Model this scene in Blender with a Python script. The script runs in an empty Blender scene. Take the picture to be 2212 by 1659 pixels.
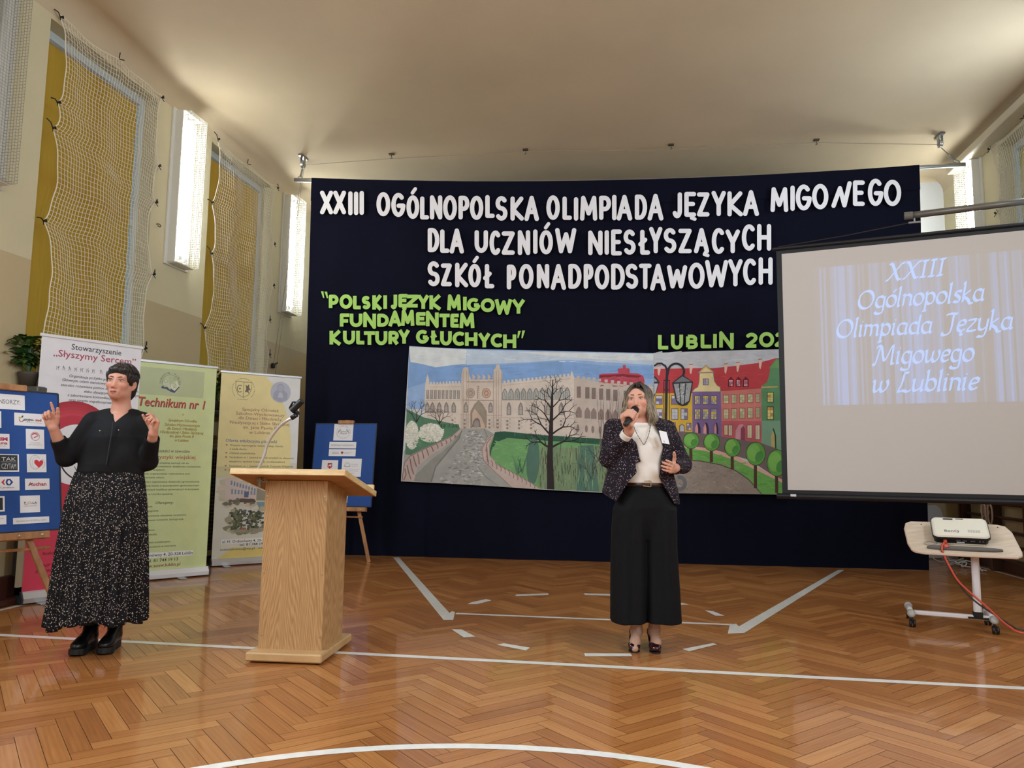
import bpy, math, random
import numpy as np
from mathutils import Vector, Matrix
random.seed(7); rng = np.random.default_rng(7)
SC = bpy.context.scene
COL = SC.collection
PI = math.pi

# ------------------------------------------------------------------ camera
IW, IH, FPX = 2212.0, 1659.0, 1640.0
PITCH, YAW, ROLL = (math.radians(a) for a in (6.16, 9.44, 0.72))
CAM = np.array([0.0, 0.0, 1.15])
FW = np.array([-math.sin(YAW) * math.cos(PITCH), math.cos(YAW) * math.cos(PITCH), math.sin(PITCH)])
_r = np.array([math.cos(YAW), math.sin(YAW), 0.0]); _u = np.cross(_r, FW)
RT = math.cos(ROLL) * _r + math.sin(ROLL) * _u
UP = -math.sin(ROLL) * _r + math.cos(ROLL) * _u
cd = bpy.data.cameras.new('camera'); cam = bpy.data.objects.new('camera', cd); COL.objects.link(cam)
cd.sensor_fit = 'HORIZONTAL'; cd.sensor_width = 36.0; cd.lens = FPX / IW * 36.0; cd.clip_start = 0.05
cam.matrix_world = Matrix(((RT[0], UP[0], -FW[0], CAM[0]), (RT[1], UP[1], -FW[1], CAM[1]), (RT[2], UP[2], -FW[2], CAM[2]), (0, 0, 0, 1)))
SC.camera = cam

# ------------------------------------------------------------------ world, light, exposure
SC.view_settings.view_transform = 'Standard'; SC.view_settings.look = 'None'
SC.view_settings.gamma = 1.0; SC.view_settings.exposure = 0.0; SC.view_settings.use_curve_mapping = False
w = bpy.data.worlds.new('world'); SC.world = w; w.use_nodes = True
w.node_tree.nodes['Background'].inputs[0].default_value = (0.60, 0.76, 0.86, 1)
w.node_tree.nodes['Background'].inputs[1].default_value = 0.9
XL, XR, YB, YF, ZC = -5.05, 4.25, 11.15, -9.0, 5.26
def area(name, loc, size, power, direction, color):
    d = bpy.data.lights.new(name, 'AREA'); d.shape = 'RECTANGLE'; d.size, d.size_y = size
    d.energy = power; d.color = color
    o = bpy.data.objects.new(name, d); COL.objects.link(o); o.location = loc
    o.rotation_euler = Vector(direction).to_track_quat('-Z', 'Y').to_euler()
    return o
COOL = (0.97, 1.15, 1.36); TUBE_STRENGTH = 62.0
# the row of wall lamps goes on along both side walls beside and behind the photographer
for yy in (2.3, -0.3, -2.9, -5.5):
    area('wall_lamp_light', (XL + 0.25, yy, 4.1), (0.5, 1.7), 88, (1, 0.1, -0.12), COOL)
    area('wall_lamp_light', (XR - 0.25, yy, 4.1), (0.5, 1.7), 88, (-1, 0.1, -0.12), COOL)

area('wall_lamp_light', (XR - 0.12, 7.35, 3.95), (0.35, 1.5), 44, (-1, 0, 0), COOL)

# ------------------------------------------------------------------ pixel rays (design aid: a pixel and a known plane give a place in the hall)
def ray(x, y): return RT * (x - IW / 2) - UP * (y - IH / 2) + FW * FPX
def fl(x, y, z=0.0): d = ray(x, y); return CAM + d * (z - CAM[2]) / d[2]
def atY(x, y, Y): d = ray(x, y); return CAM + d * Y / d[1]
def atX(x, y, X): d = ray(x, y); return CAM + d * X / d[0]
def atP(x, y, p0, n): d = ray(x, y); return CAM + d * (np.dot(np.array(p0) - CAM, n) / np.dot(d, n))

# ------------------------------------------------------------------ materials
def lin(c):
    c = np.array(c[:3], float) / 255.0
    return np.where(c <= 0.04045, c / 12.92, ((c + 0.055) / 1.055) ** 2.4)
MATS = {}
def mat(name, rgb=(128, 128, 128), rough=0.5, metal=0.0, var=0.0, vscale=6.0, bump=0.0, bscale=60.0, spec=0.5,
        emit=0.0, coat=0.0, attr=False, stretch=None, trans=0.0, alpha=1.0, sheen=0.0):
    if name in MATS: return MATS[name]
    m = bpy.data.materials.new(name); m.use_nodes = True; N = m.node_tree.nodes; L = m.node_tree.links
    b = N['Principled BSDF']; c = tuple(lin(rgb)) + (1.0,)
    b.inputs['Base Color'].default_value = c; b.inputs['Roughness'].default_value = rough
    b.inputs['Metallic'].default_value = metal; b.inputs['Specular IOR Level'].default_value = spec
    if coat: b.inputs['Coat Weight'].default_value = coat; b.inputs['Coat Roughness'].default_value = 0.08
    if trans: b.inputs['Transmission Weight'].default_value = trans
    if sheen: b.inputs['Sheen Weight'].default_value = sheen
    if alpha < 1: b.inputs['Alpha'].default_value = alpha
    if emit: b.inputs['Emission Color'].default_value = c; b.inputs['Emission Strength'].default_value = emit
    src = None
    if attr:
        a = N.new('ShaderNodeAttribute'); a.attribute_name = 'Col'; src = a.outputs['Color']
        L.new(src, b.inputs['Base Color'])
        if emit: L.new(src, b.inputs['Emission Color'])
    tc = N.new('ShaderNodeTexCoord'); vec = tc.outputs['Object']
    if stretch:
        mp = N.new('ShaderNodeMapping'); mp.inputs['Scale'].default_value = stretch; L.new(vec, mp.inputs['Vector']); vec = mp.outputs['Vector']
    if var:
        n = N.new('ShaderNodeTexNoise'); n.inputs['Scale'].default_value = vscale; n.inputs['Detail'].default_value = 5
        L.new(vec, n.inputs['Vector'])
        r = N.new('ShaderNodeMapRange'); r.inputs['From Min'].default_value = 0.3; r.inputs['From Max'].default_value = 0.7
        r.inputs['To Min'].default_value = 1 - var; r.inputs['To Max'].default_value = 1 + var
        L.new(n.outputs['Fac'], r.inputs['Value'])
        mx = N.new('ShaderNodeVectorMath'); mx.operation = 'SCALE'
        if src: L.new(src, mx.inputs[0])
        else: mx.inputs[0].default_value = c[:3]
        L.new(r.outputs['Result'], mx.inputs['Scale']); L.new(mx.outputs['Vector'], b.inputs['Base Color'])
    if bump:
        n = N.new('ShaderNodeTexNoise'); n.inputs['Scale'].default_value = bscale; n.inputs['Detail'].default_value = 4
        L.new(vec, n.inputs['Vector']); bp = N.new('ShaderNodeBump'); bp.inputs['Strength'].default_value = bump
        bp.inputs['Distance'].default_value = 0.01; L.new(n.outputs['Fac'], bp.inputs['Height']); L.new(bp.outputs['Normal'], b.inputs['Normal'])
    MATS[name] = m; return m
def wood_mat(name, c1, c2, scale=(30, 30, 2.2), rough=0.35, coat=0.0):
    if name in MATS: return MATS[name]
    m = bpy.data.materials.new(name); m.use_nodes = True; N = m.node_tree.nodes; L = m.node_tree.links; b = N['Principled BSDF']
    tc = N.new('ShaderNodeTexCoord'); mp = N.new('ShaderNodeMapping'); mp.inputs['Scale'].default_value = scale
    L.new(tc.outputs['Object'], mp.inputs['Vector'])
    n = N.new('ShaderNodeTexNoise'); n.inputs['Scale'].default_value = 1.0; n.inputs['Detail'].default_value = 6; n.inputs['Roughness'].default_value = 0.65
    L.new(mp.outputs['Vector'], n.inputs['Vector'])
    cr = N.new('ShaderNodeValToRGB'); e = cr.color_ramp.elements
    e[0].position = 0.35; e[0].color = tuple(lin(c1)) + (1,); e[1].position = 0.65; e[1].color = tuple(lin(c2)) + (1,)
    L.new(n.outputs['Fac'], cr.inputs['Fac']); L.new(cr.outputs['Color'], b.inputs['Base Color'])
    b.inputs['Roughness'].default_value = rough
    if coat: b.inputs['Coat Weight'].default_value = coat
    MATS[name] = m; return m

# ------------------------------------------------------------------ mesh builder
class Fr:                                   # a local frame
    def __init__(s, o=(0, 0, 0), x=(1, 0, 0), y=(0, 1, 0), z=(0, 0, 1)):
        s.o = np.array(o, float); s.m = np.array([x, y, z], float)
    def __call__(s, p): return s.o + np.asarray(p, float) @ s.m
    def at(s, p): return Fr(s(p), *s.m)
def yawf(o, deg):
    a = math.radians(deg); return Fr(o, (math.cos(a), math.sin(a), 0), (-math.sin(a), math.cos(a), 0))
ID = Fr()
def unit(v): v = np.asarray(v, float); return v / (np.linalg.norm(v) + 1e-12)
class MB:
    def __init__(s, fr=ID): s.V = []; s.F = []; s.M = []; s.C = []; s.n = 0; s.fr = fr
    def add(s, verts, faces, mi=0, col=(255, 255, 255), fr=None):
        P = (fr or s.fr)(np.asarray(verts, float).reshape(-1, 3)); s.V.append(P)
        c = tuple(col)
        for f in faces: s.F.append(tuple(int(i) + s.n for i in f)); s.M.append(mi); s.C.append(c)
        s.n += len(P); return s
    def box(s, c, d, mi=0, col=(255, 255, 255), ax=None, bev=0.0):
        x, y, z = (q / 2 for q in d); c = np.array(c, float)
        if bev > 0:
            b = min(bev, x * .9, y * .9, z * .9); pts = []; 
            for sx in (-1, 1):
                for sy in (-1, 1):
                    for sz in (-1, 1):
                        pts += [(sx * x, sy * (y - b), sz * (z - b)), (sx * (x - b), sy * y, sz * (z - b)), (sx * (x - b), sy * (y - b), sz * z)]
            P = np.array(pts); idx = lambda sx, sy, sz, k: ((sx > 0) * 4 + (sy > 0) * 2 + (sz > 0)) * 3 + k
            F = []
            for k in range(3):
                for sg in (-1, 1):
                    o = [a for a in range(3) if a != k]; q = []
                    for u, v in ((-1, -1), (1, -1), (1, 1), (-1, 1)):
                        t = [0, 0, 0]; t[k] = sg; t[o[0]] = u; t[o[1]] = v; q.append(idx(*t, k))
                    F.append(q if (sg > 0) == (k != 1) else q[::-1])
            for k in range(3):
                o = [a for a in range(3) if a != k]
                for u in (-1, 1):
                    for v in (-1, 1):
                        q = []
                        for tt, kk in ((-1, o[0]), (1, o[0]), (1, o[1]), (-1, o[1])):
                            t = [0, 0, 0]; t[k] = tt; t[o[0]] = u; t[o[1]] = v; q.append(idx(*t, kk))
                        F.append(q)
            for sx in (-1, 1):
                for sy in (-1, 1):
                    for sz in (-1, 1): F.append([idx(sx, sy, sz, k) for k in range(3)])
        else:
            P = np.array([(sx * x, sy * y, sz * z) for sx in (-1, 1) for sy in (-1, 1) for sz in (-1, 1)])
            F = [(0, 1, 3, 2), (4, 6, 7, 5), (0, 4, 5, 1), (2, 3, 7, 6), (0, 2, 6, 4), (1, 5, 7, 3)]
        if ax is not None: P = P @ np.array(ax, float)
        return s.add(P + c, F, mi, col)
    def bar(s, a, b, w, h, mi=0, col=(255, 255, 255), up=(0, 0, 1), bev=0.0):
        a = np.array(a, float); b = np.array(b, float); z = unit(b - a); x = unit(np.cross(up, z)); y = np.cross(z, x)
        return s.box((a + b) / 2, (w, h, np.linalg.norm(b - a)), mi, col, ax=(x, y, z), bev=bev)
    def tube(s, pts, r, n=8, mi=0, col=(255, 255, 255), cap=True, closed=False):
        P = np.array(pts, float); k = len(P); R = np.broadcast_to(np.asarray(r, float), (k,))
        T = np.gradient(P, axis=0) if not closed else np.roll(P, -1, 0) - np.roll(P, 1, 0)
        ref = np.array((0, 0, 1.0)) if abs(unit(T[0])[2]) < .9 else np.array((1.0, 0, 0)); V = []
        x = unit(np.cross(ref, T[0]))
        for i in range(k):
            t = unit(T[i]); x = unit(x - t * np.dot(x, t)); y = np.cross(t, x)
            a = np.arange(n) * 2 * PI / n
            V.append(P[i] + R[i] * (np.cos(a)[:, None] * x + np.sin(a)[:, None] * y))
        F = []
        for i in range(k if closed else k - 1):
            for j in range(n):
                i2 = (i + 1) % k; F.append((i * n + j, i * n + (j + 1) % n, i2 * n + (j + 1) % n, i2 * n + j))
        if cap and not closed: F += [tuple(range(n))[::-1], tuple((k - 1) * n + j for j in range(n))]
        return s.add(np.concatenate(V), F, mi, col)
    def cyl(s, a, b, r, n=16, mi=0, col=(255, 255, 255), r2=None):
        return s.tube([a, b], [r, r if r2 is None else r2], n, mi, col)
    def lathe(s, prof, c=(0, 0, 0), ax=None, n=20, mi=0, col=(255, 255, 255)):
        V = []; F = []; k = len(prof); a = np.arange(n) * 2 * PI / n
        for r, z in prof: V += [(r * math.cos(t), r * math.sin(t), z) for t in a]
        for i in range(k - 1):
            for j in range(n): F.append((i * n + j, i * n + (j + 1) % n, (i + 1) * n + (j + 1) % n, (i + 1) * n + j))
        F += [tuple(range(n))[::-1], tuple((k - 1) * n + j for j in range(n))]
        P = np.array(V)
        if ax is not None: P = P @ np.array(ax, float)
        return s.add(P + np.array(c, float), F, mi, col)
    def prism(s, poly, z0, z1, mi=0, col=(255, 255, 255), fr=None):   # outline in x,y pulled from z0 to z1
        n = len(poly); P = [(x, y, z0) for x, y in poly] + [(x, y, z1) for x, y in poly]
        F = [tuple(range(n))[::-1], tuple(range(n, 2 * n))] + [(i, (i + 1) % n, n + (i + 1) % n, n + i) for i in range(n)]
        return s.add(P, F, mi, col, fr)
    def grid(s, fn, nu, nv, mi=0, col=(255, 255, 255)):
        V = [fn(i / nu, j / nv) for j in range(nv + 1) for i in range(nu + 1)]
        F = [(j * (nu + 1) + i, j * (nu + 1) + i + 1, (j + 1) * (nu + 1) + i + 1, (j + 1) * (nu + 1) + i) for j in range(nv) for i in range(nu)]
        return s.add(V, F, mi, col)
    def build(s, name, mats, parent=None, smooth=False, link=True):
        P = np.concatenate(s.V) if s.V else np.zeros((0, 3))
        if parent is not None:
            q = parent; off = np.zeros(3)
            while q is not None: off += np.array(q.location); q = q.parent
            P = P - off
        else: off = None
        me = bpy.data.meshes.new(name)
        loc = np.zeros(3)
        if parent is None:
            loc = np.array(((P[:, 0].min() + P[:, 0].max()) / 2, (P[:, 1].min() + P[:, 1].max()) / 2, P[:, 2].min())); P = P - loc
        me.from_pydata(P.tolist(), [], s.F)
        for m in (mats if isinstance(mats, (list, tuple)) else [mats]): me.materials.append(m)
        me.polygons.foreach_set('material_index', s.M)
        if any(c != (255, 255, 255) for c in s.C):
            a = me.color_attributes.new('Col', 'FLOAT_COLOR', 'CORNER'); u = {c: tuple(lin(c)) + (1.0,) for c in set(s.C)}
            buf = np.array([u[c] for c, f in zip(s.C, s.F) for _ in f], np.float32); a.data.foreach_set('color', buf.ravel())
        if smooth: me.polygons.foreach_set('use_smooth', [True] * len(s.F))
        me.update(); o = bpy.data.objects.new(name, me); o.location = loc; COL.objects.link(o)
        if parent is not None: o.parent = parent
        return o
def empty(name, loc): 
    o = bpy.data.objects.new(name, None); o.location = tuple(loc); o.empty_display_size = 0.1; COL.objects.link(o); return o
def tag(o, label=None, cat=None, group=None, kind=None):
    for k, v in (('label', label), ('category', cat), ('group', group), ('kind', kind)):
        if v: o[k] = v
    return o
def thing(name, loc, label, cat, group=None): return tag(empty(name, loc), label, cat, group)
# text as flat faces
_tc = bpy.data.curves.new('lettering', 'FONT'); _to = bpy.data.objects.new('lettering', _tc); COL.objects.link(_to); _cache = {}
def text_faces(body, shear=0.0, bold=0.0, res=2):
    k = (body, shear, bold, res)
    if k not in _cache:
        _tc.body = body; _tc.size = 1; _tc.shear = shear; _tc.offset = bold; _tc.resolution_u = res; _tc.align_x = 'LEFT'; _tc.fill_mode = 'FRONT'
        dg = bpy.context.evaluated_depsgraph_get(); dg.update(); me = _to.evaluated_get(dg).to_mesh()
        V = np.array([v.co[:2] for v in me.vertices]).reshape(-1, 2); F = [tuple(p.vertices) for p in me.polygons]; _cache[k] = (V, F)
    return _cache[k]
def put_text(mb, body, x, y, size, col, align='c', to3=None, z=0.0015, mi=0, shear=0.0, bold=0.0, xs=1.0, width=None, res=2):
    V, F = text_faces(body, shear, bold, res)
    if not len(V): return
    w0 = V[:, 0].max(); 
    if width: xs = width / (w0 * size)
    W = V * (size * xs, size); ww = w0 * size * xs
    W = W + (x - (ww / 2 if align == 'c' else ww if align == 'r' else 0), y)
    if to3: P = np.array([to3(a, b, z) for a, b in W])
    else: P = np.c_[W, np.full(len(W), z)]
    mb.add(P, F, mi, col, ID if to3 else None)
# ------------------------------------------------------------------ floor: herringbone parquet with court lines
def floor_material():
    m = bpy.data.materials.new('parquet'); m.use_nodes = True; N = m.node_tree.nodes; L = m.node_tree.links; b = N['Principled BSDF']
    uv = N.new('ShaderNodeUVMap'); at = N.new('ShaderNodeAttribute'); at.attribute_name = 'Rnd'
    sx = N.new('ShaderNodeSeparateColor'); L.new(at.outputs['Color'], sx.inputs['Color'])
    mp = N.new('ShaderNodeMapping'); mp.inputs['Scale'].default_value = (3.0, 38.0, 1.0); L.new(uv.outputs['UV'], mp.inputs['Vector'])
    of = N.new('ShaderNodeVectorMath'); of.operation = 'ADD'; L.new(mp.outputs['Vector'], of.inputs[0])
    sc = N.new('ShaderNodeVectorMath'); sc.operation = 'SCALE'; sc.inputs['Scale'].default_value = 60.0; L.new(at.outputs['Color'], sc.inputs[0]); L.new(sc.outputs['Vector'], of.inputs[1])
    n = N.new('ShaderNodeTexNoise'); n.inputs['Scale'].default_value = 1.0; n.inputs['Detail'].default_value = 5; n.inputs['Distortion'].default_value = 0.6; L.new(of.outputs['Vector'], n.inputs['Vector'])
    wv = N.new('ShaderNodeTexWave'); wv.inputs['Scale'].default_value = 0.35; wv.inputs['Distortion'].default_value = 6; wv.bands_direction = 'Y'; L.new(of.outputs['Vector'], wv.inputs['Vector'])
    cr = N.new('ShaderNodeValToRGB'); e = cr.color_ramp.elements
    e[0].position = 0.0; e[0].color = tuple(lin((130, 76, 40))) + (1,); e[1].position = 1.0; e[1].color = tuple(lin((208, 148, 88))) + (1,)
    k = cr.color_ramp.elements.new(0.5); k.color = tuple(lin((172, 111, 60))) + (1,)
    a1 = N.new('ShaderNodeMath'); a1.operation = 'MULTIPLY_ADD'; L.new(n.outputs['Fac'], a1.inputs[0]); a1.inputs[1].default_value = 0.50
    a2 = N.new('ShaderNodeMath'); a2.operation = 'MULTIPLY_ADD'; L.new(sx.outputs['Red'], a2.inputs[0]); a2.inputs[1].default_value = 0.42; a2.inputs[2].default_value = 0.02
    L.new(a2.outputs[0], a1.inputs[2])
    a3 = N.new('ShaderNodeMath'); a3.operation = 'MULTIPLY_ADD'; L.new(wv.outputs['Fac'], a3.inputs[0]); a3.inputs[1].default_value = 0.10; L.new(a1.outputs[0], a3.inputs[2])
    L.new(a3.outputs[0], cr.inputs['Fac'])
    L.new(cr.outputs['Color'], b.inputs['Base Color'])
    b.inputs['Roughness'].default_value = 0.34; b.inputs['Specular IOR Level'].default_value = 0.10
    b.inputs['Coat Weight'].default_value = 0.55; b.inputs['Coat Roughness'].default_value = 0.08
    # lacquer is slightly wavy from board to board
    n2 = N.new('ShaderNodeTexNoise'); n2.inputs['Scale'].default_value = 9.0; tc = N.new('ShaderNodeTexCoord'); L.new(tc.outputs['Object'], n2.inputs['Vector'])
    bp = N.new('ShaderNodeBump'); bp.inputs['Strength'].default_value = 0.10; bp.inputs['Distance'].default_value = 0.01; L.new(n2.outputs['Fac'], bp.inputs['Height'])
    L.new(bp.outputs['Normal'], b.inputs['Normal']); L.new(bp.outputs['Normal'], b.inputs['Coat Normal'])
    return m
def build_floor():
    Lp, Wp, g = 0.50, 0.082, 0.0011
    a = math.radians(45.0 + 0.8); A = np.array((math.cos(a), math.sin(a))); B = np.array((-math.sin(a), math.cos(a)))
    V = []; F = []; UV = []; RD = []; xs0, xs1, ys0, ys1 = XL - .1, XR + .1, 1.6, YB + .1
    for j in range(-60, 60):
        for i in range(-220, 220):
            o = np.array((i * Wp + j * Lp, i * Wp - j * Lp))
            for kind in (0, 1):
                if kind == 0: q = [(0, 0), (Lp, 0), (Lp, Wp), (0, Wp)]; uvq = [(0, 0), (Lp, 0), (Lp, Wp), (0, Wp)]
                else: q = [(Lp, Wp - Lp), (Lp + Wp, Wp - Lp), (Lp + Wp, Wp), (Lp, Wp)]; uvq = [(0, 0), (0, Wp), (Lp, Wp), (Lp, 0)]
                c = np.mean(q, 0); w = [(o + c + (np.array(p) - c) * (1 - 2 * g / np.maximum(np.ptp(q, 0), 1e-6))) for p in q]
                P = [p[0] * A + p[1] * B for p in w]
                if max(p[0] for p in P) < xs0 or min(p[0] for p in P) > xs1 or max(p[1] for p in P) < ys0 or min(p[1] for p in P) > ys1: continue
                r = (random.random(), random.random(), random.random(), 1)
                n = len(V); V += [(min(max(p[0], xs0), xs1), min(max(p[1], ys0), ys1), 0.0) for p in P]; F.append((n, n + 1, n + 2, n + 3)); UV += uvq; RD += [r] * 4
    n = len(V); V += [(xs0, YF, -.004), (xs1, YF, -.004), (xs1, ys1, -.004), (xs0, ys1, -.004), (xs0, YF, 0), (xs1, YF, 0), (xs1, ys0, 0), (xs0, ys0, 0)]
    F += [(n, n + 1, n + 2, n + 3), (n + 4, n + 5, n + 6, n + 7)]; UV += [(0, 0)] * 8; RD += [(.5, .5, .5, 1)] * 8
    me = bpy.data.meshes.new('floor'); me.from_pydata(V, [], F)
    u = me.uv_layers.new(name='UVMap'); u.data.foreach_set('uv', np.array(UV, np.float32).ravel())
    c = me.color_attributes.new('Rnd', 'FLOAT_COLOR', 'CORNER'); c.data.foreach_set('color', np.array(RD, np.float32).ravel())
    me.materials.append(floor_material()); me.materials.append(mat('parquet_gap', (46, 26, 14), 0.6))
    mi = [0] * len(F); mi[-2] = 1; me.polygons.foreach_set('material_index', mi)
    o = bpy.data.objects.new('floor', me); COL.objects.link(o); tag(o, kind='structure'); return o
floor = build_floor()
paint = mat('court_paint', (246, 244, 238), 0.30, var=0.07, vscale=22, coat=0.5)
def line_strip(pts, w, z=0.0012):
    P = np.array([np.asarray(p, float)[:2] for p in pts]); T = np.gradient(P, axis=0); T /= np.linalg.norm(T, axis=1)[:, None]; Nn = np.c_[-T[:, 1], T[:, 0]]
    V = []; F = []
    for p, n in zip(P, Nn): V += [(*(p - n * w / 2), z), (*(p + n * w / 2), z)]
    for i in range(len(P) - 1): F.append((2 * i, 2 * i + 2, 2 * i + 3, 2 * i + 1))
    mb = MB(); mb.add(V, F); return mb
def fq(*px): return [fl(*p) for p in px]
def court(mb): mb.build('court_marking', paint, floor)
court(line_strip([fl(-300, 1356.4), fl(2500, 1502)], 0.060))
court(line_strip(fq((985, 1325.5), (1590, 1350)), 0.052))
def poly_mark(px, z=0.0015): mb = MB(); mb.add([fl(*p, z) for p in px], [tuple(range(len(px)))]); court(mb)
poly_mark([(849, 1204), (862, 1204), (971, 1324), (976, 1320), (983, 1322), (979, 1339), (958, 1339)])
poly_mark([(1810, 1231), (1824, 1231), (1608, 1367), (1572, 1369), (1576, 1351), (1590, 1347), (1596, 1353)])
for q in ([(1010, 1305), (1018, 1301), (1050, 1294), (1062, 1297), (1030, 1305)], [(1112, 1287), (1116, 1284), (1184, 1281.5), (1185, 1285), (1118, 1288)],
          [(1260, 1281.5), (1320, 1283), (1319, 1287), (1264, 1285)], [(1448, 1300), (1472, 1302), (1488, 1306), (1462, 1306.5)], [(1522, 1318), (1540, 1320), (1565, 1330), (1545, 1330)],
          [(975, 1359), (997, 1359.5), (1027, 1375), (1002, 1377)], [(1073, 1393), (1088, 1389.5), (1145, 1399), (1136, 1405)],
          [(1262, 1411), (1362, 1411.5), (1366, 1417.5), (1264, 1417.5)], [(1474, 1402), (1540, 1389), (1549, 1392), (1488, 1407)]): poly_mark(q)
_a, _m, _b = fl(470, 1655)[:2], fl(1000, 1612)[:2], fl(1480, 1655)[:2]      # centre circle through three points
_M = np.array([_m - _a, _b - _a]) * 2; _c = np.linalg.solve(_M, [np.dot(_m, _m) - np.dot(_a, _a), np.dot(_b, _b) - np.dot(_a, _a)]); _R = np.linalg.norm(_m - _c)
court(line_strip([(_c[0] + _R * math.cos(t), _c[1] + _R * math.sin(t)) for t in np.linspace(0.15 * PI, 0.85 * PI, 60)], 0.055))
court(line_strip([(XL + 0.30, 1.0), fl(112, 1292.5)[:2], (XL + 0.42, 9.2)], 0.05))
court(line_strip([fl(2055, 1207.5), fl(2212, 1251), (XR - 0.08, 3.0)], 0.05))
court(line_strip([fl(2008, 1206.5), fl(2055, 1207.5)], 0.05))

# ------------------------------------------------------------------ walls, ceiling, trim
plaster = mat('cream_plaster', (214, 204, 168), 0.75, var=0.05, vscale=1.3, bump=0.35, bscale=14)
plaster_low = mat('beige_oil_paint', (196, 178, 140), 0.42, var=0.05, vscale=1.1, bump=0.25, bscale=12)
ceil_m = mat('ceiling_plaster', (206, 188, 156), 0.85, var=0.07, vscale=0.7, bump=0.35, bscale=6)
white_paint = mat('white_paint', (226, 226, 218), 0.4)
brown_paint = mat('brown_paint', (70, 36, 28), 0.35)
ZP = 2.83; WD = 0.22
WINS_L = [(5.52, 7.03, 1.76, 5.0), (8.08, 9.62, 1.76, 5.0), (2.92, 4.43, 1.76, 5.0), (0.3, 1.8, 1.76, 5.0)]
def wall_with_openings(name, X, sgn, wins, y0, y1):
    mb = MB(); ys = sorted({y0, y1, *[w[0] for w in wins], *[w[1] for w in wins]})
    zs = sorted({0.0, ZP, ZC, 1.76, 5.0})
    for i in range(len(ys) - 1):
        for j in range(len(zs) - 1):
            ym, zm = (ys[i] + ys[i + 1]) / 2, (zs[j] + zs[j + 1]) / 2
            if any(w[0] < ym < w[1] and w[2] < zm < w[3] for w in wins): continue
            q = [(X, ys[i], zs[j]), (X, ys[i + 1], zs[j]), (X, ys[i + 1], zs[j + 1]), (X, ys[i], zs[j + 1])]
            mb.add(q, [(0, 1, 2, 3) if sgn > 0 else (3, 2, 1, 0)], 1 if zm < ZP else 0)
    D = X - sgn * WD
    for a, b, c, d in wins:                              # reveals
        mb.add([(X, b, c), (D, b, c), (D, b, d), (X, b, d)], [(0, 1, 2, 3)], 0); mb.add([(X, a, c), (D, a, c), (D, a, d), (X, a, d)], [(3, 2, 1, 0)], 0)
        mb.add([(X, a, d), (D, a, d), (D, b, d), (X, b, d)], [(0, 1, 2, 3)], 0); mb.add([(X, a, c), (D, a, c), (D, b, c), (X, b, c)], [(3, 2, 1, 0)], 0)
    # outer skin behind the reveals so no light comes round the frames
    for i in range(len(ys) - 1):
        for j in range(len(zs) - 1):
            ym, zm = (ys[i] + ys[i + 1]) / 2, (zs[j] + zs[j + 1]) / 2
            if any(w[0] < ym < w[1] and w[2] < zm < w[3] for w in wins): continue
            mb.add([(D, ys[i], zs[j]), (D, ys[i + 1], zs[j]), (D, ys[i + 1], zs[j + 1]), (D, ys[i], zs[j + 1])], [(0, 1, 2, 3)], 0)
    return tag(mb.build(name, [plaster, plaster_low]), kind='structure')
wall_with_openings('wall_left', XL, 1, WINS_L, YF, YB)
WINS_R = [(7.97, 9.50, 1.76, 5.0), (5.4, 6.9, 1.76, 5.0)]
wall_with_openings('wall_right', XR, -1, WINS_R, YF, YB)
mb = MB(); mb.box(((XL + XR) / 2, YB + .1, 1.4), (XR - XL + .6, .2, 2.86), 1); mb.box(((XL + XR) / 2, YB + .1, (ZC + .3 + 2.83) / 2), (XR - XL + .6, .2, ZC + .3 - 2.83), 0)
tag(mb.build('wall_back', [mat('grey_white_wall', (206, 208, 208), .7, var=.04, vscale=1.5), plaster_low]), kind='structure')
mb = MB(); mb.box(((XL + XR) / 2, YF - .1, ZC / 2), (XR - XL + .6, .2, ZC + .4)); tag(mb.build('wall_front', plaster), kind='structure')
def ceil_profile():                                     # flat slab with a rounded cove along both side walls
    pts = []
    r = 0.22
    for t in np.linspace(0, PI / 2, 7): pts.append((XL + r - r * math.cos(t), ZC - r + r * math.sin(t)))
    for t in np.linspace(PI / 2, 0, 7): pts.append((XR - r + r * math.cos(t), ZC - r + r * math.sin(t)))
    return pts
cp = ceil_profile(); V = []; F = []; ysn = [YF, 0, 4, 8, YB - .06] + [YB - .06 + .06 * math.sin(t) for t in np.linspace(0.2, PI / 2, 6)]
zdn = [0] * 5 + [0.06 * (1 - math.cos(t)) for t in np.linspace(0.2, PI / 2, 6)]
for y, dz in zip(ysn, zdn): V += [(x, y, min(z, ZC - dz)) for x, z in cp]
n = len(cp)
for i in range(len(ysn) - 1):
    for j in range(n - 1): F.append((i * n + j, (i + 1) * n + j, (i + 1) * n + j + 1, i * n + j + 1))
mb = MB(); mb.add(V, F); mb.box(((XL + XR) / 2, (YF + YB) / 2, ZC + .12), (XR - XL + .8, YB - YF + .4, .2))
tag(mb.build('ceiling', ceil_m, smooth=True), kind='structure')
mb = MB(); mb.box((XL + .03, (YF + YB) / 2, .11), (.06, YB - YF, .22), bev=.008); mb.box((XL + .10, (YF + YB) / 2, .025), (.10, YB - YF, .05), bev=.01)
tag(mb.build('baseboard_left', brown_paint), kind='structure')
mb = MB(); mb.box((XR - .02, (YF + YB) / 2, .06), (.04, YB - YF, .12)); tag(mb.build('baseboard_right', brown_paint), kind='structure')
mb = MB(); mb.box(((XL + XR) / 2, YB - .012, .04), (XR - XL - .1, .024, .08)); tag(mb.build('baseboard_back', white_paint), kind='structure')
# cable duct under the ceiling along the right wall
mb = MB(); mb.box((XR - .10, 4.0, ZC - .16), (.20, 13.0, .10), bev=.01); tag(mb.build('trim_1', mat('pale_trim', (208, 198, 172), .6)), kind='structure')

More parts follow.
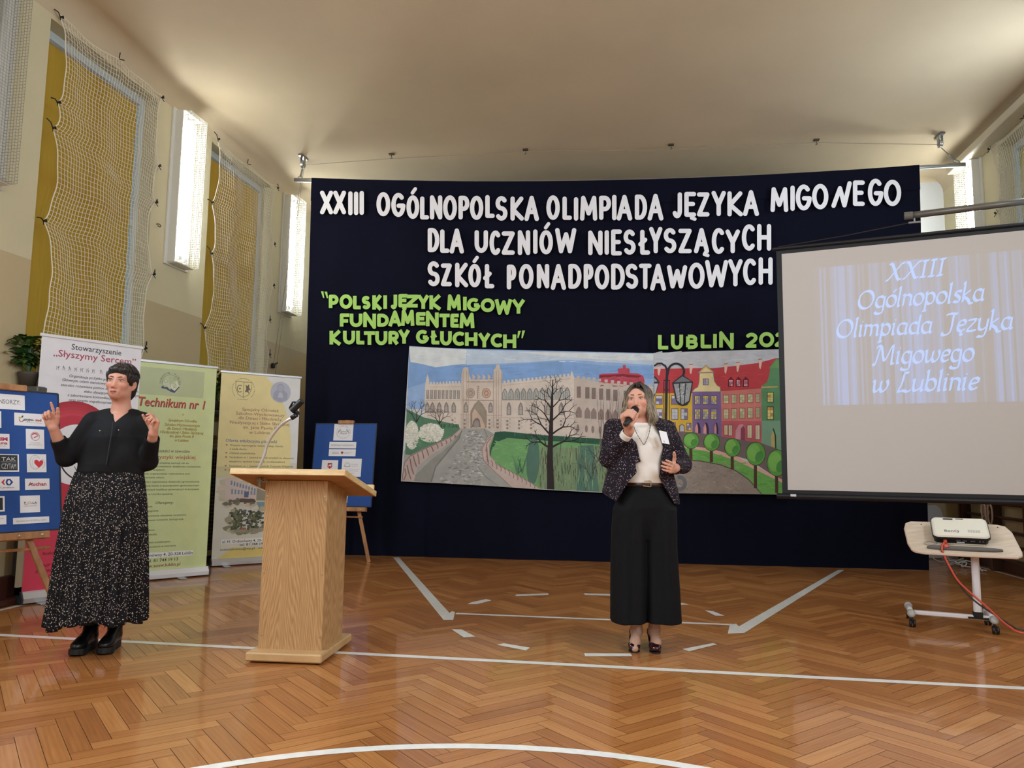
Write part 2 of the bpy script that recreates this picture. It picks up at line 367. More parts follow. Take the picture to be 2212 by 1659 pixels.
# ------------------------------------------------------------------ windows, blinds
frame_m = mat('window_frame', (205, 215, 214), 0.4); glass_m = mat('window_glass', (225, 238, 244), 0.05, trans=1.0)
blind_yel = mat('yellow_blind', (196, 146, 24), 0.8, var=0.05, vscale=3, bump=.15, bscale=120, stretch=(1, 1, .15))
blind_oli = mat('olive_blind', (176, 160, 84), 0.8, var=0.05, vscale=3)
def blind_mat(name, rgb, tr):
    m = mat(name, rgb, 0.8, var=0.06, vscale=2.5, stretch=(1, 6, .3)); N = m.node_tree.nodes; L = m.node_tree.links
    t = N.new('ShaderNodeBsdfTranslucent'); t.inputs['Color'].default_value = tuple(lin(rgb)) + (1,)
    mx = N.new('ShaderNodeMixShader'); mx.inputs[0].default_value = tr
    L.new(N['Principled BSDF'].outputs[0], mx.inputs[1]); L.new(t.outputs[0], mx.inputs[2]); L.new(mx.outputs[0], N['Material Output'].inputs['Surface']); return m
byel = blind_mat('yellow_blind_cloth', (208, 164, 58), .42); boli = blind_mat('olive_blind_cloth', (190, 172, 92), .35)
def window(k, X, sgn, w, blind_span, bm, blabel, grp, zb=0.9):
    a, b, c, d = w; D = X - sgn * (WD - .04)
    wr = empty('window_%d' % k, (D, (a + b) / 2, c)); tag(wr, kind='structure')
    mb = MB()
    for y0, y1, z0, z1 in ((a, a + .07, c, d), (b - .07, b, c, d), (a, b, d - .08, d), (a, b, c, c + .07), ((a + b) / 2 - .03, (a + b) / 2 + .03, c, d), (a, b, 3.6, 3.66)):
        mb.box((D, (y0 + y1) / 2, (z0 + z1) / 2), (.06 - .002 * len(mb.V), y1 - y0, z1 - z0))
    mb.build('window_frame', frame_m, wr)
    mb = MB(); mb.box((D, (a + b) / 2, (c + d) / 2), (.006, b - a - .1, d - c - .1)); mb.build('pane', glass_m, wr)
    y0, y1, z1, z0 = blind_span; t = thing('roller_blind', (X - sgn * .06, (y0 + y1) / 2, z0), blabel, 'blind', grp)
    mb = MB(); mb.grid(lambda u, v: (X - sgn * (.09 - .004 * math.sin(u * 23) * (1 - v)), y0 + (y1 - y0) * u, z0 + (z1 - z0) * v), 60, 6); mb.build('blind_cloth', bm, t, smooth=True)
    mb = MB(); mb.cyl((X - sgn * .10, y0, z1 + .02), (X - sgn * .10, y1, z1 + .02), .022, 12); mb.build('blind_tube', mat('blind_grey', (150, 152, 150), .5), t)
    mb = MB(); mb.cyl((X - sgn * .09, y0, z0), (X - sgn * .09, y1, z0), .010, 8); mb.build('bottom_rail', mat('blind_grey'), t)
window(1, XL, 1, WINS_L[0], (5.53, 6.83, 4.84, 1.80), byel, 'wide yellow roller blind in the large window at the left, above the white stand-up banner', 'yellow roller blinds')
window(2, XL, 1, WINS_L[1], (8.09, 9.42, 4.84, 1.80), byel, 'narrower-looking yellow roller blind between the two lit wall lamps', 'yellow roller blinds')
window(3, XR, -1, WINS_R[0], (7.99, 9.22, 4.82, 1.80), boli, 'olive roller blind behind the net above the projection screen on the right', None)
# ------------------------------------------------------------------ nets over the windows
net_m = mat('net_cord', (226, 216, 196), 0.8); tie_m = mat('black_tie', (18, 18, 20), 0.6)
def window_net(X, sgn, y0, y1, z0, z1, label, lpins, rpins, seed, drop=(), top_sag=.05):
    t = thing('window_net', (X + sgn * .05, (y0 + y1) / 2, z0), label, 'net', 'ball nets over the windows'); r = np.random.default_rng(seed)
    nu = int(round((y1 - y0) / .041)); nv = int(round((z1 - z0) / .041))
    def edge(z, pins, s):
        ps = sorted(pins + [z0 - .2])
        for a, b in zip(ps[:-1], ps[1:]):
            if a <= z <= b: q = (z - a) / (b - a); return s * min(.10, .16 * (b - a)) * 4 * q * (1 - q)
        return 0.0
    ph = r.uniform(0, 6, 6)
    def pos(u, v):
        zz = z0 + (z1 - z0) * v
        yl = y0 + edge(zz, lpins, 1); yr = y1 + edge(zz, rpins, -1); y = yl + (yr - yl) * u
        z = zz - top_sag * 4 * abs((u * 2 % 1) - 0) * (1 - (u * 2 % 1)) * v ** 6
        for p in lpins: z += .055 * math.exp(-u * 3.2) * math.tanh((p - zz) * 9) * math.exp(-abs(p - zz) * 3.2) * (1 if zz < z1 - .1 else 0)
        for p in rpins: z += .055 * math.exp(-(1 - u) * 3.2) * math.tanh((p - zz) * 9) * math.exp(-abs(p - zz) * 3.2) * (1 if zz < z1 - .1 else 0)
        y += .010 * math.sin(zz * 9 + ph[0] + u * 3) + .006 * math.sin(zz * 23 + ph[1])
        z += .012 * math.sin(u * 11 + ph[2] + zz * 1.5)
        x = X + sgn * (.055 + .018 * math.sin(zz * 4 + u * 5 + ph[3]) + .012 * math.sin(u * 17 + ph[4]))
        return (x, y, z)
    mb = MB()
    for i in range(nu + 1): mb.tube([pos(i / nu, j / nv) for j in range(nv + 1)], .0024 if 0 < i < nu else .0055, 3, cap=False)
    for j in range(nv + 1): mb.tube([pos(i / nu, j / nv) for i in range(nu + 1)], .0024 if j < nv else .0055, 3, cap=False)
    mb.build('mesh', net_m, t)
    for s, pins in ((-1, lpins), (1, rpins)):
        for p in pins:
            e = np.array(pos(0 if s < 0 else 1, (p - z0) / (z1 - z0))); q = e + (sgn * -.02, s * .055, .035 + r.uniform(-.03, .05))
            m2 = MB(); m2.tube([e, (e + q) / 2 + (0.01, 0, .008), q], .0055, 5); m2.tube([e, e + (sgn * .02, s * .02, -.04)], .004, 5); m2.tube([e + (sgn * .01, -.012, -.01), e + (sgn * .014, .012, .012), e + (sgn * .01, .02, -.004)], .009, 6)
            m2.build('tie', tie_m, t)
    e = np.array(pos(.5, 1)); m2 = MB(); m2.tube([e, e + (0, .01, .07)], .005, 5); m2.tube([e, e + (sgn * .02, .05, .012)], .005, 5); m2.build('tie', tie_m, t)
    for (y, z, L) in drop:
        m2 = MB(); m2.tube([(X + sgn * .06, y, z), (X + sgn * .07, y + .02, z - L * .5), (X + sgn * .09, y + .10, z - L)], .006, 6); m2.build('hanging_cord', net_m, t)
window_net(XL, 1, 5.57, 7.05, 1.72, 5.06, 'white ball net tied over the large yellow-blind window nearest the camera on the left wall', [5.04, 4.28, 4.0, 3.18, 2.0], [5.04, 4.28, 3.86, 3.08, 2.3], 3, drop=((5.60, 2.1, .42),))
window_net(XL, 1, 8.09, 9.63, 1.75, 5.03, 'white ball net tied over the second yellow-blind window, between the lit wall lamps', [5.02, 4.25, 3.62, 2.72], [5.0, 4.2, 3.6, 3.1, 2.6], 4)
window_net(XR, -1, 7.95, 9.56, 1.75, 5.02, 'white ball net over the olive-blind window in the right wall', [5.0, 4.1, 3.3], [5.0, 4.2, 3.3], 5)
# ------------------------------------------------------------------ wall lamps in wire cages
wire_m = mat('cage_wire', (214, 210, 196), 0.45); tube_m = mat('fluorescent_tube', (246, 252, 255), emit=TUBE_STRENGTH)
tube_off = mat('unlit_tube', (214, 214, 208), 0.3); wire_shaded = mat('cage_wire_shaded', (150, 146, 136), 0.5)  # same cage wire, the unlit lamp's shade put into its colour
def wall_lamp(X, sgn, y0, label, lit=True, z0=3.31, z1=5.02, wd=.33, dp=.19, pr=True):
    t = thing('wall_lamp', (X, y0 + wd / 2, z0), label, 'lamp', 'caged wall lamps')
    mb = MB(); mb.box((X + sgn * .012, y0 + wd / 2, (z0 + z1) / 2), (.024, wd + .10, z1 - z0 + .06), bev=.004)
    mb.box((X + sgn * .06, y0 - .005, (z0 + z1) / 2), (.10, .012, z1 - z0)); mb.box((X + sgn * .07, y0 + wd / 2, z0 - .005), (.12, wd, .012)); mb.box((X + sgn * .07, y0 + wd / 2, z1 + .005), (.12, wd, .012))
    mb.build('back_plate', mat('lamp_enamel', (222, 222, 214), .4), t)
    for k in (.35, .65):
        m2 = MB(); y = y0 + wd * k; m2.cyl((X + sgn * .075, y, z0 + .12), (X + sgn * .075, y, z1 - .10), .019, 12); m2.build('tube', tube_m if lit else tube_off, t, smooth=True)
    for k in (.35, .65):
        for z in (z0 + .07, z1 - .05): m2 = MB(); m2.box((X + sgn * .07, y0 + wd * k, z), (.06, .05, .05), bev=.006); m2.build('tube_holder', mat('holder_white', (230, 230, 225), .4), t)
    mb = MB(); s = .0265; r = .0017; x1 = X + sgn * dp; ny = int(wd / s); nz = int((z1 - z0) / s); nx = int(dp / s)
    for i in range(ny + 1):
        y = y0 + wd * i / ny; mb.tube([(X, y, z0), (x1, y, z0), (x1, y, z1), (X, y, z1)], r, 3)
    for j in range(nz + 1):
        z = z0 + (z1 - z0) * j / nz; mb.tube([(X, y0, z), (x1, y0, z), (x1, y0 + wd, z), (X, y0 + wd, z)], r, 3)
    for i in range(nx + 1):
        x = X + sgn * dp * i / nx
        mb.tube([(x, y0, z0), (x, y0, z1)], r, 3); mb.tube([(x, y0 + wd, z0), (x, y0 + wd, z1)], r, 3)
        mb.tube([(x, y0, z0), (x, y0 + wd, z0)], r, 3); mb.tube([(x, y0, z1), (x, y0 + wd, z1)], r, 3)
    mb.build('cage', wire_m if lit else wire_shaded, t)
wall_lamp(XL, 1, 4.70, 'dark unlit caged lamp cut off at the top left corner, left of the first net', False, 3.33, 5.02, .41)
wall_lamp(XL, 1, 7.33, 'bright caged fluorescent wall lamp between the two yellow-blind windows')
wall_lamp(XL, 1, 9.99, 'bright caged wall lamp in the left corner beside the dark curtain')
wall_lamp(XR, -1, 9.97, 'bright caged wall lamp at the right of the dark curtain, behind the screen pole', True, 3.5, 5.04)
mb = MB(); h = atX(338, 484, XL + .01); mb.tube([h + (0, 0, 0), h + (.03, 0, 0), h + (.045, .012, -.015), h + (.045, .0, -.035), h + (.04, -.03, -.03)], .006, 8)
tag(mb.build('wall_hook', mat('hook_steel', (120, 112, 96), .4, metal=.8)), 'small bent steel hook in the left wall beside the first lit lamp', 'hook')
# ------------------------------------------------------------------ stone sills, radiator covers, plants
stone = mat('terrazzo', (92, 88, 78), 0.35, var=.25, vscale=60); grille_m = mat('grille_wire', (112, 98, 74), .6); cov_m = mat('cover_paint', (176, 164, 136), .5); dark_in = mat('radiator_dark', (40, 30, 24), .8)
for k, (a, b, lab) in enumerate(((5.45, 7.10, 'under the first window behind the sponsor board'), (8.02, 9.68, 'under the second window behind the green and yellow banners'))):
    mb = MB(); mb.box((XL + .02, (a + b) / 2, 1.725), (.40, b - a, .05), bev=.008)
    tag(mb.build('window_sill', stone), 'grey stone window sill ' + lab, 'window sill', 'stone window sills')
    t = thing('radiator_cover', (XL + .12, (a + b) / 2, 0.1), 'wire mesh radiator cover ' + lab, 'radiator cover', 'radiator covers'); x1 = XL + .17
    mb = MB()
    for y0, y1, z0, z1 in ((a, b, 1.46, 1.60), (a, b, .08, .14), (a, a + .05, .08, 1.6), (b - .05, b, .08, 1.6), ((a + b) / 2 - .02, (a + b) / 2 + .02, .08, 1.6)): mb.box((x1, (y0 + y1) / 2, (z0 + z1) / 2), (.03, y1 - y0, z1 - z0))
    mb.box((XL + .08, (a + b) / 2, 1.61), (.20, b - a, .02)); mb.build('frame', cov_m, t)
    mb = MB()
    for i in range(int((b - a) / .045)): y = a + .03 + i * .045; mb.tube([(x1, y, .1), (x1, y, 1.5)], .003, 3)
    for j in range(32): mb.tube([(x1, a, .12 + j * .045), (x1, b, .12 + j * .045)], .003, 3)
    mb.build('grille', grille_m, t)
    mb = MB()
    for i in range(14): y = a + .12 + i * (b - a - .24) / 13; mb.box((XL + .075, y, .75), (.09, .07, 1.1), bev=.015)
    mb.build('radiator', dark_in, t)
leaf_m = mat('leaf', (46, 84, 34), .5, var=.35, vscale=14); leaf2 = mat('leaf_pale', (92, 122, 52), .5, var=.3, vscale=14); pot_m = mat('clay_pot', (70, 62, 54), .6); flower_m = mat('pink_flower', (222, 140, 150), .6); flower_w = mat('pale_flower', (206, 206, 214), .6)
def plant(x, y, z, h, wd, n, label, flowers, seed, xmax=-4.6):
    r = np.random.default_rng(seed); t = thing('potted_plant', (x, y, z), label, 'plant', 'plants on the window sills')
    mb = MB(); mb.lathe([(.0, 0), (.055, 0), (.075, .10), (.08, .12), (.07, .12), (.06, .11)], (x, y, z), n=16); mb.build('pot', pot_m, t, smooth=True)
    mb = MB(); st = MB()
    for i in range(n):
        a = r.uniform(0, 2 * PI); rr = wd * r.uniform(.15, 1); hh = h * r.uniform(.25, 1)
        c = np.array((min(max(x + .55 * rr * math.cos(a) + .03, XL + .06), xmax), y + rr * math.sin(a), z + .10 + hh)); L = r.uniform(.06, .12); d = unit((math.cos(a), math.sin(a), r.uniform(-.4, .6))); sd = unit(np.cross(d, (0, 0, 1))); nn = np.cross(sd, d)
        if i % 3 == 0: st.tube([(x, y, z + .1), ((x + c[0]) / 2, (y + c[1]) / 2, c[2] - .04), c], .003, 4)
        pts = []; 
        for q, wq, zq in ((0, .0, 0), (.25, .28, .04), (.55, .33, .05), (.85, .16, .0), (1, 0, -.06)): pts.append((q, wq, zq))
        V = []; 
        for q, wq, zq in pts: m = c + d * L * q + nn * L * zq * 2; V += [m - sd * L * wq + nn * .006, m, m + sd * L * wq + nn * .006]
        mb.add(V, [(3 * k + s, 3 * k + s + 1, 3 * k + s + 4, 3 * k + s + 3) for k in range(4) for s in (0, 1)], int(r.integers(0, 2)))
    mb.build('foliage', [leaf_m, leaf2], t); st.build('stems', leaf_m, t)
    for i in range(flowers):
        c = np.array((x + .10 * r.uniform(-.2, 1), y + wd * r.uniform(-1, 1), z + .1 + h * r.uniform(.4, .95))); m2 = MB()
        for k in range(6):
            a = k * PI / 3; d = np.array((.3, math.cos(a), math.sin(a))); e = np.array((0, -math.sin(a), math.cos(a)))
            m2.add([c, c + d * .018 + e * .010, c + d * .028, c + d * .018 - e * .010], [(0, 1, 2, 3)])
        m2.build('flower', flower_m if i % 3 == 0 else flower_w, t)
plant(XL + .08, 5.50, 1.75, .30, .14, 110, 'leafy green potted plant on the sill above the blue sponsor board', 0, 11, -5.0)
plant(XL + .11, 8.28, 1.75, .33, .24, 130, 'leafy potted plant with small pink and pale flowers between the green and yellow banners', 7, 12)
# ------------------------------------------------------------------ right wall: climbing bars, ropes, cables, back corner
bar_m = wood_mat('dark_wall_bar', (58, 34, 24), (84, 52, 36), (20, 20, 3), .45)
t = thing('wall_bars', (XR - .1, 9.6, 0), 'dark brown wooden gym climbing bars on the right wall below the screen', 'wall bars')
for y in (10.72, 9.88, 9.04, 8.2): mb = MB(); mb.box((XR - .10, y, 1.25), (.14, .05, 2.5), bev=.006); mb.build('upright', bar_m, t)
for k in range(13):
    z = .16 + k * .155 if k < 8 else .16 + k * .155
    mb = MB(); mb.tube([(XR - .10, 10.72, z), (XR - .10, 8.2, z)], .019, 8); mb.build('rung', bar_m, t, smooth=True)
rope_m = mat('skipping_rope', (196, 170, 150), .7); 
t = thing('skipping_rope', (XR - .2, 9.95, .5), 'pale beaded skipping ropes hanging in loops over the dark wall bars', 'rope')
for k, (dy, L) in enumerate(((0, .20), (.09, .16), (-.10, .24), (.05, .28))):
    mb = MB(); mb.tube([(XR - .165 - .004 * k, 9.92 + dy + .055 * math.cos(a), .78 - L / 2 + L / 2 * math.sin(a)) for a in np.linspace(0, 2 * PI, 22)[:-1]], .010, 6, closed=True); mb.build('rope_loop', [rope_m], t, smooth=True)
cab_m = mat('white_cable', (206, 204, 200), .5)
for k, (c, lab) in enumerate((((3.86, 10.35), 'tangled white extension cables on the floor under the projector table'), ((3.95, 9.5), 'loose white cable on the floor by the wall bars at the right edge'))):
    mb = MB(); r = np.random.default_rng(k + 30); n = 120 if k == 0 else 40; ph = r.uniform(0, 6, 6)
    mb.tube([(c[0] + (.16 if k == 0 else .05) * math.sin(q * 1.3 + ph[0]) * math.cos(q * .31), c[1] + (.30 if k == 0 else .5) * math.sin(q * .47 + ph[1]), .012 + .03 * (1 + math.sin(q * 1.9 + ph[2])) * (1 if k == 0 else .15)) for q in np.linspace(0, 22 if k == 0 else 5, n)], .007, 6)
    tag(mb.build('cable', cab_m, smooth=True), lab, 'cable')
mb = MB(); P = [atY(x, y, 10.95) for x, y in ((2001, 1092), (2022, 1091), (2031, 1098), (2040, 1122), (2046, 1205), (2006, 1205))]; n = len(P)
mb.add(P + [p + (0, .03, 0) for p in P], [tuple(range(n))[::-1], tuple(range(n, 2 * n))] + [(i, (i + 1) % n, n + (i + 1) % n, n + i) for i in range(n)])
tag(mb.build('plastic_panel', mat('white_plastic_sheet', (214, 216, 222), .35)), 'white rounded panel leaning on the back wall at the right end of the curtain', 'panel')
# ------------------------------------------------------------------ navy stage curtain on its pole
CA = math.radians(3.1); CP0 = np.array((-2.968, 9.325, 0.0)); CD = np.array((math.cos(CA), math.sin(CA), 0)); CN = np.array((-math.sin(CA), math.cos(CA), 0))
def cpx(x, y, off=0.0):                              # pixel -> point on the curtain plane (off = distance towards the hall)
    return atP(x, y, CP0 - CN * off, CN)
def cs(p): return float(np.dot(p - CP0, CD))
sTL, sTR, sBL, sBR = (cs(cpx(*p)) for p in ((672, 383), (1987, 355), (648, 1195), (2008, 1233)))
zT = lambda u: 4.965 + (4.895 - 4.965) * u - .115 * 4 * u * (1 - u)
def fold(s, z):
    f = .014 * math.sin(s * 5.3 + .4 * math.sin(z)) * (.35 + .65 * math.exp(-((s + .75) / .7) ** 2)) + .006 * math.sin(s * 13 + 1)
    for q in (.32, 4.15 - .6): f -= .020 * math.exp(-((s - q) / .025) ** 2)
    f += .022 * math.exp(-((s + .95) / .09) ** 2) * min(1, max(0, (4.6 - z) / 2)) + .018 * math.exp(-((s + .62) / .07) ** 2) * min(1, max(0, (4.5 - z) / 2)) + .02 * math.exp(-((s + .3) / .06) ** 2) * min(1, max(0, (4.4 - z) / 2.5))
    return f
def curt(u, v):
    s = (sBL + (sTL - sBL) * v) + ((sBR + (sTR - sBR) * v) - (sBL + (sTL - sBL) * v)) * u
    z = .006 + (zT(u) - .006) * v
    return CP0 + CD * s + CN * (.02 - fold(s, z) * min(1, (1 - v) * 6 + .15)) + np.array((0, 0, z))
curtain = thing('stage_curtain', CP0 + CD * 3.0, 'wide navy blue stage curtain hanging behind the speakers with cut-out lettering on it', 'curtain')
navy = mat('navy_cloth', (13, 15, 31), 0.9, var=.10, vscale=2, bump=.1, bscale=300, spec=.12)
mb = MB(); mb.grid(curt, 240, 40); mb.build('cloth', navy, curtain, smooth=True)
mb = MB(); mb.grid(lambda u, v: curt(u, .935 + .065 * v) - CN * (.007 + .006 * (1 - v)), 160, 2); mb.build('top_hem', navy, curtain, smooth=True)
pole = thing('curtain_pole', CP0 + CD * 3 + (0, 0, 4.9), 'long aluminium pole carrying the navy curtain', 'pole'); alu = mat('aluminium', (200, 202, 206), .28, metal=.9)
mb = MB(); mb.tube([CP0 + CD * (cs(cpx(634, 384)) + (cs(cpx(2088, 350)) - cs(cpx(634, 384))) * u) + CN * .045 + (0, 0, 4.955 - .06 * u - .115 * 4 * u * (1 - u)) for u in np.linspace(0, 1, 30)], .028, 14); mb.build('tube', alu, pole, smooth=True)
# pulleys on the ceiling and their ropes
steel = mat('steel', (150, 150, 152), .3, metal=.9)
def pulley(px, hookpx, label):
    P = cpx(*px); P = np.array((P[0], P[1], ZC)); H = cpx(*hookpx); H = np.array(H) + CN * .045
    t = thing('ceiling_pulley', P - (0, 0, .16), label, 'pulley', 'ceiling pulleys of the curtain pole')
    mb = MB(); mb.box(P - (0, 0, .012), (.06, .20, .02), bev=.004); mb.box(P + (-.025, 0, -.07), (.006, .05, .11)); mb.box(P + (.025, 0, -.07), (.006, .05, .11)); mb.build('bracket', steel, t)
    mb = MB(); mb.lathe([(.0, -.018), (.05, -.018), (.055, -.012), (.042, 0), (.055, .012), (.05, .018), (0, .018)], P - (0, 0, .11), ax=((0, 1, 0), (0, 0, 1), (1, 0, 0)), n=24); mb.build('wheel', alu, t, smooth=True)
    mb = MB(); Q = P - (0, 0, .15); mid = Q + (H - Q) * .78; mb.tube([Q, mid], .005, 6); mb.build('rope', mat('rope_grey', (130, 122, 104), .6), t)
    mb = MB(); d = unit(H - mid); x = np.array((1, 0, 0.)); c = (mid + H) / 2; L = np.linalg.norm(H - mid) / 2
    mb.tube([c + d * L * math.cos(a) + x * .03 * math.sin(a) for a in np.linspace(0, 2 * PI, 17)[:-1]], .006, 6, closed=True); mb.tube([mid - d * .10, mid], .012, 8); mb.build('snap_hook', steel, t, smooth=True)
    return P
PL = pulley((655, 338), (645, 384), 'steel pulley and snap hook above the left end of the curtain pole')
PR = pulley((2028, 252), (2074, 350), 'steel pulley with a slanting rope to the right end of the curtain pole')
mb = MB(); mb.tube([PL - (0, 0, .12)] + [PL + (PR - PL) * u - (0, 0, .05 + .02 * math.sin(u * 12)) for u in (.15, .37, .6, .82)] + [PR - (0, 0, .12)], .004, 6)
tag(mb.build('hoist_cable', mat('cable_grey', (150, 140, 118), .5)), 'thin cable along the ceiling between the two pulleys', 'cable')
for u, lab in ((.15, 'nearest the left pulley'), (.37, 'second from the left pulley'), (.60, 'third from the left pulley'), (.82, 'nearest the right pulley')):
    c = PL + (PR - PL) * u; t = thing('cable_clip', c - (0, 0, .07), 'small dark ceiling clip holding the hoist cable, ' + lab, 'clip', 'ceiling cable clips')
    mb = MB(); mb.box(c - (0, 0, .008), (.07, .05, .016), bev=.003); mb.build('plate', mat('clip_dark', (84, 74, 58), .5, metal=.5), t)
    mb = MB(); mb.tube([c - (0, 0, .01), c - (0, 0, .045), c - (-.012, 0, .06), c - (0, 0, .07), c - (.012, 0, .06)], .005, 6); mb.build('hook', mat('clip_dark'), t)
k = atX(590, 790, XL + .03); a0 = PL - (0, 0, .14)
t = thing('hoist_rope', k - (0, 0, .1), 'thin pull rope from the left pulley down to a black cleat on the left wall', 'rope')
mb = MB(); mb.tube([a0, a0 * .5 + k * .5, k], .0035, 5); mb.tube([a0 + (.02, 0, 0), (a0 * .5 + k * .5) + (.02, .03, 0), k + (0, .05, -.25)], .003, 5); mb.build('rope', mat('rope_grey'), t)
mb = MB(); mb.box(k, (.05, .06, .07), bev=.012); mb.tube([k + (0, .03, .02), k + (.03, .07, .05)], .012, 6); mb.build('cleat', tie_m, t)

# ------------------------------------------------------------------ cut-out letters: strokes in a 1 x 1 box, pulled to thickness
def arc(cx, cy, rx, ry, a0, a1, n=12): return [(cx + rx * math.cos(math.radians(a)), cy + ry * math.sin(math.radians(a))) for a in np.linspace(a0, a1, n)]
def glyphs():
    O = arc(.5, .5, .5, .5, 90, 450, 26)
    C = arc(.55, .5, .55, .5, 48, 312, 20)
    S = arc(.5, .75, .48, .25, 35, 270, 12) + arc(.5, .25, .5, .25, 90, -145, 13)[1:]
    return {'A': [[(0, 0), (.5, 1), (1, 0)], [(.2, .33), (.8, .33)]], 'B': [[(0, 0), (0, 1)], [(0, 1), (.5, 1)] + arc(.5, .76, .42, .24, 90, -90, 8) + [(0, .52)], [(0, .52), (.5, .52)] + arc(.5, .26, .5, .26, 90, -90, 8) + [(0, 0)]],
            'C': [C], 'D': [[(0, 0), (0, 1), (.35, 1)] + arc(.35, .5, .65, .5, 85, -85, 14) + [(.35, 0), (0, 0)]], 'E': [[(1, 1), (0, 1), (0, 0), (1, 0)], [(0, .52), (.85, .52)]],
            'F': [[(1, 1), (0, 1), (0, 0)], [(0, .5), (.85, .5)]], 'G': [arc(.52, .5, .52, .5, 48, 355, 24), [(.55, .46), (1.04, .46)]], 'H': [[(0, 0), (0, 1)], [(1, 0), (1, 1)], [(0, .5), (1, .5)]],
            'I': [[(.5, 0), (.5, 1)]], 'J': [[(1, 1), (1, .28)] + arc(.55, .28, .45, .28, 0, -150, 10)], 'K': [[(0, 0), (0, 1)], [(.95, 1), (.05, .45), (1, 0)]], 'L': [[(0, 1), (0, 0), (1, 0)]],
            'M': [[(0, 0), (.08, 1), (.5, .25), (.92, 1), (1, 0)]], 'N': [[(0, 0), (0, 1), (1, 0), (1, 1)]], 'O': [O], '0': [O], 'P': [[(0, 0), (0, 1), (.5, 1)] + arc(.5, .72, .5, .28, 85, -85, 10) + [(0, .44)]],
            'R': [[(0, 0), (0, 1), (.5, 1)] + arc(.5, .74, .46, .26, 85, -85, 10) + [(0, .48)], [(.45, .48), (1, 0)]], 'S': [S], 'T': [[(0, 1), (1, 1)], [(.5, 1), (.5, 0)]], 'U': [[(0, 1), (0, .38)] + arc(.5, .38, .5, .38, 180, 360, 14) + [(1, 1)]],
            'W': [[(0, 1), (.22, 0), (.52, .8), (.75, 0), (1, 1)]], 'X': [[(0, 0), (1, 1)], [(0, 1), (1, 0)]], 'Y': [[(0, 1), (.5, .45), (1, 1)], [(.5, .45), (.5, 0)]], 'Z': [[(0, 1), (1, 1), (0, 0), (1, 0)]],
            '2': [arc(.48, .72, .46, .28, 160, -10, 12) + [(.8, .5), (.02, 0), (1, 0)]], 'Ł': [[(0, 1), (0, 0), (1, 0)], [(-.35, .40), (.5, .62)]]}
GL = glyphs(); GL['folded W'] = [[(0, 0), (.40, .78), (.68, .02), (1, 1)]]
def clean(st):
    out = [st[0]]
    for p in st[1:]:
        if math.hypot(p[0] - out[-1][0], p[1] - out[-1][1]) > 1e-4: out.append(p)
    return out
def stroke_outline(mb, pts, w, to3, cap, layer, mi=0, col=(255, 255, 255), thick=0.004, nib=None):
    """one stroke: sides plus round joints; a paper-thick slab between offsets layer and layer+thick"""
    P = np.array(pts, float); hw = w / 2
    def slab(poly): 
        mb.q = getattr(mb, 'q', 0) + 1; th = thick + mb.q * 3e-5
        n = len(poly); A = [to3(x, y, layer) for x, y in poly]; B = [to3(x, y, layer + th) for x, y in poly]
        mb.add(A + B, [tuple(range(n, 2 * n))] + [(i, (i + 1) % n, n + (i + 1) % n, n + i) for i in range(n)], mi, col, ID)
    for i in range(len(P) - 1):
        a, b = P[i].copy(), P[i + 1].copy(); d = (b - a) / np.linalg.norm(b - a); nrm = np.array((-d[1], d[0])) * hw
        if cap == 'flat' and i == 0 and len(P) > 1: pass
        slab([a - nrm, b - nrm, b + nrm, a + nrm])
    js = range(len(P)) if cap == 'round' else range(1, len(P) - 1)
    if cap == 'flat' and np.linalg.norm(P[0] - P[-1]) < 1e-3: js = range(len(P))
    for i in js: slab([(P[i][0] + hw * math.cos(a), P[i][1] + hw * math.sin(a)) for a in np.linspace(0, 2 * PI, 15)[:-1]])
white_paper = mat('white_paper_letter', (250, 247, 249), .7, var=.05, vscale=5); green_paper = mat('green_paper_letter', (176, 224, 110), .7, var=.06, vscale=4)
def cut_letter(ch, x0, y0, x1, y1, wpx, material, label, group, cap, lift=0.040, glyph=None):
    base = glyph or {'Ó': 'O', 'Ę': 'E', 'Ą': 'A'}.get(ch, ch)
    hw = wpx / 2; bx0, bx1, by0, by1 = x0 + hw, x1 - hw, y0 + hw, y1 - hw
    if base == 'I': bx0 = bx1 = (x0 + x1) / 2
    if cap == 'flat':
        f = lambda full, part='': hw if base in full else hw * .75 if base in part else 0
        by0, by1 = y0 + f('BCDEFGOPRSTZ02'), y1 - f('BCDEGJLOSUZ02Ł')
        if base != 'I': bx0, bx1 = x0 + f('BCDEFGHKLMNOPRU0SŁ2', 'AWXY'), x1 - f('BDGHMNOPRU0SJ2', 'AWXYK')
    mb = MB()
    def to3(px, py, off): return cpx(px, py, lift + off)
    G = GL[base]; lay = 0
    strokes = [clean([(bx0 + (bx1 - bx0) * u, by1 - (by1 - by0) * v) for u, v in st]) for st in G]
    if ch == 'Ó': cx = (x0 + x1) / 2; strokes.append([(cx - wpx * .1, y0 - wpx * .55), (cx + wpx * .55, y0 - wpx * 1.45)])
    if ch in 'ĘĄ': strokes.append([(x1 - hw * 1.5, y1 - hw * .6), (x1 - hw * 2.1, y1 + hw * .5), (x1 - hw * .6, y1 + hw * 1.0)])
    for q, st in enumerate(strokes): stroke_outline(mb, st, wpx if q < len(G) else wpx * .8, to3, 'round' if q >= len(G) and cap == 'round' else cap, 0.0, thick=.004)
    o = mb.build('paper_letter', material); return tag(o, label, 'letter', group)
def c1(x, y): return 620 + x / 3.16, 320 + y / 3.16
def c2(x, y): return 1300 + x / 3.1155, 340 + y / 3.1155
ORD = 'first second third fourth fifth sixth seventh eighth ninth tenth eleventh twelfth thirteenth fourteenth fifteenth sixteenth seventeenth'.split()
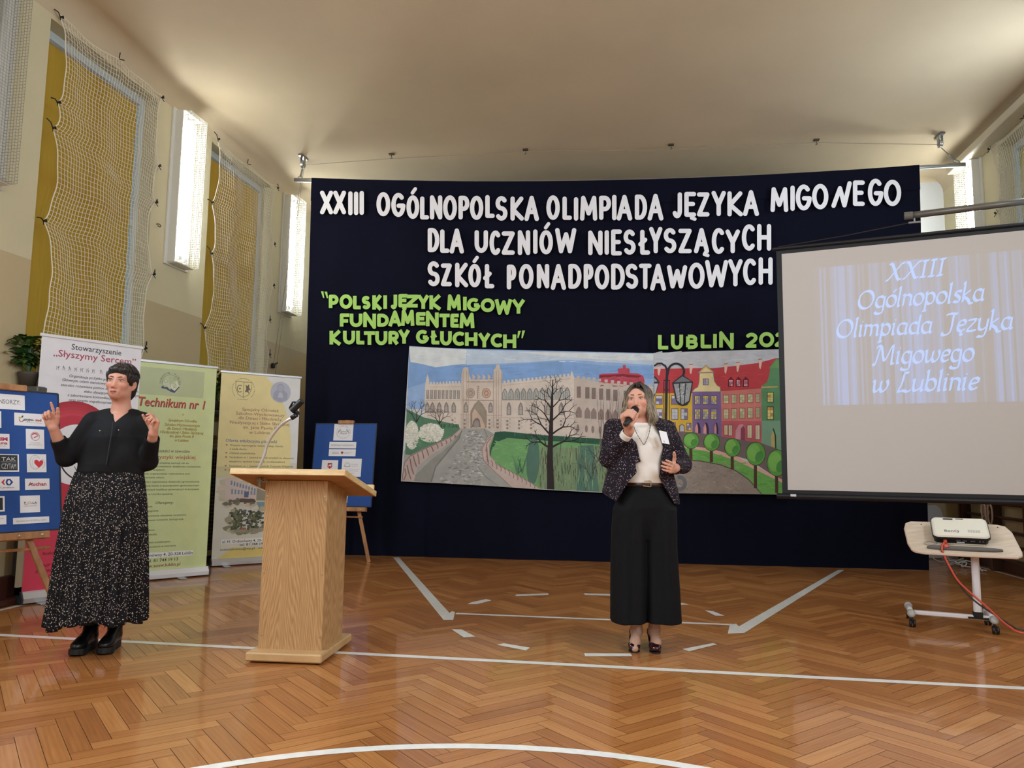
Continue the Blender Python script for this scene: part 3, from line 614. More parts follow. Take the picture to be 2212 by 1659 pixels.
def row(word, f, boxes, wpx, material, colour, where, group, cap):
    for i, (ch, b) in enumerate(zip(word, boxes)):
        g = b[4] if len(b) > 4 else f; x0, y0 = g(b[0], b[2]); x1, y1 = g(b[1], b[3])
        cut_letter(ch, x0, y0, x1, y1, wpx, material, '%s cut-out letter %s, %s letter of %s in %s' % (colour, ch, ORD[i], word, where), group, cap, glyph=b[5] if len(b) > 5 else None)
W_ = dict(wpx=9.5, material=white_paper, colour='white', cap='round'); g1 = 'white paper letters on the curtain'
R1 = 'the top title row'; R2 = 'the second title row'; R3 = 'the third title row'
row('XXIII', c1, [(225, 315, 290, 452), (315, 403, 290, 452), (418, 447, 295, 458), (455, 488, 297, 457), (495, 525, 292, 456)], where=R1, group=g1, **W_)
row('OGÓLNOPOLSKA', c1, [(610, 705, 300, 465), (712, 806, 305, 470), (815, 903, 322, 483), (908, 970, 330, 487), (975, 1060, 322, 487), (1065, 1160, 322, 492), (1170, 1245, 325, 487), (1248, 1340, 325, 490), (1353, 1418, 320, 477), (1422, 1505, 327, 495), (1525, 1617, 330, 495), (1620, 1720, 325, 498)], where=R1, group=g1, **W_)
row('OLIMPIADA', c1, [(1770, 1862, 322, 490), (1880, 1945, 330, 490), (1958, 1988, 335, 495), (2000, 2118, 325, 495), (2130, 2212, 325, 490), (68, 100, 252, 423, c2), (100, 205, 252, 425, c2), (222, 305, 250, 420, c2), (308, 415, 245, 425, c2)], where=R1, group=g1, **W_)
row('JĘZYKA', c2, [(470, 540, 235, 410), (555, 635, 232, 400), (640, 725, 235, 398), (738, 835, 225, 395), (845, 950, 228, 397), (950, 1058, 220, 395)], where=R1, group=g1, **W_)
row('MIGOWEGO', c2, [(1135, 1255, 200, 368), (1268, 1300, 190, 360), (1305, 1410, 182, 357), (1415, 1525, 178, 350), (1545, 1682, 160, 340, c2, 'folded W'), (1690, 1770, 155, 327), (1790, 1892, 143, 327), (1897, 2015, 150, 328)], where=R1, group=g1, **W_)
row('DLA', c1, [(960, 1040, 545, 710), (1045, 1110, 555, 715), (1110, 1208, 548, 720)], where=R2, group=g1, **W_)
row('UCZNIÓW', c1, [(1280, 1372, 560, 715), (1382, 1460, 562, 730), (1465, 1555, 568, 728), (1575, 1660, 560, 730), (1682, 1708, 555, 722), (1722, 1815, 560, 725), (1830, 1975, 545, 718)], where=R2, group=g1, **W_)
row('NIESŁYSZĄCYCH', c2, [(-92, 5, 492, 658), (20, 47, 490, 655), (62, 135, 485, 660), (145, 228, 485, 655), (258, 325, 487, 655), (318, 408, 468, 645), (415, 502, 475, 645), (515, 605, 480, 645), (620, 722, 475, 645), (740, 828, 475, 650), (832, 930, 485, 645), (942, 1035, 450, 628), (1045, 1140, 448, 628)], where=R2, group=g1, **W_)
row('SZKÓŁ', c1, [(958, 1043, 772, 943), (1050, 1125, 787, 943), (1147, 1237, 782, 950), (1237, 1325, 790, 950), (1350, 1415, 790, 957)], where=R3, group=g1, **W_)
row('PONADPODSTAWOWYCH', c1, [(1500, 1565, 795, 965), (1583, 1683, 790, 962), (1705, 1790, 790, 957), (1800, 1905, 790, 968), (1920, 2010, 790, 960), (2025, 2092, 790, 960), (2100, 2200, 795, 965), (62, 155, 715, 890, c2), (158, 245, 715, 885, c2), (250, 335, 715, 887, c2), (325, 432, 715, 897, c2), (438, 575, 725, 882, c2), (582, 692, 708, 885, c2), (695, 850, 690, 875, c2), (850, 948, 685, 868, c2), (950, 1043, 680, 860, c2), (1055, 1150, 672, 857, c2)], where=R3, group=g1, **W_)
G_ = dict(wpx=7.9, material=green_paper, colour='light green', cap='flat'); g2 = 'green paper letters on the curtain'
Q1 = 'the first green line'; Q2 = 'the second green line'; Q3 = 'the third green line'; Q4 = 'the green line at the right'
row('POLSKI', c1, [(285, 352, 1000, 1092), (358, 447, 998, 1097), (450, 503, 1008, 1100), (510, 570, 1008, 1100), (582, 650, 1005, 1102), (658, 682, 1005, 1097)], where=Q1, group=g2, **G_)
row('JĘZYK', c1, [(715, 752, 1000, 1100), (760, 822, 995, 1087), (818, 892, 1000, 1088), (890, 970, 1005, 1097), (972, 1055, 1005, 1100)], where=Q1, group=g2, **G_)
row('MIGOWY', c1, [(1093, 1188, 1010, 1107), (1200, 1228, 1015, 1107), (1228, 1318, 1022, 1115), (1322, 1418, 1025, 1120), (1420, 1535, 1032, 1125), (1535, 1625, 1035, 1130)], where=Q1, group=g2, **G_)
row('FUNDAMENTEM', c1, [(360, 425, 1128, 1218), (428, 515, 1130, 1222), (520, 608, 1130, 1222), (615, 695, 1130, 1220), (693, 780, 1120, 1215), (778, 870, 1115, 1212), (880, 945, 1120, 1210), (948, 1035, 1122, 1215), (1040, 1110, 1130, 1222), (1115, 1172, 1130, 1225), (1177, 1280, 1135, 1228)], where=Q2, group=g2, **G_)
row('KULTURY', c1, [(290, 372, 1247, 1340), (382, 465, 1247, 1340), (472, 528, 1247, 1340), (525, 600, 1250, 1342), (602, 685, 1250, 1345), (692, 765, 1248, 1338), (760, 838, 1242, 1335)], where=Q3, group=g2, **G_)
row('GŁUCHYCH', c1, [(880, 968, 1240, 1335), (985, 1040, 1245, 1340), (1045, 1125, 1250, 1347), (1130, 1208, 1252, 1350), (1215, 1300, 1258, 1350), (1305, 1388, 1265, 1360), (1390, 1468, 1265, 1360), (1475, 1565, 1272, 1365)], where=Q3, group=g2, **G_)
row('LUBLIN', c2, [(378, 447, 1195, 1293), (465, 547, 1193, 1293), (567, 647, 1193, 1290), (665, 737, 1190, 1285), (745, 778, 1188, 1283), (790, 888, 1182, 1280)], where=Q4, group=g2, **G_)
row('202', c2, [(965, 1052, 1180, 1282), (1058, 1160, 1175, 1278), (1162, 1245, 1175, 1275)], where=Q4, group=g2, **G_)
for lab, qs in (('opening', ((232, 978, 254, 1022), (256, 980, 280, 1024))), ('closing', ((1572, 1248, 1596, 1296), (1600, 1245, 1625, 1298)))):
    for i, (a, b, c, d) in enumerate(qs):
        mb = MB(); sg = 1 if lab == 'opening' else -1
        poly = [(a, b), (a + (c - a) * .75, b), (c, d), (c - 8, d)] if sg > 0 else [(a + 5, b), (c, b), (a + 8, d), (a, d)]
        P = [c1(*p) for p in poly]; mb.add([cpx(x, y, .040) for x, y in P] + [cpx(x, y, .044) for x, y in P], [(4, 5, 6, 7), (0, 1, 5, 4), (1, 2, 6, 5), (2, 3, 7, 6), (3, 0, 4, 7)])
        tag(mb.build('paper_letter', green_paper), '%s %s quotation mark cut from green paper, %s' % (('left', 'right')[i], lab, 'before POLSKI' if sg > 0 else 'after the last word GŁUCHYCH'), 'letter', g2)
# ------------------------------------------------------------------ flat painted artwork helper
class Art:
    """flat artwork on a surface: to3(x, y, off) maps artwork units to the surface"""
    def __init__(s, mb, to3, step=.00022, mi=0): s.mb = mb; s.t0 = to3; s.st = step; s.mi = mi; s.n = 0
    def t(s, x, y, o): return s.t0(x, y, o + (s.n % 60) * s.st / 64)
    def poly(s, pts, col, lay=1):
        s.n += 1
        s.mb.add([s.t(x, y, lay * s.st) for x, y in pts], [tuple(range(len(pts)))], s.mi, col, ID)
    def rect(s, x0, y0, x1, y1, col, lay=1): s.poly([(x0, y0), (x1, y0), (x1, y1), (x0, y1)], col, lay)
    def ell(s, cx, cy, rx, ry, col, lay=1, n=22, rot=0.0, jit=0.0):
        c, q = math.cos(rot), math.sin(rot); P = []
        for a in np.linspace(0, 2 * PI, n + 1)[:-1]:
            k = 1 + jit * random.uniform(-1, 1); u, v = rx * k * math.cos(a), ry * k * math.sin(a); P.append((cx + u * c - v * q, cy + u * q + v * c))
        s.poly(P, col, lay)
    def ring(s, cx, cy, rx, ry, w, col, lay=1, a0=0, a1=360, n=40):
        P = [(cx + rx * math.cos(math.radians(a)), cy + ry * math.sin(math.radians(a))) for a in np.linspace(a0, a1, n)]; s.line(P, w, col, lay)
    def line(s, pts, w, col, lay=1, w2=None):
        s.n += 1
        P = np.array(pts, float); k = len(P)
        if k < 2: return
        T = np.gradient(P, axis=0); T /= np.linalg.norm(T, axis=1)[:, None] + 1e-9; Nn = np.c_[-T[:, 1], T[:, 0]]; W = np.linspace(w, w if w2 is None else w2, k)[:, None] / 2
        A, B = P - Nn * W, P + Nn * W; V = []
        for a, b in zip(A, B): V += [s.t(a[0], a[1], lay * s.st), s.t(b[0], b[1], lay * s.st)]
        s.mb.add(V, [(2 * i, 2 * i + 2, 2 * i + 3, 2 * i + 1) for i in range(k - 1)], s.mi, col, ID)
    def text(s, body, x, y, size, col, lay=1, **k):
        put_text(s.mb, body, x, y, size, col, to3=lambda a, b, z: s.t(a, b, lay * s.st), mi=s.mi, **k)
    def arctext(s, body, cx, cy, r, size, a0, a1, col, lay=1):
        for ch, a in zip(body, np.linspace(a0, a1, len(body))):
            if ch == ' ': continue
            V, F = text_faces(ch, 0, 0, 1); 
            if not len(V): continue
            t = math.radians(a); W = (V - (V[:, 0].max() / 2, 0)) * size
            P = [s.t(cx + (r + v) * math.cos(t) + u * math.sin(t), cy + (r + v) * math.sin(t) - u * math.cos(t), lay * s.st) for u, v in W]
            s.mb.add(P, F, s.mi, col, ID)
paint_cloth = mat('painted_cloth', (200, 200, 200), .8, attr=True, var=.10, vscale=7, bump=.25, bscale=9)
print_m = mat('printed_sheet', (230, 230, 230), .45, attr=True, var=.035, vscale=9)
paper_m = mat('printed_paper', (235, 235, 235), .55, attr=True)
def jt(v, c): k = random.uniform(-v, v); return tuple(int(max(0, min(255, q + k + random.uniform(-2, 2)))) for q in c)
def branch(A, x, y, a, L, w, col, lay, depth, spread=.55, shrink=.72):
    x2, y2 = x + L * math.cos(a), y - L * math.sin(a); m = ((x + x2) / 2 + random.uniform(-.06, .06) * L, (y + y2) / 2 + random.uniform(-.06, .06) * L)
    A.line([(x, y), m, (x2, y2)], w, col, lay, w * .65)
    if depth <= 0: return
    for k in (-1, 1):
        branch(A, x2, y2, a + k * spread * random.uniform(.5, 1.25), L * shrink * random.uniform(.75, 1.1), w * .62, col, lay, depth - 1, spread, shrink)
    if random.random() < .45: branch(A, (x + x2) / 2, (y + y2) / 2, a + random.choice((-1, 1)) * spread * 1.5, L * .5, w * .5, col, lay, depth - 2, spread, shrink)
# ------------------------------------------------------------------ painted castle sheet and painted town sheet
MOFF = .046
def mural(name, outline, fmap, label, painter, clip):
    t = thing(name, cpx(*fmap(*outline[0]), MOFF), label, 'painting', None); mb = MB(); n = len(outline)
    A = [cpx(*fmap(*p), MOFF - .006) for p in outline]; B = [cpx(*fmap(*p), MOFF) for p in outline]
    mb.add(A + B, [tuple(range(n, 2 * n))] + [(i, (i + 1) % n, n + (i + 1) % n, n + i) for i in range(n)], 0, (214, 214, 210))
    painter(Art(mb, lambda x, y, o: cpx(*fmap(*clip(x, y)), MOFF + o))); mb.C = [tuple(int(q + (250 - q) * .14) for q in c) if sum(c) > 230 else c for c in mb.C]; mb.build('painted_cloth', paint_cloth, t); return t
m3 = lambda x, y: (860 + x / 4.88, 740 + y / 4.88)
m4 = lambda x, y: (1260 + x / 4.739, 740 + y / 4.739)
def crenel(A, x0, y0, x1, y1, n, w, h, col, lay):
    for i in range(n):
        q = (i + .5) / n; x, y = x0 + (x1 - x0) * q, y0 + (y1 - y0) * q; A.rect(x - w / 2, y - h, x + w / 2, y + 4, col, lay)
def castle(A):
    random.seed(21)
    be, be2, br, gr = (218, 202, 186), (198, 180, 164), (150, 124, 108), (160, 158, 152)
    A.poly([(118, 40), (600, 62), (2147, 100), (2690, 112), (2690, 900), (2147, 700), (90, 700)], (142, 176, 224), 1)
    A.poly([(112, 120), (700, 230), (1100, 235), (1700, 195), (2147, 240), (2690, 250), (2690, 380), (2147, 360), (1100, 430), (600, 440), (300, 420), (100, 480)], (118, 160, 216), 2)
    for _ in range(70):
        x, y = random.uniform(140, 2600), random.uniform(250, 420); A.line([(x, y), (x + random.uniform(60, 180), y + random.uniform(-12, 12))], random.uniform(4, 14), jt(14, (112, 156, 218)), 3)
    A.poly([(120, 44), (600, 66), (722, 74), (712, 225), (560, 238), (400, 262), (250, 225), (130, 205)], (222, 226, 226), 3)
    A.poly([(722, 76), (1450, 96), (2147, 108), (2690, 118), (2690, 235), (2147, 205), (1800, 180), (1400, 205), (1050, 222), (720, 235)], (190, 208, 226), 3)
    A.poly([(1250, 98), (2147, 110), (2690, 120), (2690, 190), (2147, 180), (1700, 150)], (222, 226, 226), 4)
    for _ in range(60):
        x = random.uniform(140, 2600); y = random.uniform(110, 205); A.line([(x, y), (x + random.uniform(40, 140), y + random.uniform(-10, 10))], random.uniform(3, 9), jt(14, (208, 216, 222)), 5)
    # red tower
    def T(p): return [(1952 + 1.0298 * x, 1.0298 * y) for x, y in p]
    A.poly(T([(162, 330), (200, 318), (358, 312), (352, 268), (404, 262), (407, 230), (434, 230), (436, 262), (472, 265), (476, 312), (560, 316), (612, 340), (626, 380), (626, 470), (450, 490), (160, 440)]), (186, 48, 66), 4)
    A.poly(T([(165, 335), (400, 322), (600, 340), (560, 360), (350, 348), (165, 362)]), (140, 38, 52), 5)
    for _ in range(50):
        x, y = random.uniform(170, 600), random.uniform(350, 450); A.line(T([(x, y), (x + random.uniform(20, 60), y + random.uniform(-14, 14))]), random.uniform(3, 7), jt(18, random.choice(((150, 40, 56), (206, 70, 88)))), 6)
    # castle body
    A.poly([(285, 450), (298, 370), (312, 330), (324, 372), (328, 440), (662, 428), (662, 905), (270, 900)], be, 5)
    A.poly([(1090, 430), (1815, 352), (1830, 288), (1850, 352), (1860, 372), (2147, 420), (2690, 470), (2690, 1090), (2147, 1020), (1000, 950)], be, 5)
    A.poly([(1855, 372), (2147, 420), (2690, 480), (2690, 1090), (2147, 1020), (1850, 985)], be2, 6)
    A.poly([(652, 905), (668, 330), (684, 275), (704, 260), (738, 262), (748, 340), (772, 392), (996, 390), (1006, 290), (1030, 262), (1034, 236), (1068, 236), (1074, 276), (1098, 310), (1098, 940)], (212, 194, 176), 6)
    crenel(A, 330, 438, 660, 426, 10, 18, 22, be, 6); crenel(A, 1100, 428, 1815, 352, 17, 24, 26, be, 6); crenel(A, 1870, 372, 2150, 410, 5, 34, 26, be2, 7); crenel(A, 2160, 412, 2690, 470, 8, 34, 26, be2, 7)
    for k in range(4): x = 785 + k * 54; A.poly([(x, 398), (x - 4, 330), (x + 22, 352), (x + 34, 366), (x + 14, 380), (x + 40, 398)], (206, 182, 160), 7)
    for k in range(22): A.ell(730 + k * 13, 414, 5, 8, br, 8, 8)
    for k in range(26): A.ell(345 + k * 12.4, 470 - k * .2, 4, 6, (188, 164, 146), 8, 8)
    for k in range(46): A.ell(1108 + k * 15.6, 452 - k * 1.6, 4, 6, (188, 164, 146), 8, 8)
    for x in (674, 690, 722, 744, 1008, 1034, 1060, 1088): A.line([(x, 300), (x + random.uniform(-5, 3), 580), (x + random.uniform(-6, 4), 900)], random.uniform(3, 8), (172, 148, 128), 8)
    for k in range(9): x = 312 + k * 40.5; A.rect(x - 14, 498 + k * .6, x + 14, 595, (138, 130, 122), 8); A.line([(x - 2, 505), (x + 4, 590)], 5, (206, 190, 172), 9)
    def gothic(x, y0, y1, w, c, lay): A.poly([(x - w, y1), (x - w, y0 + (y1 - y0) * .4), (x - w * .5, y0 + (y1 - y0) * .14), (x, y0), (x + w * .5, y0 + (y1 - y0) * .14), (x + w, y0 + (y1 - y0) * .4), (x + w, y1)], c, lay)
    for x in (308, 362, 434, 508, 586, 714, 974, 1168, 1292, 1425, 1582, 1720):
        k = 1 + max(0, (x - 1100)) / 2600; gothic(x, 625, 738 + (x > 1100) * 26, 23 * k, (132, 116, 104), 8); gothic(x, 650, 725 + (x > 1100) * 30, 13 * k, (176, 168, 158), 9)
        for z in (670, 700): A.line([(x - 15 * k, z), (x + 13 * k, z + 3)], 4, (120, 104, 92), 10)
    for k in range(11):
        x = 1124 + k * 66; gothic(x, 482 - k * 1.5, 606 - k * .4, 29, (126, 120, 110), 8); gothic(x, 496 - k * 1.5, 598, 20, (168, 170, 166), 9)
        A.line([(x - 10, 520), (x, 545), (x + 8 * (-1) ** k, 590)], 6, (130, 124, 112), 10)
    for x in (306, 586, 714, 976, 1062, 1164, 1288, 1415, 1575, 1730):
        for j in range(6): A.ell(x + (-13 if j % 2 else 13), 800 + j * 19 + (x > 1100) * 8, 13, 13, (142, 122, 108) if j % 2 else (196, 182, 168), 8, 8)
    for x in (1905, 1995, 2062, 2140, 2215, 2290, 2400, 2500, 2600):
        y = 460 + (x - 1880) * .09; A.rect(x - 22, y, x + 22, y + 120, (124, 102, 92), 8); gothic(x, y + 210, y + 330, 30, (134, 112, 100), 8); A.ell(x - 10, y + 440, 16, 40, (130, 108, 98), 8, 10)
    for cx, c in ((763, (182, 160, 140)), (930, (206, 160, 130))):
        A.ell(cx, 533, 47, 52, (140, 118, 104), 8); A.ell(cx, 533, 40, 45, c, 9)
        for k in range(7): a = k * 2 * PI / 7; A.ell(cx + 20 * math.cos(a), 533 + 23 * math.sin(a), 8, 9, (150, 120, 104), 10, 9)
    A.line([(846, 455), (840, 520), (836, 595)], 7, (140, 118, 104), 9); 
    for k in range(7): A.line([(836 - 8, 460 + k * 20), (836 + 26, 466 + k * 20)], 5, (140, 118, 104), 9)
    A.line([(680, 606), (1010, 612)], 8, (150, 128, 112), 9); A.line([(650, 760), (1098, 770)], 5, (170, 146, 128), 8); A.line([(1098, 606), (1830, 600)], 6, (168, 146, 128), 8); A.line([(290, 612), (660, 606)], 4, (180, 158, 140), 8); A.line([(1000, 790), (1900, 800)], 4, (186, 162, 146), 8)
    gothic(848, 608, 900, 86, (140, 124, 106), 9); gothic(848, 640, 905, 66, (206, 174, 148), 10)
    A.poly([(848, 616), (900, 690), (926, 780), (932, 890), (912, 880), (880, 790), (800, 690)], (150, 136, 116), 11)
    A.poly([(778, 892), (790, 830), (812, 802), (836, 792), (860, 815), (872, 892)], (118, 104, 98), 11); A.ell(826, 860, 26, 40, (150, 138, 130), 12, 14)
    # road, walls, greenery
    A.poly([(640, 905), (905, 900), (1010, 962), (1400, 960), (2147, 1022), (2690, 1080), (2690, 1600), (2147, 1582), (1500, 1548), (1180, 1532), (60, 1462), (45, 1462), (60, 1150), (200, 900)], (158, 156, 148), 7)
    A.poly([(655, 930), (560, 1075), (330, 1250), (180, 1400), (165, 1462), (345, 1470), (385, 1330), (520, 1170), (660, 1000)], (134, 132, 122), 8)
    A.line([(672, 925), (640, 1010), (500, 1180), (395, 1310), (350, 1468)], 12, (104, 104, 100), 9)
    A.line([(905, 905), (940, 990), (880, 1110), (838, 1200), (850, 1320), (930, 1420), (1060, 1530)], 7, (112, 108, 102), 9)
    for _ in range(330):
        q = random.random(); y = 930 + q * 580; c = 800 - 170 * q + 60 * math.sin(q * 3); x = c + random.uniform(-1, 1) * (90 + 260 * q) * .75
        if y > 1120 and x < 480 - (y - 1120) * .3: continue
        A.ell(x, y, random.uniform(7, 24), random.uniform(3, 9), jt(8, random.choice(((120, 118, 114), (194, 194, 188), (142, 140, 132), (176, 172, 164)))), 9 + random.randint(0, 2), 9, random.uniform(-.3, .3))
    A.poly([(90, 700), (275, 790), (640, 870), (650, 905), (560, 985), (320, 1095), (130, 1185), (75, 1180), (85, 860)], (66, 112, 78), 8)
    for _ in range(60): x = random.uniform(440, 640); A.line([(x, 895), (x + random.uniform(-12, 12), 860)], 9, jt(14, (56, 96, 66)), 9)
    for cx, cy, rx, ry, n in ((145, 975, 72, 148, 260), (350, 952, 134, 100, 300)):
        A.ell(cx, cy, rx, ry, (206, 204, 184), 9, 26, 0, .06)
        for _ in range(n):
            a, q = random.uniform(0, 2 * PI), math.sqrt(random.random()); A.ell(cx + rx * q * math.cos(a), cy + ry * q * math.sin(a), random.uniform(5, 11), random.uniform(4, 9), jt(10, random.choice(((234, 232, 214), (220, 214, 190), (240, 240, 230)))), 10 + random.randint(0, 1), 7)
    for _ in range(26): A.ell(random.choice((225, 330, 200)) + random.uniform(-50, 50), random.uniform(1010, 1090), 9, 6, (84, 142, 84), 12, 7)
    A.poly([(652, 902), (560, 985), (320, 1095), (120, 1190), (60, 1260), (34, 1462), (165, 1462), (205, 1310), (335, 1195), (500, 1090), (640, 965), (668, 925)], (190, 164, 154), 12)
    lw = [(652, 908), (560, 992), (320, 1102), (125, 1196), (66, 1270), (40, 1460)]; A.line(lw, 9, (120, 92, 84), 13)
    for x, y, x2, y2 in ((595, 975, 590, 1005), (545, 1010, 550, 1045), (500, 1030, 506, 1070), (450, 1050, 462, 1092), (405, 1070, 420, 1118), (350, 1095, 372, 1150), (298, 1120, 320, 1190), (250, 1140, 272, 1225), (205, 1170, 222, 1285), (160, 1190, 195, 1310), (125, 1225, 165, 1390), (95, 1290, 135, 1440), (70, 1330, 60, 1450)):
        A.line([(x, y), (x + 14, (y + y2) / 2), (x2, y2)], 11, (112, 84, 76), 13)
    A.poly([(1008, 968), (1400, 968), (2147, 1030), (2690, 1086), (2690, 1600), (2147, 1582), (1480, 1546), (1310, 1430), (1055, 1300), (965, 1195), (960, 1085)], (96, 156, 84), 8)
    A.poly([(1005, 1010), (1020, 945), (1120, 935), (1500, 975), (2147, 1015), (2690, 1070), (2690, 1130), (2147, 1075), (1500, 1030), (1150, 1005), (1040, 1050), (985, 1130), (975, 1200), (960, 1150)], (48, 92, 70), 9)
    for _ in range(90): x = random.uniform(1010, 2600); y = 945 + (x - 1010) * .075; A.line([(x, y + 25), (x + random.uniform(-10, 10), y - random.uniform(4, 18))], 9, jt(10, (50, 94, 70)), 10)
    for _ in range(140): x, y = random.uniform(1010, 1370), random.uniform(1040, 1330); A.line([(x, y), (x + random.uniform(-50, 50), y + random.uniform(-16, 16))], random.uniform(5, 14), jt(16, (104, 164, 88)), 10)
    A.ell(1422, 1250, 70, 245, (58, 98, 80), 11, 26, .04, .02); 
    for x, y in ((1240, 1300), (1290, 1290)):
        for k in range(12): A.line([(x + 20, y + 90), (x + 20 + random.uniform(-60, 60), y + random.uniform(-110, 30))], 11, jt(12, (62, 112, 74)), 11, 3)
    A.poly([(1500, 1100), (1900, 1110), (2147, 1090), (2690, 1130), (2690, 1600), (2147, 1582), (1490, 1546), (1470, 1400)], (104, 132, 88), 10)
    for _ in range(420):
        x, y = random.uniform(1490, 2640), random.uniform(1180, 1560); A.line([(x, y), (x + random.uniform(-16, 16), y - random.uniform(40, 150))], random.uniform(3, 8), jt(16, random.choice(((70, 96, 66), (116, 146, 92), (84, 80, 60), (136, 146, 108)))), 11)
    A.poly([(1900, 1090), (2060, 1080), (2120, 1582), (1880, 1570)], (60, 104, 84), 11); A.poly([(2330, 1130), (2480, 1140), (2520, 1600), (2300, 1590)], (70, 118, 96), 11)
    A.poly([(1000, 965), (935, 1010), (878, 1115), (893, 1240), (980, 1335), (1200, 1532), (1505, 1548), (1310, 1425), (1055, 1295), (962, 1190), (958, 1085), (1012, 985)], (198, 172, 160), 12)
    A.line([(1000, 972), (940, 1020), (884, 1120), (900, 1240), (985, 1330), (1200, 1528)], 7, (128, 100, 90), 13); A.line([(1008, 985), (965, 1080), (966, 1190), (1055, 1290), (1310, 1418), (1495, 1540)], 5, (140, 112, 100), 13)
    for k in range(17):
        q = k / 16; x = 905 + 20 * q + max(0, q - .3) * 690; y = 1130 + q * 375; A.line([(x + 28 * (1 - q), y - 30), (x + 34, y + 5), (x + 30, y + 40)], 8, (124, 96, 86), 13)
    A.line([(975, 1010), (935, 1060), (925, 1150)], 8, (124, 96, 86), 13)
    # bare trees
    dk = (44, 34, 36)
    A.line([(1608, 1560), (1600, 1200), (1612, 900), (1622, 620), (1632, 390)], 78, dk, 14, 8)
    for y, a, L, w in ((1110, 2.6, 120, 24), (1110, .45, 150, 24), (980, 2.3, 150, 20), (975, .6, 150, 20), (870, 2.1, 130, 17), (830, .75, 130, 18), (700, 2.2, 110, 14), (690, .8, 110, 14), (600, 2.2, 80, 10), (560, .9, 80, 10), (480, 2.0, 60, 7), (470, 1.0, 60, 7)): branch(A, 1606 + (1110 - y) * .03, y, a, L, w, dk, 14, 3)
    random.seed(5)
    for x, y, L in ((195, 840, 95), (435, 862, 70)):
        for a in (1.57, 1.05, 2.1): branch(A, x, y, a, L, 10, (48, 46, 52) if x < 300 else (66, 48, 44), 14, 4)
    for k in range(46):
        x = random.uniform(2060, 2560); A.line([(x, random.uniform(1000, 1350)), (x + random.uniform(-120, 160), random.uniform(460, 760))], random.uniform(3, 7), jt(10, (96, 78, 76)), 13, 2)
    for k in range(14): branch(A, random.uniform(2030, 2500), random.uniform(1250, 1540), random.uniform(1.0, 2.3), 130, 8, (62, 60, 58), 14, 2)
mural('painted_sheet', [(118, 37), (400, 52), (720, 75), (1300, 93), (2147, 99), (2694, 112), (2690, 1590), (2147, 1582), (1500, 1548), (800, 1500), (30, 1462), (60, 1000)], m3, 'wide painted cloth of a pale castle with a bare dark tree on the navy curtain', castle, lambda x, y: (max(x, 120 - (y - 37) * .0617), min(y, 1458 + (x - 30) * .058 if x < 1500 else 1543 + (x - 1500) * .05)))
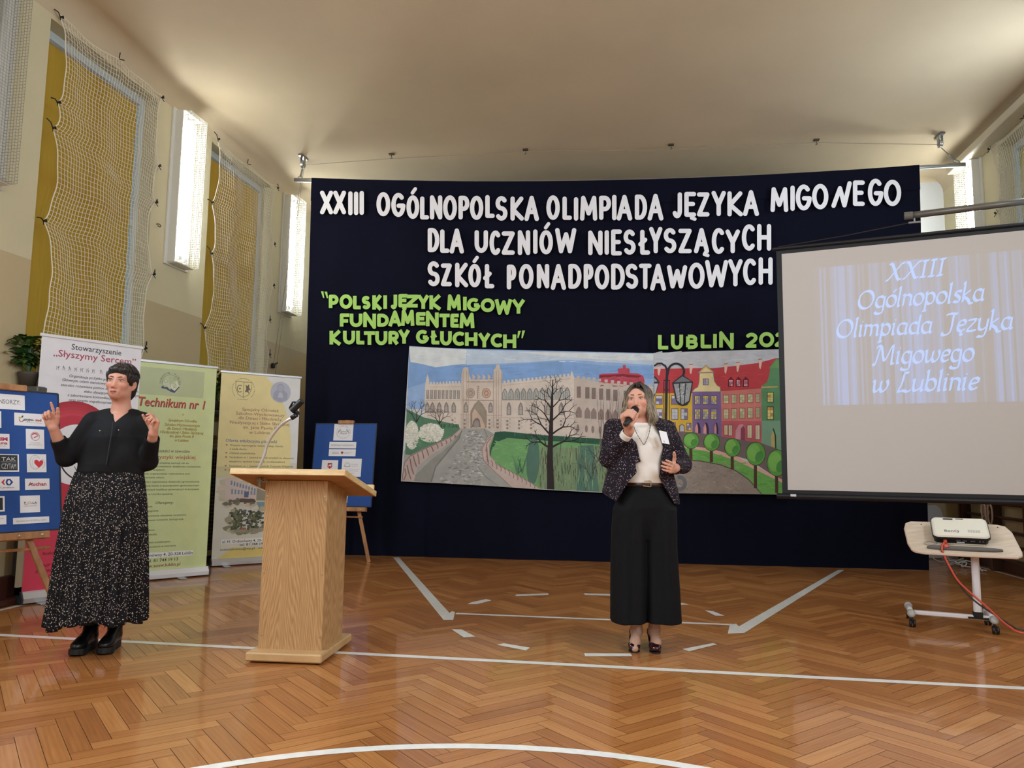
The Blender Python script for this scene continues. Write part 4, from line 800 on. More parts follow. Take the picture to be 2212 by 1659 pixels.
def town(A):
    random.seed(33)
    A.poly([(724, 108), (1976, 72), (2140, 70), (2140, 560), (724, 560)], (196, 196, 200), 1)
    for _ in range(70): x, y = random.uniform(730, 2000), random.uniform(95, 250); A.line([(x, y), (x + random.uniform(30, 130), y + random.uniform(-30, 30))], random.uniform(4, 16), jt(12, (198, 198, 202)), 2)
    A.poly([(724, 270), (1150, 262), (1330, 262), (1560, 238), (1800, 207), (1976, 158), (2140, 140), (2140, 470), (1820, 480), (1410, 500), (1110, 520), (724, 525)], (192, 38, 46), 3)
    for _ in range(40): x, y = random.uniform(740, 1800), random.uniform(290, 460); A.line([(x, y), (x + 60, y - 6)], 8, jt(10, (200, 44, 50)), 4)
    for x, y in ((775, 240), (1102, 225), (1458, 220), (1582, 205), (1812, 172)):
        A.poly([(x - 16, y), (x + 18, y - 2), (x + 16, y + 40), (x + 2, y + 100), (x - 12, y + 84)], (236, 190, 170), 5); A.line([(x - 20, y), (x + 20, y - 4)], 9, (170, 90, 80), 6)
    A.poly([(724, 520), (1115, 518), (1118, 918), (724, 918)], (230, 178, 38), 4)
    A.poly([(1116, 502), (1408, 500), (1420, 968), (1116, 920)], (112, 84, 140), 5)
    A.poly([(1412, 498), (1820, 470), (1826, 1032), (1416, 962)], (212, 112, 100), 5); A.poly([(1416, 800), (1824, 806), (1826, 1032), (1418, 962)], (196, 74, 84), 6)
    A.poly([(1820, 470), (1820, 448), (1880, 405), (1905, 330), (1912, 262), (1900, 262), (1976, 165), (2140, 150), (2140, 1120), (1970, 1095), (1828, 1030)], (76, 136, 80), 6); A.line([(1822, 458), (1990, 452)], 14, (206, 160, 80), 7); A.poly([(1905, 262), (1976, 180), (2140, 175), (2140, 262)], (92, 152, 74), 7)
    A.poly([(1828, 800), (2140, 800), (2140, 1120), (1970, 1095), (1828, 1030)], (112, 160, 120), 7)
    A.poly([(1115, 502), (1140, 472), (1172, 455), (1186, 400), (1190, 312), (1330, 308), (1342, 395), (1372, 440), (1402, 455), (1406, 500)], (238, 216, 150), 6); A.line([(1115, 502), (1140, 472), (1172, 455), (1186, 400), (1190, 312)], 6, (120, 100, 90), 7); A.line([(1330, 308), (1342, 395), (1372, 440), (1402, 455), (1406, 500)], 6, (120, 100, 90), 7)
    A.poly([(1170, 312), (1254, 232), (1345, 306)], (228, 178, 84), 7); A.line([(1170, 314), (1254, 232), (1345, 308)], 7, (116, 98, 120), 8); A.line([(1170, 312), (1345, 306)], 7, (116, 98, 120), 8); A.poly([(1205, 300), (1254, 256), (1308, 298)], (238, 216, 150), 8)
    def pane(x0, y0, x1, y1, a, b, fr, nx=3, ny=4, lay=8):
        A.rect(x0 - 6, y0 - 6, x1 + 6, y1 + 6, fr, lay); w, h = (x1 - x0) / nx, (y1 - y0) / ny
        for i in range(nx):
            for j in range(ny): A.rect(x0 + i * w + 1, y0 + j * h + 1, x0 + (i + 1) * w - 1, y0 + (j + 1) * h - 1, jt(10, a if random.random() < .5 else b), lay + 1)
    pane(1230, 374, 1278, 430, (150, 140, 170), (190, 180, 190), (96, 76, 90), 2, 2)
    for y0, y1 in ((546, 630), (682, 785)):
        for x in (1142, 1226, 1310): pane(x, y0, x + 54, y1, (224, 196, 70), (150, 152, 166), (84, 60, 108))
        for x in (744, 905, 1002): pane(x, y0 - 2, x + 62, y1, (122, 102, 152), (206, 206, 214), (104, 84, 70), 2, 3)
    for x in (1145, 1230, 1342):
        w = 56 if x < 1300 else 40
        A.poly([(x, 930), (x, 870), (x + w * .4, 815), (x + w * .75, 830), (x + w, 880), (x + w, 938)], (64, 42, 70), 8); A.poly([(x, 930), (x, 870), (x + w * .35, 826), (x + w * .55, 880), (x + w * .55, 934)], (226, 150, 140), 9)
    A.poly([(980, 912), (982, 850), (1010, 830), (1036, 848), (1042, 912)], (104, 84, 70), 8); A.poly([(988, 908), (990, 856), (1010, 840), (1030, 856), (1034, 908)], (190, 186, 206), 9)
    pane(1062, 828, 1100, 895, (150, 130, 170), (222, 214, 220), (104, 84, 70), 2, 3); pane(905, 820, 940, 895, (150, 130, 170), (222, 214, 220), (104, 84, 70), 2, 3)
    for k in range(5):
        x = 1436 + k * 83; w = 50 if k < 4 else 38
        for y0, y1 in ((540, 622), (682, 780)): pane(x, y0 - k * 4, x + w, y1 - k * 3, (206, 206, 150), (178, 178, 130), (168, 70, 66), 2, 3)
    for x, w in ((1442, 36), (1488, 36), (1680, 44), (1762, 44)): pane(x, 846, x + w, 945 + (x - 1440) * .14, (226, 218, 176), (214, 196, 150), (150, 50, 60), 2, 1)
    A.poly([(1556, 1000), (1560, 900), (1590, 845), (1625, 832), (1652, 860), (1655, 1010)], (214, 140, 150), 8); A.poly([(1610, 1005), (1612, 880), (1640, 850), (1655, 880), (1656, 1012)], (130, 40, 66), 9)
    for x in (1490, 1568, 1642):
        A.poly([(x - 10, 455), (x - 8, 380), (x + 20, 348), (x + 52, 380), (x + 50, 452)], (120, 26, 36), 5); pane(x + 2, 382, x + 40, 446, (226, 170, 180), (196, 100, 120), (110, 24, 34), 2, 3, 6)
    for y0, y1 in ((512, 608), (660, 786)): pane(1886, y0, 1944, y1, (214, 140, 56), (226, 206, 110), (52, 80, 48), 2, 4)
    A.poly([(1926, 1060), (1922, 960), (1944, 884), (1960, 960), (1962, 1080)], (196, 166, 90), 8); A.line([(1970, 1090), (1966, 950), (1944, 880)], 14, (40, 74, 44), 9)
    A.poly([(724, 910), (1116, 916), (1414, 962), (1826, 1030), (1990, 1092), (2140, 1130), (2140, 1470), (1990, 1392), (1700, 1200), (1300, 1090), (960, 1050), (724, 1040)], (104, 84, 82), 9)
    A.poly([(724, 1030), (960, 1040), (1300, 1085), (1550, 1155), (1990, 1380), (2140, 1450), (2140, 1490), (1990, 1410), (1540, 1195), (1200, 1105), (960, 1068), (724, 1060)], (228, 172, 150), 10)
    A.poly([(724, 1060), (960, 1068), (1250, 1108), (1560, 1205), (1990, 1412), (2140, 1490), (2140, 1600), (1820, 1560), (1600, 1340), (1350, 1245), (1000, 1198), (724, 1200)], (94, 168, 60), 11)
    for _ in range(140):
        q = random.random(); x = 960 + q * 1030; y = 1085 + q * q * 380 + random.uniform(0, 100) * (.8 + q); A.line([(x, y), (x + random.uniform(30, 90), y + random.uniform(-10, 40))], random.uniform(5, 15), jt(16, (92, 166, 62)), 12)
    A.poly([(724, 1200), (1000, 1200), (1200, 1212), (1400, 1250), (1560, 1310), (1690, 1400), (1830, 1560), (724, 1560)], (146, 130, 116), 13)
    for _ in range(300): x, y = random.uniform(900, 1600), random.uniform(1230, 1540); A.line([(x, y), (x + random.uniform(-40, 60), y + random.uniform(-24, 24))], random.uniform(2, 8), jt(12, random.choice(((126, 110, 98), (166, 152, 138), (138, 124, 110)))), 14)
    A.line([(960, 1200), (1200, 1212), (1400, 1250), (1560, 1310), (1690, 1400), (1825, 1550)], 9, (84, 74, 64), 15)
    A.ring(985, 1440, 56, 62, 38, (92, 94, 98), 15, -110, 130)
    for cx, cy, rx, ry, ty in ((1104, 1004, 78, 78, 1200), (1314, 1020, 78, 86, 1225), (1528, 1075, 78, 90, 1300), (1765, 1138, 95, 116, 1490), (1982, 1232, 98, 132, 1540)):
        A.line([(cx - 2, ty), (cx - 4, cy + ry * .6)], 32, (84, 56, 44), 15); A.ell(cx, cy, rx + 6, ry + 6, (58, 92, 40), 16, 28, 0, .02); A.ell(cx, cy, rx, ry, (78, 158, 46), 17, 28); A.ell(cx - rx * .2, cy - ry * .1, rx * .7, ry * .78, (112, 186, 66), 18, 24); A.ell(cx + rx * .38, cy + ry * .25, rx * .42, ry * .5, (58, 134, 44), 19, 18, .4)
    bk = (44, 44, 52)
    A.line([(862, 260), (852, 420), (850, 600), (846, 810)], 26, bk, 16); A.rect(824, 382, 884, 390, bk, 17); A.rect(822, 480, 884, 488, bk, 17); A.rect(822, 382, 829, 800, bk, 17); A.rect(878, 382, 884, 800, bk, 17)
    A.ring(950, 300, 82, 84, 22, bk, 17, 180, 372); A.line([(868, 300), (862, 330)], 22, bk, 17); A.line([(1032, 300), (1020, 350)], 22, bk, 17); A.line([(724, 240), (760, 216), (800, 214), (840, 240), (862, 290)], 20, bk, 17)
    def lantern(x, k):
        A.poly([(x - 105 * k, 412), (x, 328), (x + 110, 402), (x + 78, 600), (x + 48, 640), (x, 652), (x - 40 * k, 636), (x - 66 * k, 600)], (52, 54, 60), 18); A.poly([(x - 84 * k, 408), (x, 345), (x + 90, 398)], (112, 116, 120), 19); A.poly([(x - 88 * k, 424), (x + 96, 412), (x + 66, 596), (x, 636), (x - 52 * k, 596)], (158, 160, 160), 19)
        for _ in range(40): q = random.uniform(-70 * k, 70); y = random.uniform(440, 590); A.line([(x + q, y), (x + q * .8 + 18, y - 22)], 6, random.choice(((216, 218, 218), (104, 106, 112), (186, 188, 188))), 20)
        for q in (-30 * k, 34): A.line([(x + q, 418), (x + q * .55, 630)], 9, bk, 21)
    lantern(1014, 1.0); A.poly([(724, 340), (742, 350), (782, 405), (770, 430), (742, 520), (724, 560)], (60, 62, 70), 18); A.poly([(726, 420), (766, 420), (738, 520), (726, 530)], (196, 198, 200), 19); A.poly([(726, 360), (760, 398), (726, 402)], (160, 164, 170), 19)
mural('painted_sheet', [(722, 106), (1300, 86), (1976, 70), (2140, 68), (2146, 1600), (2000, 1556), (1300, 1546), (722, 1540)], m4, 'painted cloth of colourful town houses with street lamps and round trees beside the castle painting', town, lambda x, y: (max(x, 723), min(y, 1538 + (x - 722) * .012)))
# ------------------------------------------------------------------ roll-up banner stands
ACC = lambda o, deg, k: yawf((o[0] * k, o[1] * k, 0), deg)
def banner(o, deg, k, wd, H, z0, base_m, rail_m, label, base_top, paint_fn, cap_l=False, bgcol=(235, 235, 235), feet=(.15, .68)):
    fr = ACC(o, deg, k); t = thing('banner_stand', fr((wd / 2, 0, 0)), label, 'banner', 'roll-up banners')
    mb = MB(fr); mb.prism([(-.055, .014), (.05, .014), (.06, .03), (.055, .075), (.03, base_top - .002), (-.03, base_top - .002), (-.06, .05)], 0, wd + .02, fr=Fr(fr((-.01, 0, 0)), fr.m[1], fr.m[2], fr.m[0]))
    mb.build('base', base_m, t)
    for x in (-.018, wd + .010):
        m2 = MB(fr); m2.prism([(-.058, .010), (.054, .010), (.064, .03), (.058, .08), (.03, base_top + .004), (-.03, base_top + .004), (-.064, .05)], 0, .012, fr=Fr(fr((x, 0, 0)), fr.m[1], fr.m[2], fr.m[0])); m2.build('end_cap', mat('end_cap_dark', (52, 56, 62), .4), t)
    for x in feet: m2 = MB(fr); m2.box((wd * x, -.02, .006), (.07, .26, .012), bev=.004); m2.build('foot', mat('foot_metal', (186, 188, 190), .35, metal=.6), t)
    mb = MB(fr); mb.add([(0, .001, z0), (wd, .001, z0), (wd, .001, H), (0, .001, H), (0, -.001, z0), (wd, -.001, z0), (wd, -.001, H), (0, -.001, H)], [(3, 2, 1, 0), (4, 5, 6, 7)], 0, bgcol)
    paint_fn(Art(mb, lambda x, y, off: fr((x, -.0012 - off, y))), wd, H); mb.build('banner_sheet', print_m, t)
    mb = MB(fr); mb.box((wd / 2, 0, H + .008), (wd + .03, .022, .026), bev=.004); mb.build('top_rail', rail_m, t)
    mb = MB(fr); mb.cyl((wd / 2, .03, .05), (wd / 2, .03, H), .010, 8); mb.build('support_pole', alu, t)
silver = mat('base_aluminium', (206, 206, 208), .38, metal=.55)
whiteb = mat('base_white', (232, 230, 230), .4)
def hand_sign(A, x, y, s, k):
    c = (60, 54, 56); r = np.random.default_rng(k + 60)
    A.line([(x, y), (x + .1 * s, y + .45 * s), (x - .02 * s, y + .9 * s)], .07 * s, c); A.line([(x + .45 * s, y - .02 * s), (x + .5 * s, y + .4 * s), (x + .42 * s, y + .7 * s)], .07 * s, c)
    for q in range(3): a = r.uniform(.3, 2.4); A.line([(x + .25 * s, y + (.35 + .18 * q) * s), (x + .25 * s + .45 * s * math.cos(a), y + (.35 + .18 * q) * s + .45 * s * math.sin(a))], .07 * s, c)
def art1(A, w, H):
    dk = (52, 44, 50); red = (190, 40, 66)
    A.poly([(0, .1), (w, .1), (w, .60), (.017, .60), (0, .60)], (214, 62, 86), 1)
    # large heart shaped ear in two tones of red
    cx, cy = .33, 1.20
    A.ell(.30, 1.18, .40, .47, (196, 46, 66), 1, 60)
    A.poly([(0, .60), (0, .98), (.06, .86), (.18, .72), (.33, .60)], (236, 234, 236), 2); A.poly([(.69, .60), (.33, .60), (.50, .70), (.62, .85), (.69, .98), (w, 1.0), (w, .60)], (236, 234, 236), 2)
    for q in np.linspace(0, 1, 5): A.ring(.30, 1.18, .30 + .09 * q, .36 + .10 * q, .024, (206 - int(30 * q), 60 - int(26 * q), 76 - int(24 * q)), 2, 20, 160)
    A.ell(.33, 1.20, .23, .255, (238, 236, 238), 3, 50)
    A.ring(.40, 1.22, .20, .235, .012, (40, 34, 38), 4, 165, 275)
    for q in range(4): A.line([(.33 + .03 * q, 1.10 + .012 * q), (.365 + .035 * q, 1.03 + .01 * q)], .005, (60, 50, 54), 4)
    A.poly([(.40, 1.22), (.36, 1.27), (.38, 1.33), (.44, 1.34), (.48, 1.30), (.53, 1.34), (.58, 1.31), (.58, 1.25), (.50, 1.14), (.46, 1.10)], red, 4)
    A.text('Stowarzyszenie', .446, 2.090, .070, dk, 5, bold=.002, width=.425)
    A.text('„Słyszymy Sercem”', .443, 2.018, .082, (176, 52, 84), 5, bold=.003, width=.70)
    for k in range(7): hand_sign(A, .130 + k * .048, 1.905, .036, k)
    for k in range(5): hand_sign(A, .485 + k * .052, 1.905, .036, k + 9)
    for i, (s, x, z, al) in enumerate((('Organizacja pożytku publicznego.', .232, 1.853, 'l'), ('Głównym celem statutowym Stowarzyszenia', .178, 1.815, 'l'), ('szeroko rozumiana pomoc osobom niesłyszącym,', .172, 1.772, 'l'), ('słabo słyszącym, głuchoniewidomym', .361, 1.731, 'l'), ('z zaburzeniami komunikacji werbalnej', .231, 1.690, 'l'), ('oraz innymi niepełnosprawnościami.', .243, 1.650, 'l'))):
        A.text(s, x, z, .033, dk, 6, 'l' and al if False else 'l') if False else put_text(A.mb, s, x, z, .033, dk, 'l', lambda a, b, q: A.t(a, b, .0013), mi=0, shear=.15)
    for s, x, z in (('e-mail:', .235, .43), ('facebook.com/', .130, .378), ('NIP 946', .142, .280), ('REGON 06660', .088, .236), ('KRS 0000', .138, .186)): put_text(A.mb, s, x, z, .038, (96, 24, 40), 'l', lambda a, b, q: A.t(a, b, .0013), shear=.2, xs=.9)
banner((-5.013, 5.659), 63.07, .97, .84, 2.175, .095, silver, whiteb, 'white and red stand-up banner with a large red heart-shaped ear, behind the signing woman', .10, art1, bgcol=(234, 230, 234))
def art2(A, w, H):
    lg = (212, 222, 160); dk = (58, 62, 44); rd = (196, 60, 50)
    A.rect(0, .09, w, H, lg, 1)
    A.rect(.07, 1.807, .715, 2.078, (190, 198, 152), 3)
    A.arctext('TECHNIKUM NR 1 W LUBLINIE', .378, 1.945, .085, .024, 190, -10, (70, 76, 66), 4)
    A.ring(.378, 1.945, .078, .075, .003, (90, 96, 86), 4); A.poly([(.30, 1.905), (.325, 1.89), (.352, 1.895), (.38, 1.865), (.40, 1.90), (.45, 1.935), (.47, 1.90), (.425, 1.84), (.385, 1.85), (.345, 1.872), (.295, 1.88)], (70, 76, 110), 5)
    A.poly([(.305, 1.915), (.345, 1.905), (.38, 1.88), (.375, 1.92), (.35, 1.985), (.32, 1.97)], (206, 212, 180), 6); A.poly([(.385, 1.885), (.425, 1.86), (.465, 1.91), (.445, 1.965), (.40, 1.94), (.385, 1.92)], (226, 228, 196), 6)
    for k in range(4): A.line([(.40 + k * .003, 1.93 - k * .014), (.435 + k * .003, 1.945 - k * .014)], .0035, (90, 94, 84), 7)
    A.ring(.415, 1.985, .010, .012, .003, (150, 150, 120), 7); A.ring(.378, 1.99, .007, .008, .003, (196, 170, 90), 7); A.ring(.335, 1.955, .02, .015, .003, (120, 126, 100), 7)
    A.text('Technikum nr 1', .412, 1.690, .125, (110, 30, 24), 5, shear=.18, bold=.012, width=.66); A.text('Technikum nr 1', .407, 1.696, .125, (206, 70, 62), 6, shear=.18, bold=.002, width=.66)
    for s, z, wd in (('w', 1.619, .02), ('Specjalnym Ośrodku', 1.555, .285), ('Szkolno-Wychowawczym', 1.510, .35), ('dla Dzieci i Młodzieży', 1.472, .30), ('Niesłyszącej i Słabo Słyszącej', 1.435, .43), ('im. Jana Pawła II', 1.397, .24), ('w Lublinie', 1.355, .14)):
        A.text(s, .522, z - .003, .038, (90, 74, 34), 5, shear=.2, width=wd); A.text(s, .519, z, .038, (222, 196, 96), 6, shear=.2, width=wd)
    A.text('Technikum kształci w zawodzie', .36, 1.243, .040, dk, 5, bold=.002, width=.50); A.text('technik turystyki wiejskiej', .36, 1.178, .056, (188, 80, 50), 5, bold=.002, width=.62)
    for s, z in (('Technik turystyki wiejskiej zajmują się do:', 1.128), ('organizowania i prowadzenia działalności turystycznej', 1.094), ('na obszarach wiejskich;', 1.060), ('planowania, organizowania i wykonywania prac', 1.022), ('w gospodarstwie rolnym;', .985), ('prowadzenia i organizowania działalności agroturystycznej;', .942), ('przyjmowania klienta w gospodarstwie agroturystycznym;', .904), ('zdobycia rolniczych kwalifikacji uprawniających do korzystania', .866), ('z funduszy w Unii Europejskiej.', .822), ('miłą atmosferę;', .702), ('opiekę pedagogiczną;', .660), ('wyposażone pracownie zawodowe: turystyczną,', .612), ('rolniczą, żywienia turystów, biologiczną,', .570), ('językową;', .53), ('praktyki zawodowe;', .475), ('wyjazdy i wycieczki;', .432), ('dodatkowe zajęcia pozalekcyjne;', .355), ('możliwość zamieszkania w internacie.', .312)):
        put_text(A.mb, s, .105, z, .026, (74, 80, 48), 'l', lambda a, b, q: A.t(a, b, .0012), bold=.003, width=min(.62, len(s) * .0118))
    A.text('Oferujemy:', .392, .732, .038, (60, 66, 50), 5, bold=.003)
    A.rect(.05, .213, .702, .264, (238, 238, 232), 4)
    A.text('ul. H. Ordonówny 4, 20-328 Lublin', .695, .225, .042, (34, 32, 34), 6, align='r', bold=.006, width=.62); A.text('tel. 81 744 19 13', .405, .172, .042, (40, 38, 36), 6, bold=.006, width=.30); A.text('www.sosw.lublin.pl', .395, .122, .044, (150, 36, 40), 6, bold=.006, width=.37)
banner((-5.0, 6.81), 52.3, .975, .84, 2.13, .09, whiteb, silver, 'green stand-up banner with a slanted red heading, just right of the signing woman', .095, art2, bgcol=(206, 218, 150))
def art3(A, w, H):
    ye = (242, 224, 158); gr = (220, 214, 196); wh = (232, 230, 226)
    A.rect(0, .078, w, H, gr, 1)
    A.poly([(0, .98), (0, H), (.49, H), (.62, 2.05), (.74, 1.82), (.81, 1.60), (.84, 1.38), (.84, 1.15), (.80, 1.0), (.6, 1.02), (.3, 1.0)], ye, 2)
    A.poly([(.49, H), (.62, 2.05), (.74, 1.82), (.81, 1.60), (.84, 1.38), (.84, 1.15), (w, 1.15), (w, H)], wh, 2)
    for k in range(12): A.rect(0, .98 + k * .02, .84, 1.0 + k * .02 + .002, (220 - k, 208 - k // 2, 160 - k * 2), 3) if k < 6 else None
    A.poly([(.05, .078), (.22, .195), (w, .165), (w, .078)], (228, 204, 118), 2)
    A.arctext('Specjalny Ośrodek Szkolno-Wychowawczy dla Dzieci i Młodzieży', .253, 1.990, .120, .019, 222, -42, (90, 80, 56), 4)
    A.text('im. Jana Pawła II', .25, 1.868, .018, (90, 80, 56), 4)
    c = (96, 84, 60); A.line([(.165, 2.075), (.345, 2.075), (.345, 2.0), (.315, 1.93), (.254, 1.895), (.195, 1.93), (.165, 2.0), (.165, 2.075)], .005, c, 4); A.line([(.254, 2.075), (.254, 1.895)], .004, c, 4)
    A.ring(.213, 1.995, .030, .040, .007, c, 4, 50, 310); A.ell(.213, 1.995, .009, .010, c, 4)
    A.poly([(.27, 1.955), (.285, 2.0), (.275, 2.045), (.295, 2.03), (.315, 2.055), (.318, 2.01), (.335, 1.99), (.31, 1.98), (.318, 1.94), (.295, 1.965)], (110, 96, 70), 4)
    A.ell(.686, 1.984, .122, .125, (190, 192, 204), 4, 30)
    A.poly([(.60, 1.90), (.60, 1.97), (.645, 2.015), (.64, 2.05), (.665, 2.085), (.70, 2.085), (.725, 2.05), (.72, 2.01), (.77, 1.97), (.77, 1.90), (.686, 1.866)], (168, 170, 186), 5); A.ell(.684, 2.030, .033, .040, (182, 184, 198), 6); A.poly([(.655, 1.92), (.665, 1.975), (.69, 1.985), (.71, 1.965), (.715, 1.92)], (200, 200, 210), 6)
    for s, z, wd in (('Specjalny Ośrodek', 1.745, .425), ('Szkolno-Wychowawczy', 1.694, .56), ('dla Dzieci i Młodzieży', 1.644, .50), ('Niesłyszącej i Słabo Słyszącej', 1.590, .69), ('im. Jana Pawła II', 1.538, .385), ('w Lublinie', 1.482, .24)): A.text(s, .462, z, .050, (158, 92, 92), 5, bold=.0, width=wd)
    A.text('Oferta edukacyjna placówki', .083, 1.381, .052, (62, 112, 150), 5, align='l', bold=.003, width=.585)
    for s, z, b in (('Wczesne wspomaganie rozwoju małego dziecka', 1.336, 1), ('z wadą słuchu', 1.293, 0), ('Oddział przedszkolny', 1.246, 1), ('Technikum nr 1 (zawód: technik turystyki na obszarach', 1.199, 1), ('wiejskich; technik fotografii i multimediów)', 1.152, 0), ('Technikum nr 1 (zawód: Technik Turystyki Wiejskiej)', 1.101, 1), ('Internat', 1.055, 1)):
        A.text(s, .133, z, .030, (88, 80, 50), 5, align='l', bold=.004, width=min(.745, len(s) * .0145))
        if b: A.poly([(.088, z + .006), (.10, z + .006), (.10, z), (.112, z + .011), (.10, z + .022), (.10, z + .016), (.088, z + .016)], (170, 90, 60), 5)
    # two faded photographs of school buildings
    for q in range(90): A.ell(random.uniform(.08, .85), random.uniform(.67, .95), random.uniform(.03, .09), random.uniform(.02, .05), jt(9, (208, 196, 170)), 3, 10, 0, .2)
    A.poly([(.10, .97), (.16, .98), (.46, .86), (.46, .735), (.27, .70), (.13, .74), (.11, .70)], (216, 196, 184), 5); A.poly([(.46, .86), (.62, .80), (.86, .82), (.86, .70), (.46, .72)], (150, 142, 124), 5)
    for k in range(9): x = .165 + k * .033; A.rect(x, .895 - k * .009, x + .018, .945 - k * .011, (124, 140, 168), 6)
    for k in range(8): x = .175 + k * .036; A.rect(x, .795 - k * .002, x + .020, .850 - k * .004, (130, 146, 170), 6)
    A.rect(.32, .755, .37, .82, (90, 104, 140), 7); A.poly([(.27, .70), (.28, .745), (.44, .735), (.46, .70)], (96, 70, 60), 7)
    for k in range(14): A.ell(.10 + k * .01 + random.uniform(0, .3), .70 + random.uniform(-.02, .03), .03, .02, jt(12, (120, 112, 92)), 6, 9, 0, .3)
    A.poly([(.46, .70), (.86, .70), (.88, .60), (.50, .62)], (130, 152, 160), 5); A.rect(.56, .735, .66, .765, (206, 196, 190), 7); A.rect(.56, .735, .66, .742, (186, 70, 66), 8)
    for q in range(150): A.ell(random.uniform(.16, .88), random.uniform(.36, .62), random.uniform(.02, .06), random.uniform(.015, .04), jt(14, random.choice(((170, 162, 136), (128, 126, 96), (196, 186, 156)))), 6, 9, 0, .2)
    A.poly([(.24, .64), (.30, .665), (.66, .55), (.80, .57), (.80, .43), (.62, .42), (.26, .42)], (216, 212, 198), 7)
    for j in range(4):
        for k in range(10): x = .27 + k * .05; z = .625 - j * .055 - k * .0085; A.rect(x, z - .022, x + .036, z, (96, 100, 104), 8)
    for q in range(220):
        x = random.choice((.23, .30, .42, .47, .66, .78, .86)) + random.gauss(0, .03); A.ell(x, random.uniform(.40, .60), random.uniform(.008, .026), random.uniform(.008, .022), jt(14, random.choice(((84, 92, 60), (60, 66, 44), (112, 112, 76)))), 9, 8, 0, .25)
    for q in range(40): A.ell(random.uniform(.22, .85), random.uniform(.345, .40), random.uniform(.02, .06), random.uniform(.006, .014), jt(10, (150, 146, 122)), 10, 8)
    A.rect(.30, .395, .36, .415, (176, 96, 76), 11)
    A.rect(.09, .195 + .045, .72, .295, (236, 234, 228), 9); A.rect(.09, .2, .66, .242, (226, 220, 200), 8)
    A.text('ul. H. Ordonówny 4, 20-328 Lublin', .104, .252, .042, (40, 36, 34), 11, align='l', bold=.006, width=.63); A.text('tel. 81 744 19 13', .297, .212, .042, (44, 40, 36), 11, align='l', bold=.006, width=.32); A.text('soswddimniss@wp.pl   www.sosw.lublin.pl', .085, .168, .036, (92, 84, 70), 11, align='l', width=.76)
banner((-4.711, 7.991), 44.5, .99, .92, 2.17, .078, silver, silver, 'yellow and cream stand-up banner with school photographs, left of the lectern', .085, art3, bgcol=(206, 200, 182))
# ------------------------------------------------------------------ easels, blue boards, pinned sheets
easel_m = wood_mat('easel_wood', (150, 100, 58), (192, 138, 88), (14, 14, 3), .45); blue_m = mat('blue_board', (30, 76, 150), .7, var=.04, vscale=30); black_edge = mat('board_edge', (24, 28, 40), .5); screw_m = mat('brass_screw', (206, 196, 170), .3, metal=.8)
class Board:
    def __init__(s, br, deg, lean, w, h):
        a = math.radians(deg); s.x = np.array((math.cos(a), math.sin(a), 0)); b = np.array((-math.sin(a), math.cos(a), 0)); l = math.radians(lean)
        s.up = math.cos(l) * np.array((0, 0, 1.0)) + math.sin(l) * b; s.n = np.cross(s.x, s.up); s.o = np.array(br, float) - s.x * w; s.w, s.h = w, h; s.b = b
        s.fr = Fr(s.o, s.x, s.up, s.n)             # x right, y up, z out of the board towards the hall
    def uv(s, px, py): P = atP(px, py, s.o, s.n); d = P - s.o; return float(d @ s.x), float(d @ s.up)
def board(B, label):
    t = thing('display_board', B.fr((B.w / 2, 0, 0)), label, 'board'); mb = MB(B.fr); mb.box((B.w / 2, B.h / 2, -.004), (B.w - .008, B.h - .008, .008)); mb.build('panel', blue_m, t)
    mb = MB(B.fr)
    for c, d in (((B.w / 2, 0, -.004), (B.w, .010, .014)), ((B.w / 2, B.h, -.004), (B.w, .010, .014)), ((0, B.h / 2, -.004), (.010, B.h, .014)), ((B.w, B.h / 2, -.004), (.010, B.h, .014))): mb.box(c, d)
    mb.build('edge_frame', black_edge, t)
def easel(B, feet, back, label, lx0, lx1, clampw, legtop):
    t = thing('easel', (B.fr((B.w / 2, 0, 0)) * (1, 1, 0)), label, 'easel', 'wooden easels')
    def P(x, y, z): return B.fr((x, y, z))
    for (tx, ty), f in zip(legtop, feet): mb = MB(); mb.bar(P(tx, ty, -.045), f, .042, .022, bev=.003, up=B.n); mb.build('leg', easel_m, t)
    mb = MB(); mb.bar(P(B.w / 2, B.h * .98, -.09), back, .04, .022, bev=.003, up=B.n); mb.build('leg', easel_m, t)
    mb = MB(B.fr); mb.box(((lx0 + lx1) / 2, -.032, .0), (lx1 - lx0, .050, .07), bev=.004); mb.build('ledge', easel_m, t)
    for q in (.62, .9): m2 = MB(B.fr); m2.lathe([(0, 0), (.009, 0), (.007, .004), (0, .005)], (lx0 + (lx1 - lx0) * q, -.032, .035), n=10); m2.build('screw', screw_m, t)
    mb = MB(B.fr); mb.box((B.w / 2, B.h + .015, .0), (clampw, .045, .05), bev=.004); mb.box((B.w / 2, B.h * .5, -.045), (.05, B.h * 1.1, .02)); mb.build('mast', easel_m, t)
    mb = MB(); a = P(B.w / 2 - .28, -.12, -.03); b = P(B.w / 2 + .28, -.12, -.03); mb.bar(a, b, .03, .018, bev=.003, up=(0, 0, 1)); mb.build('crossbar', easel_m, t)
B1 = Board((-4.10, 4.95, .657), 69.5, 10.2, .70, 1.0)
board(B1, 'blue sponsor board with many white sheets on a wooden easel at the left edge')
r1 = fl(139, 1352); q1 = B1.x
easel(B1, (r1 - q1 * .85, r1), fl(139, 1352) - q1 * .42 + B1.b * .62, 'wooden easel under the blue sponsor board at the left edge', .05, .60, .24, ((.24, .2), (.46, .05)))
B2 = Board((-3.13 + .005, 8.72, .645), 0.0, 6.0, .78, 1.0)
board(B2, 'blue board with a few white sheets on an easel behind the lectern')
easel(B2, (fl(797, 1215) - (.92, 0, 0), fl(797, 1215)), fl(741, 1203), 'wooden easel behind the lectern holding the second blue board', .10, .72, .20, ((.22, .1), (.60, .0)))
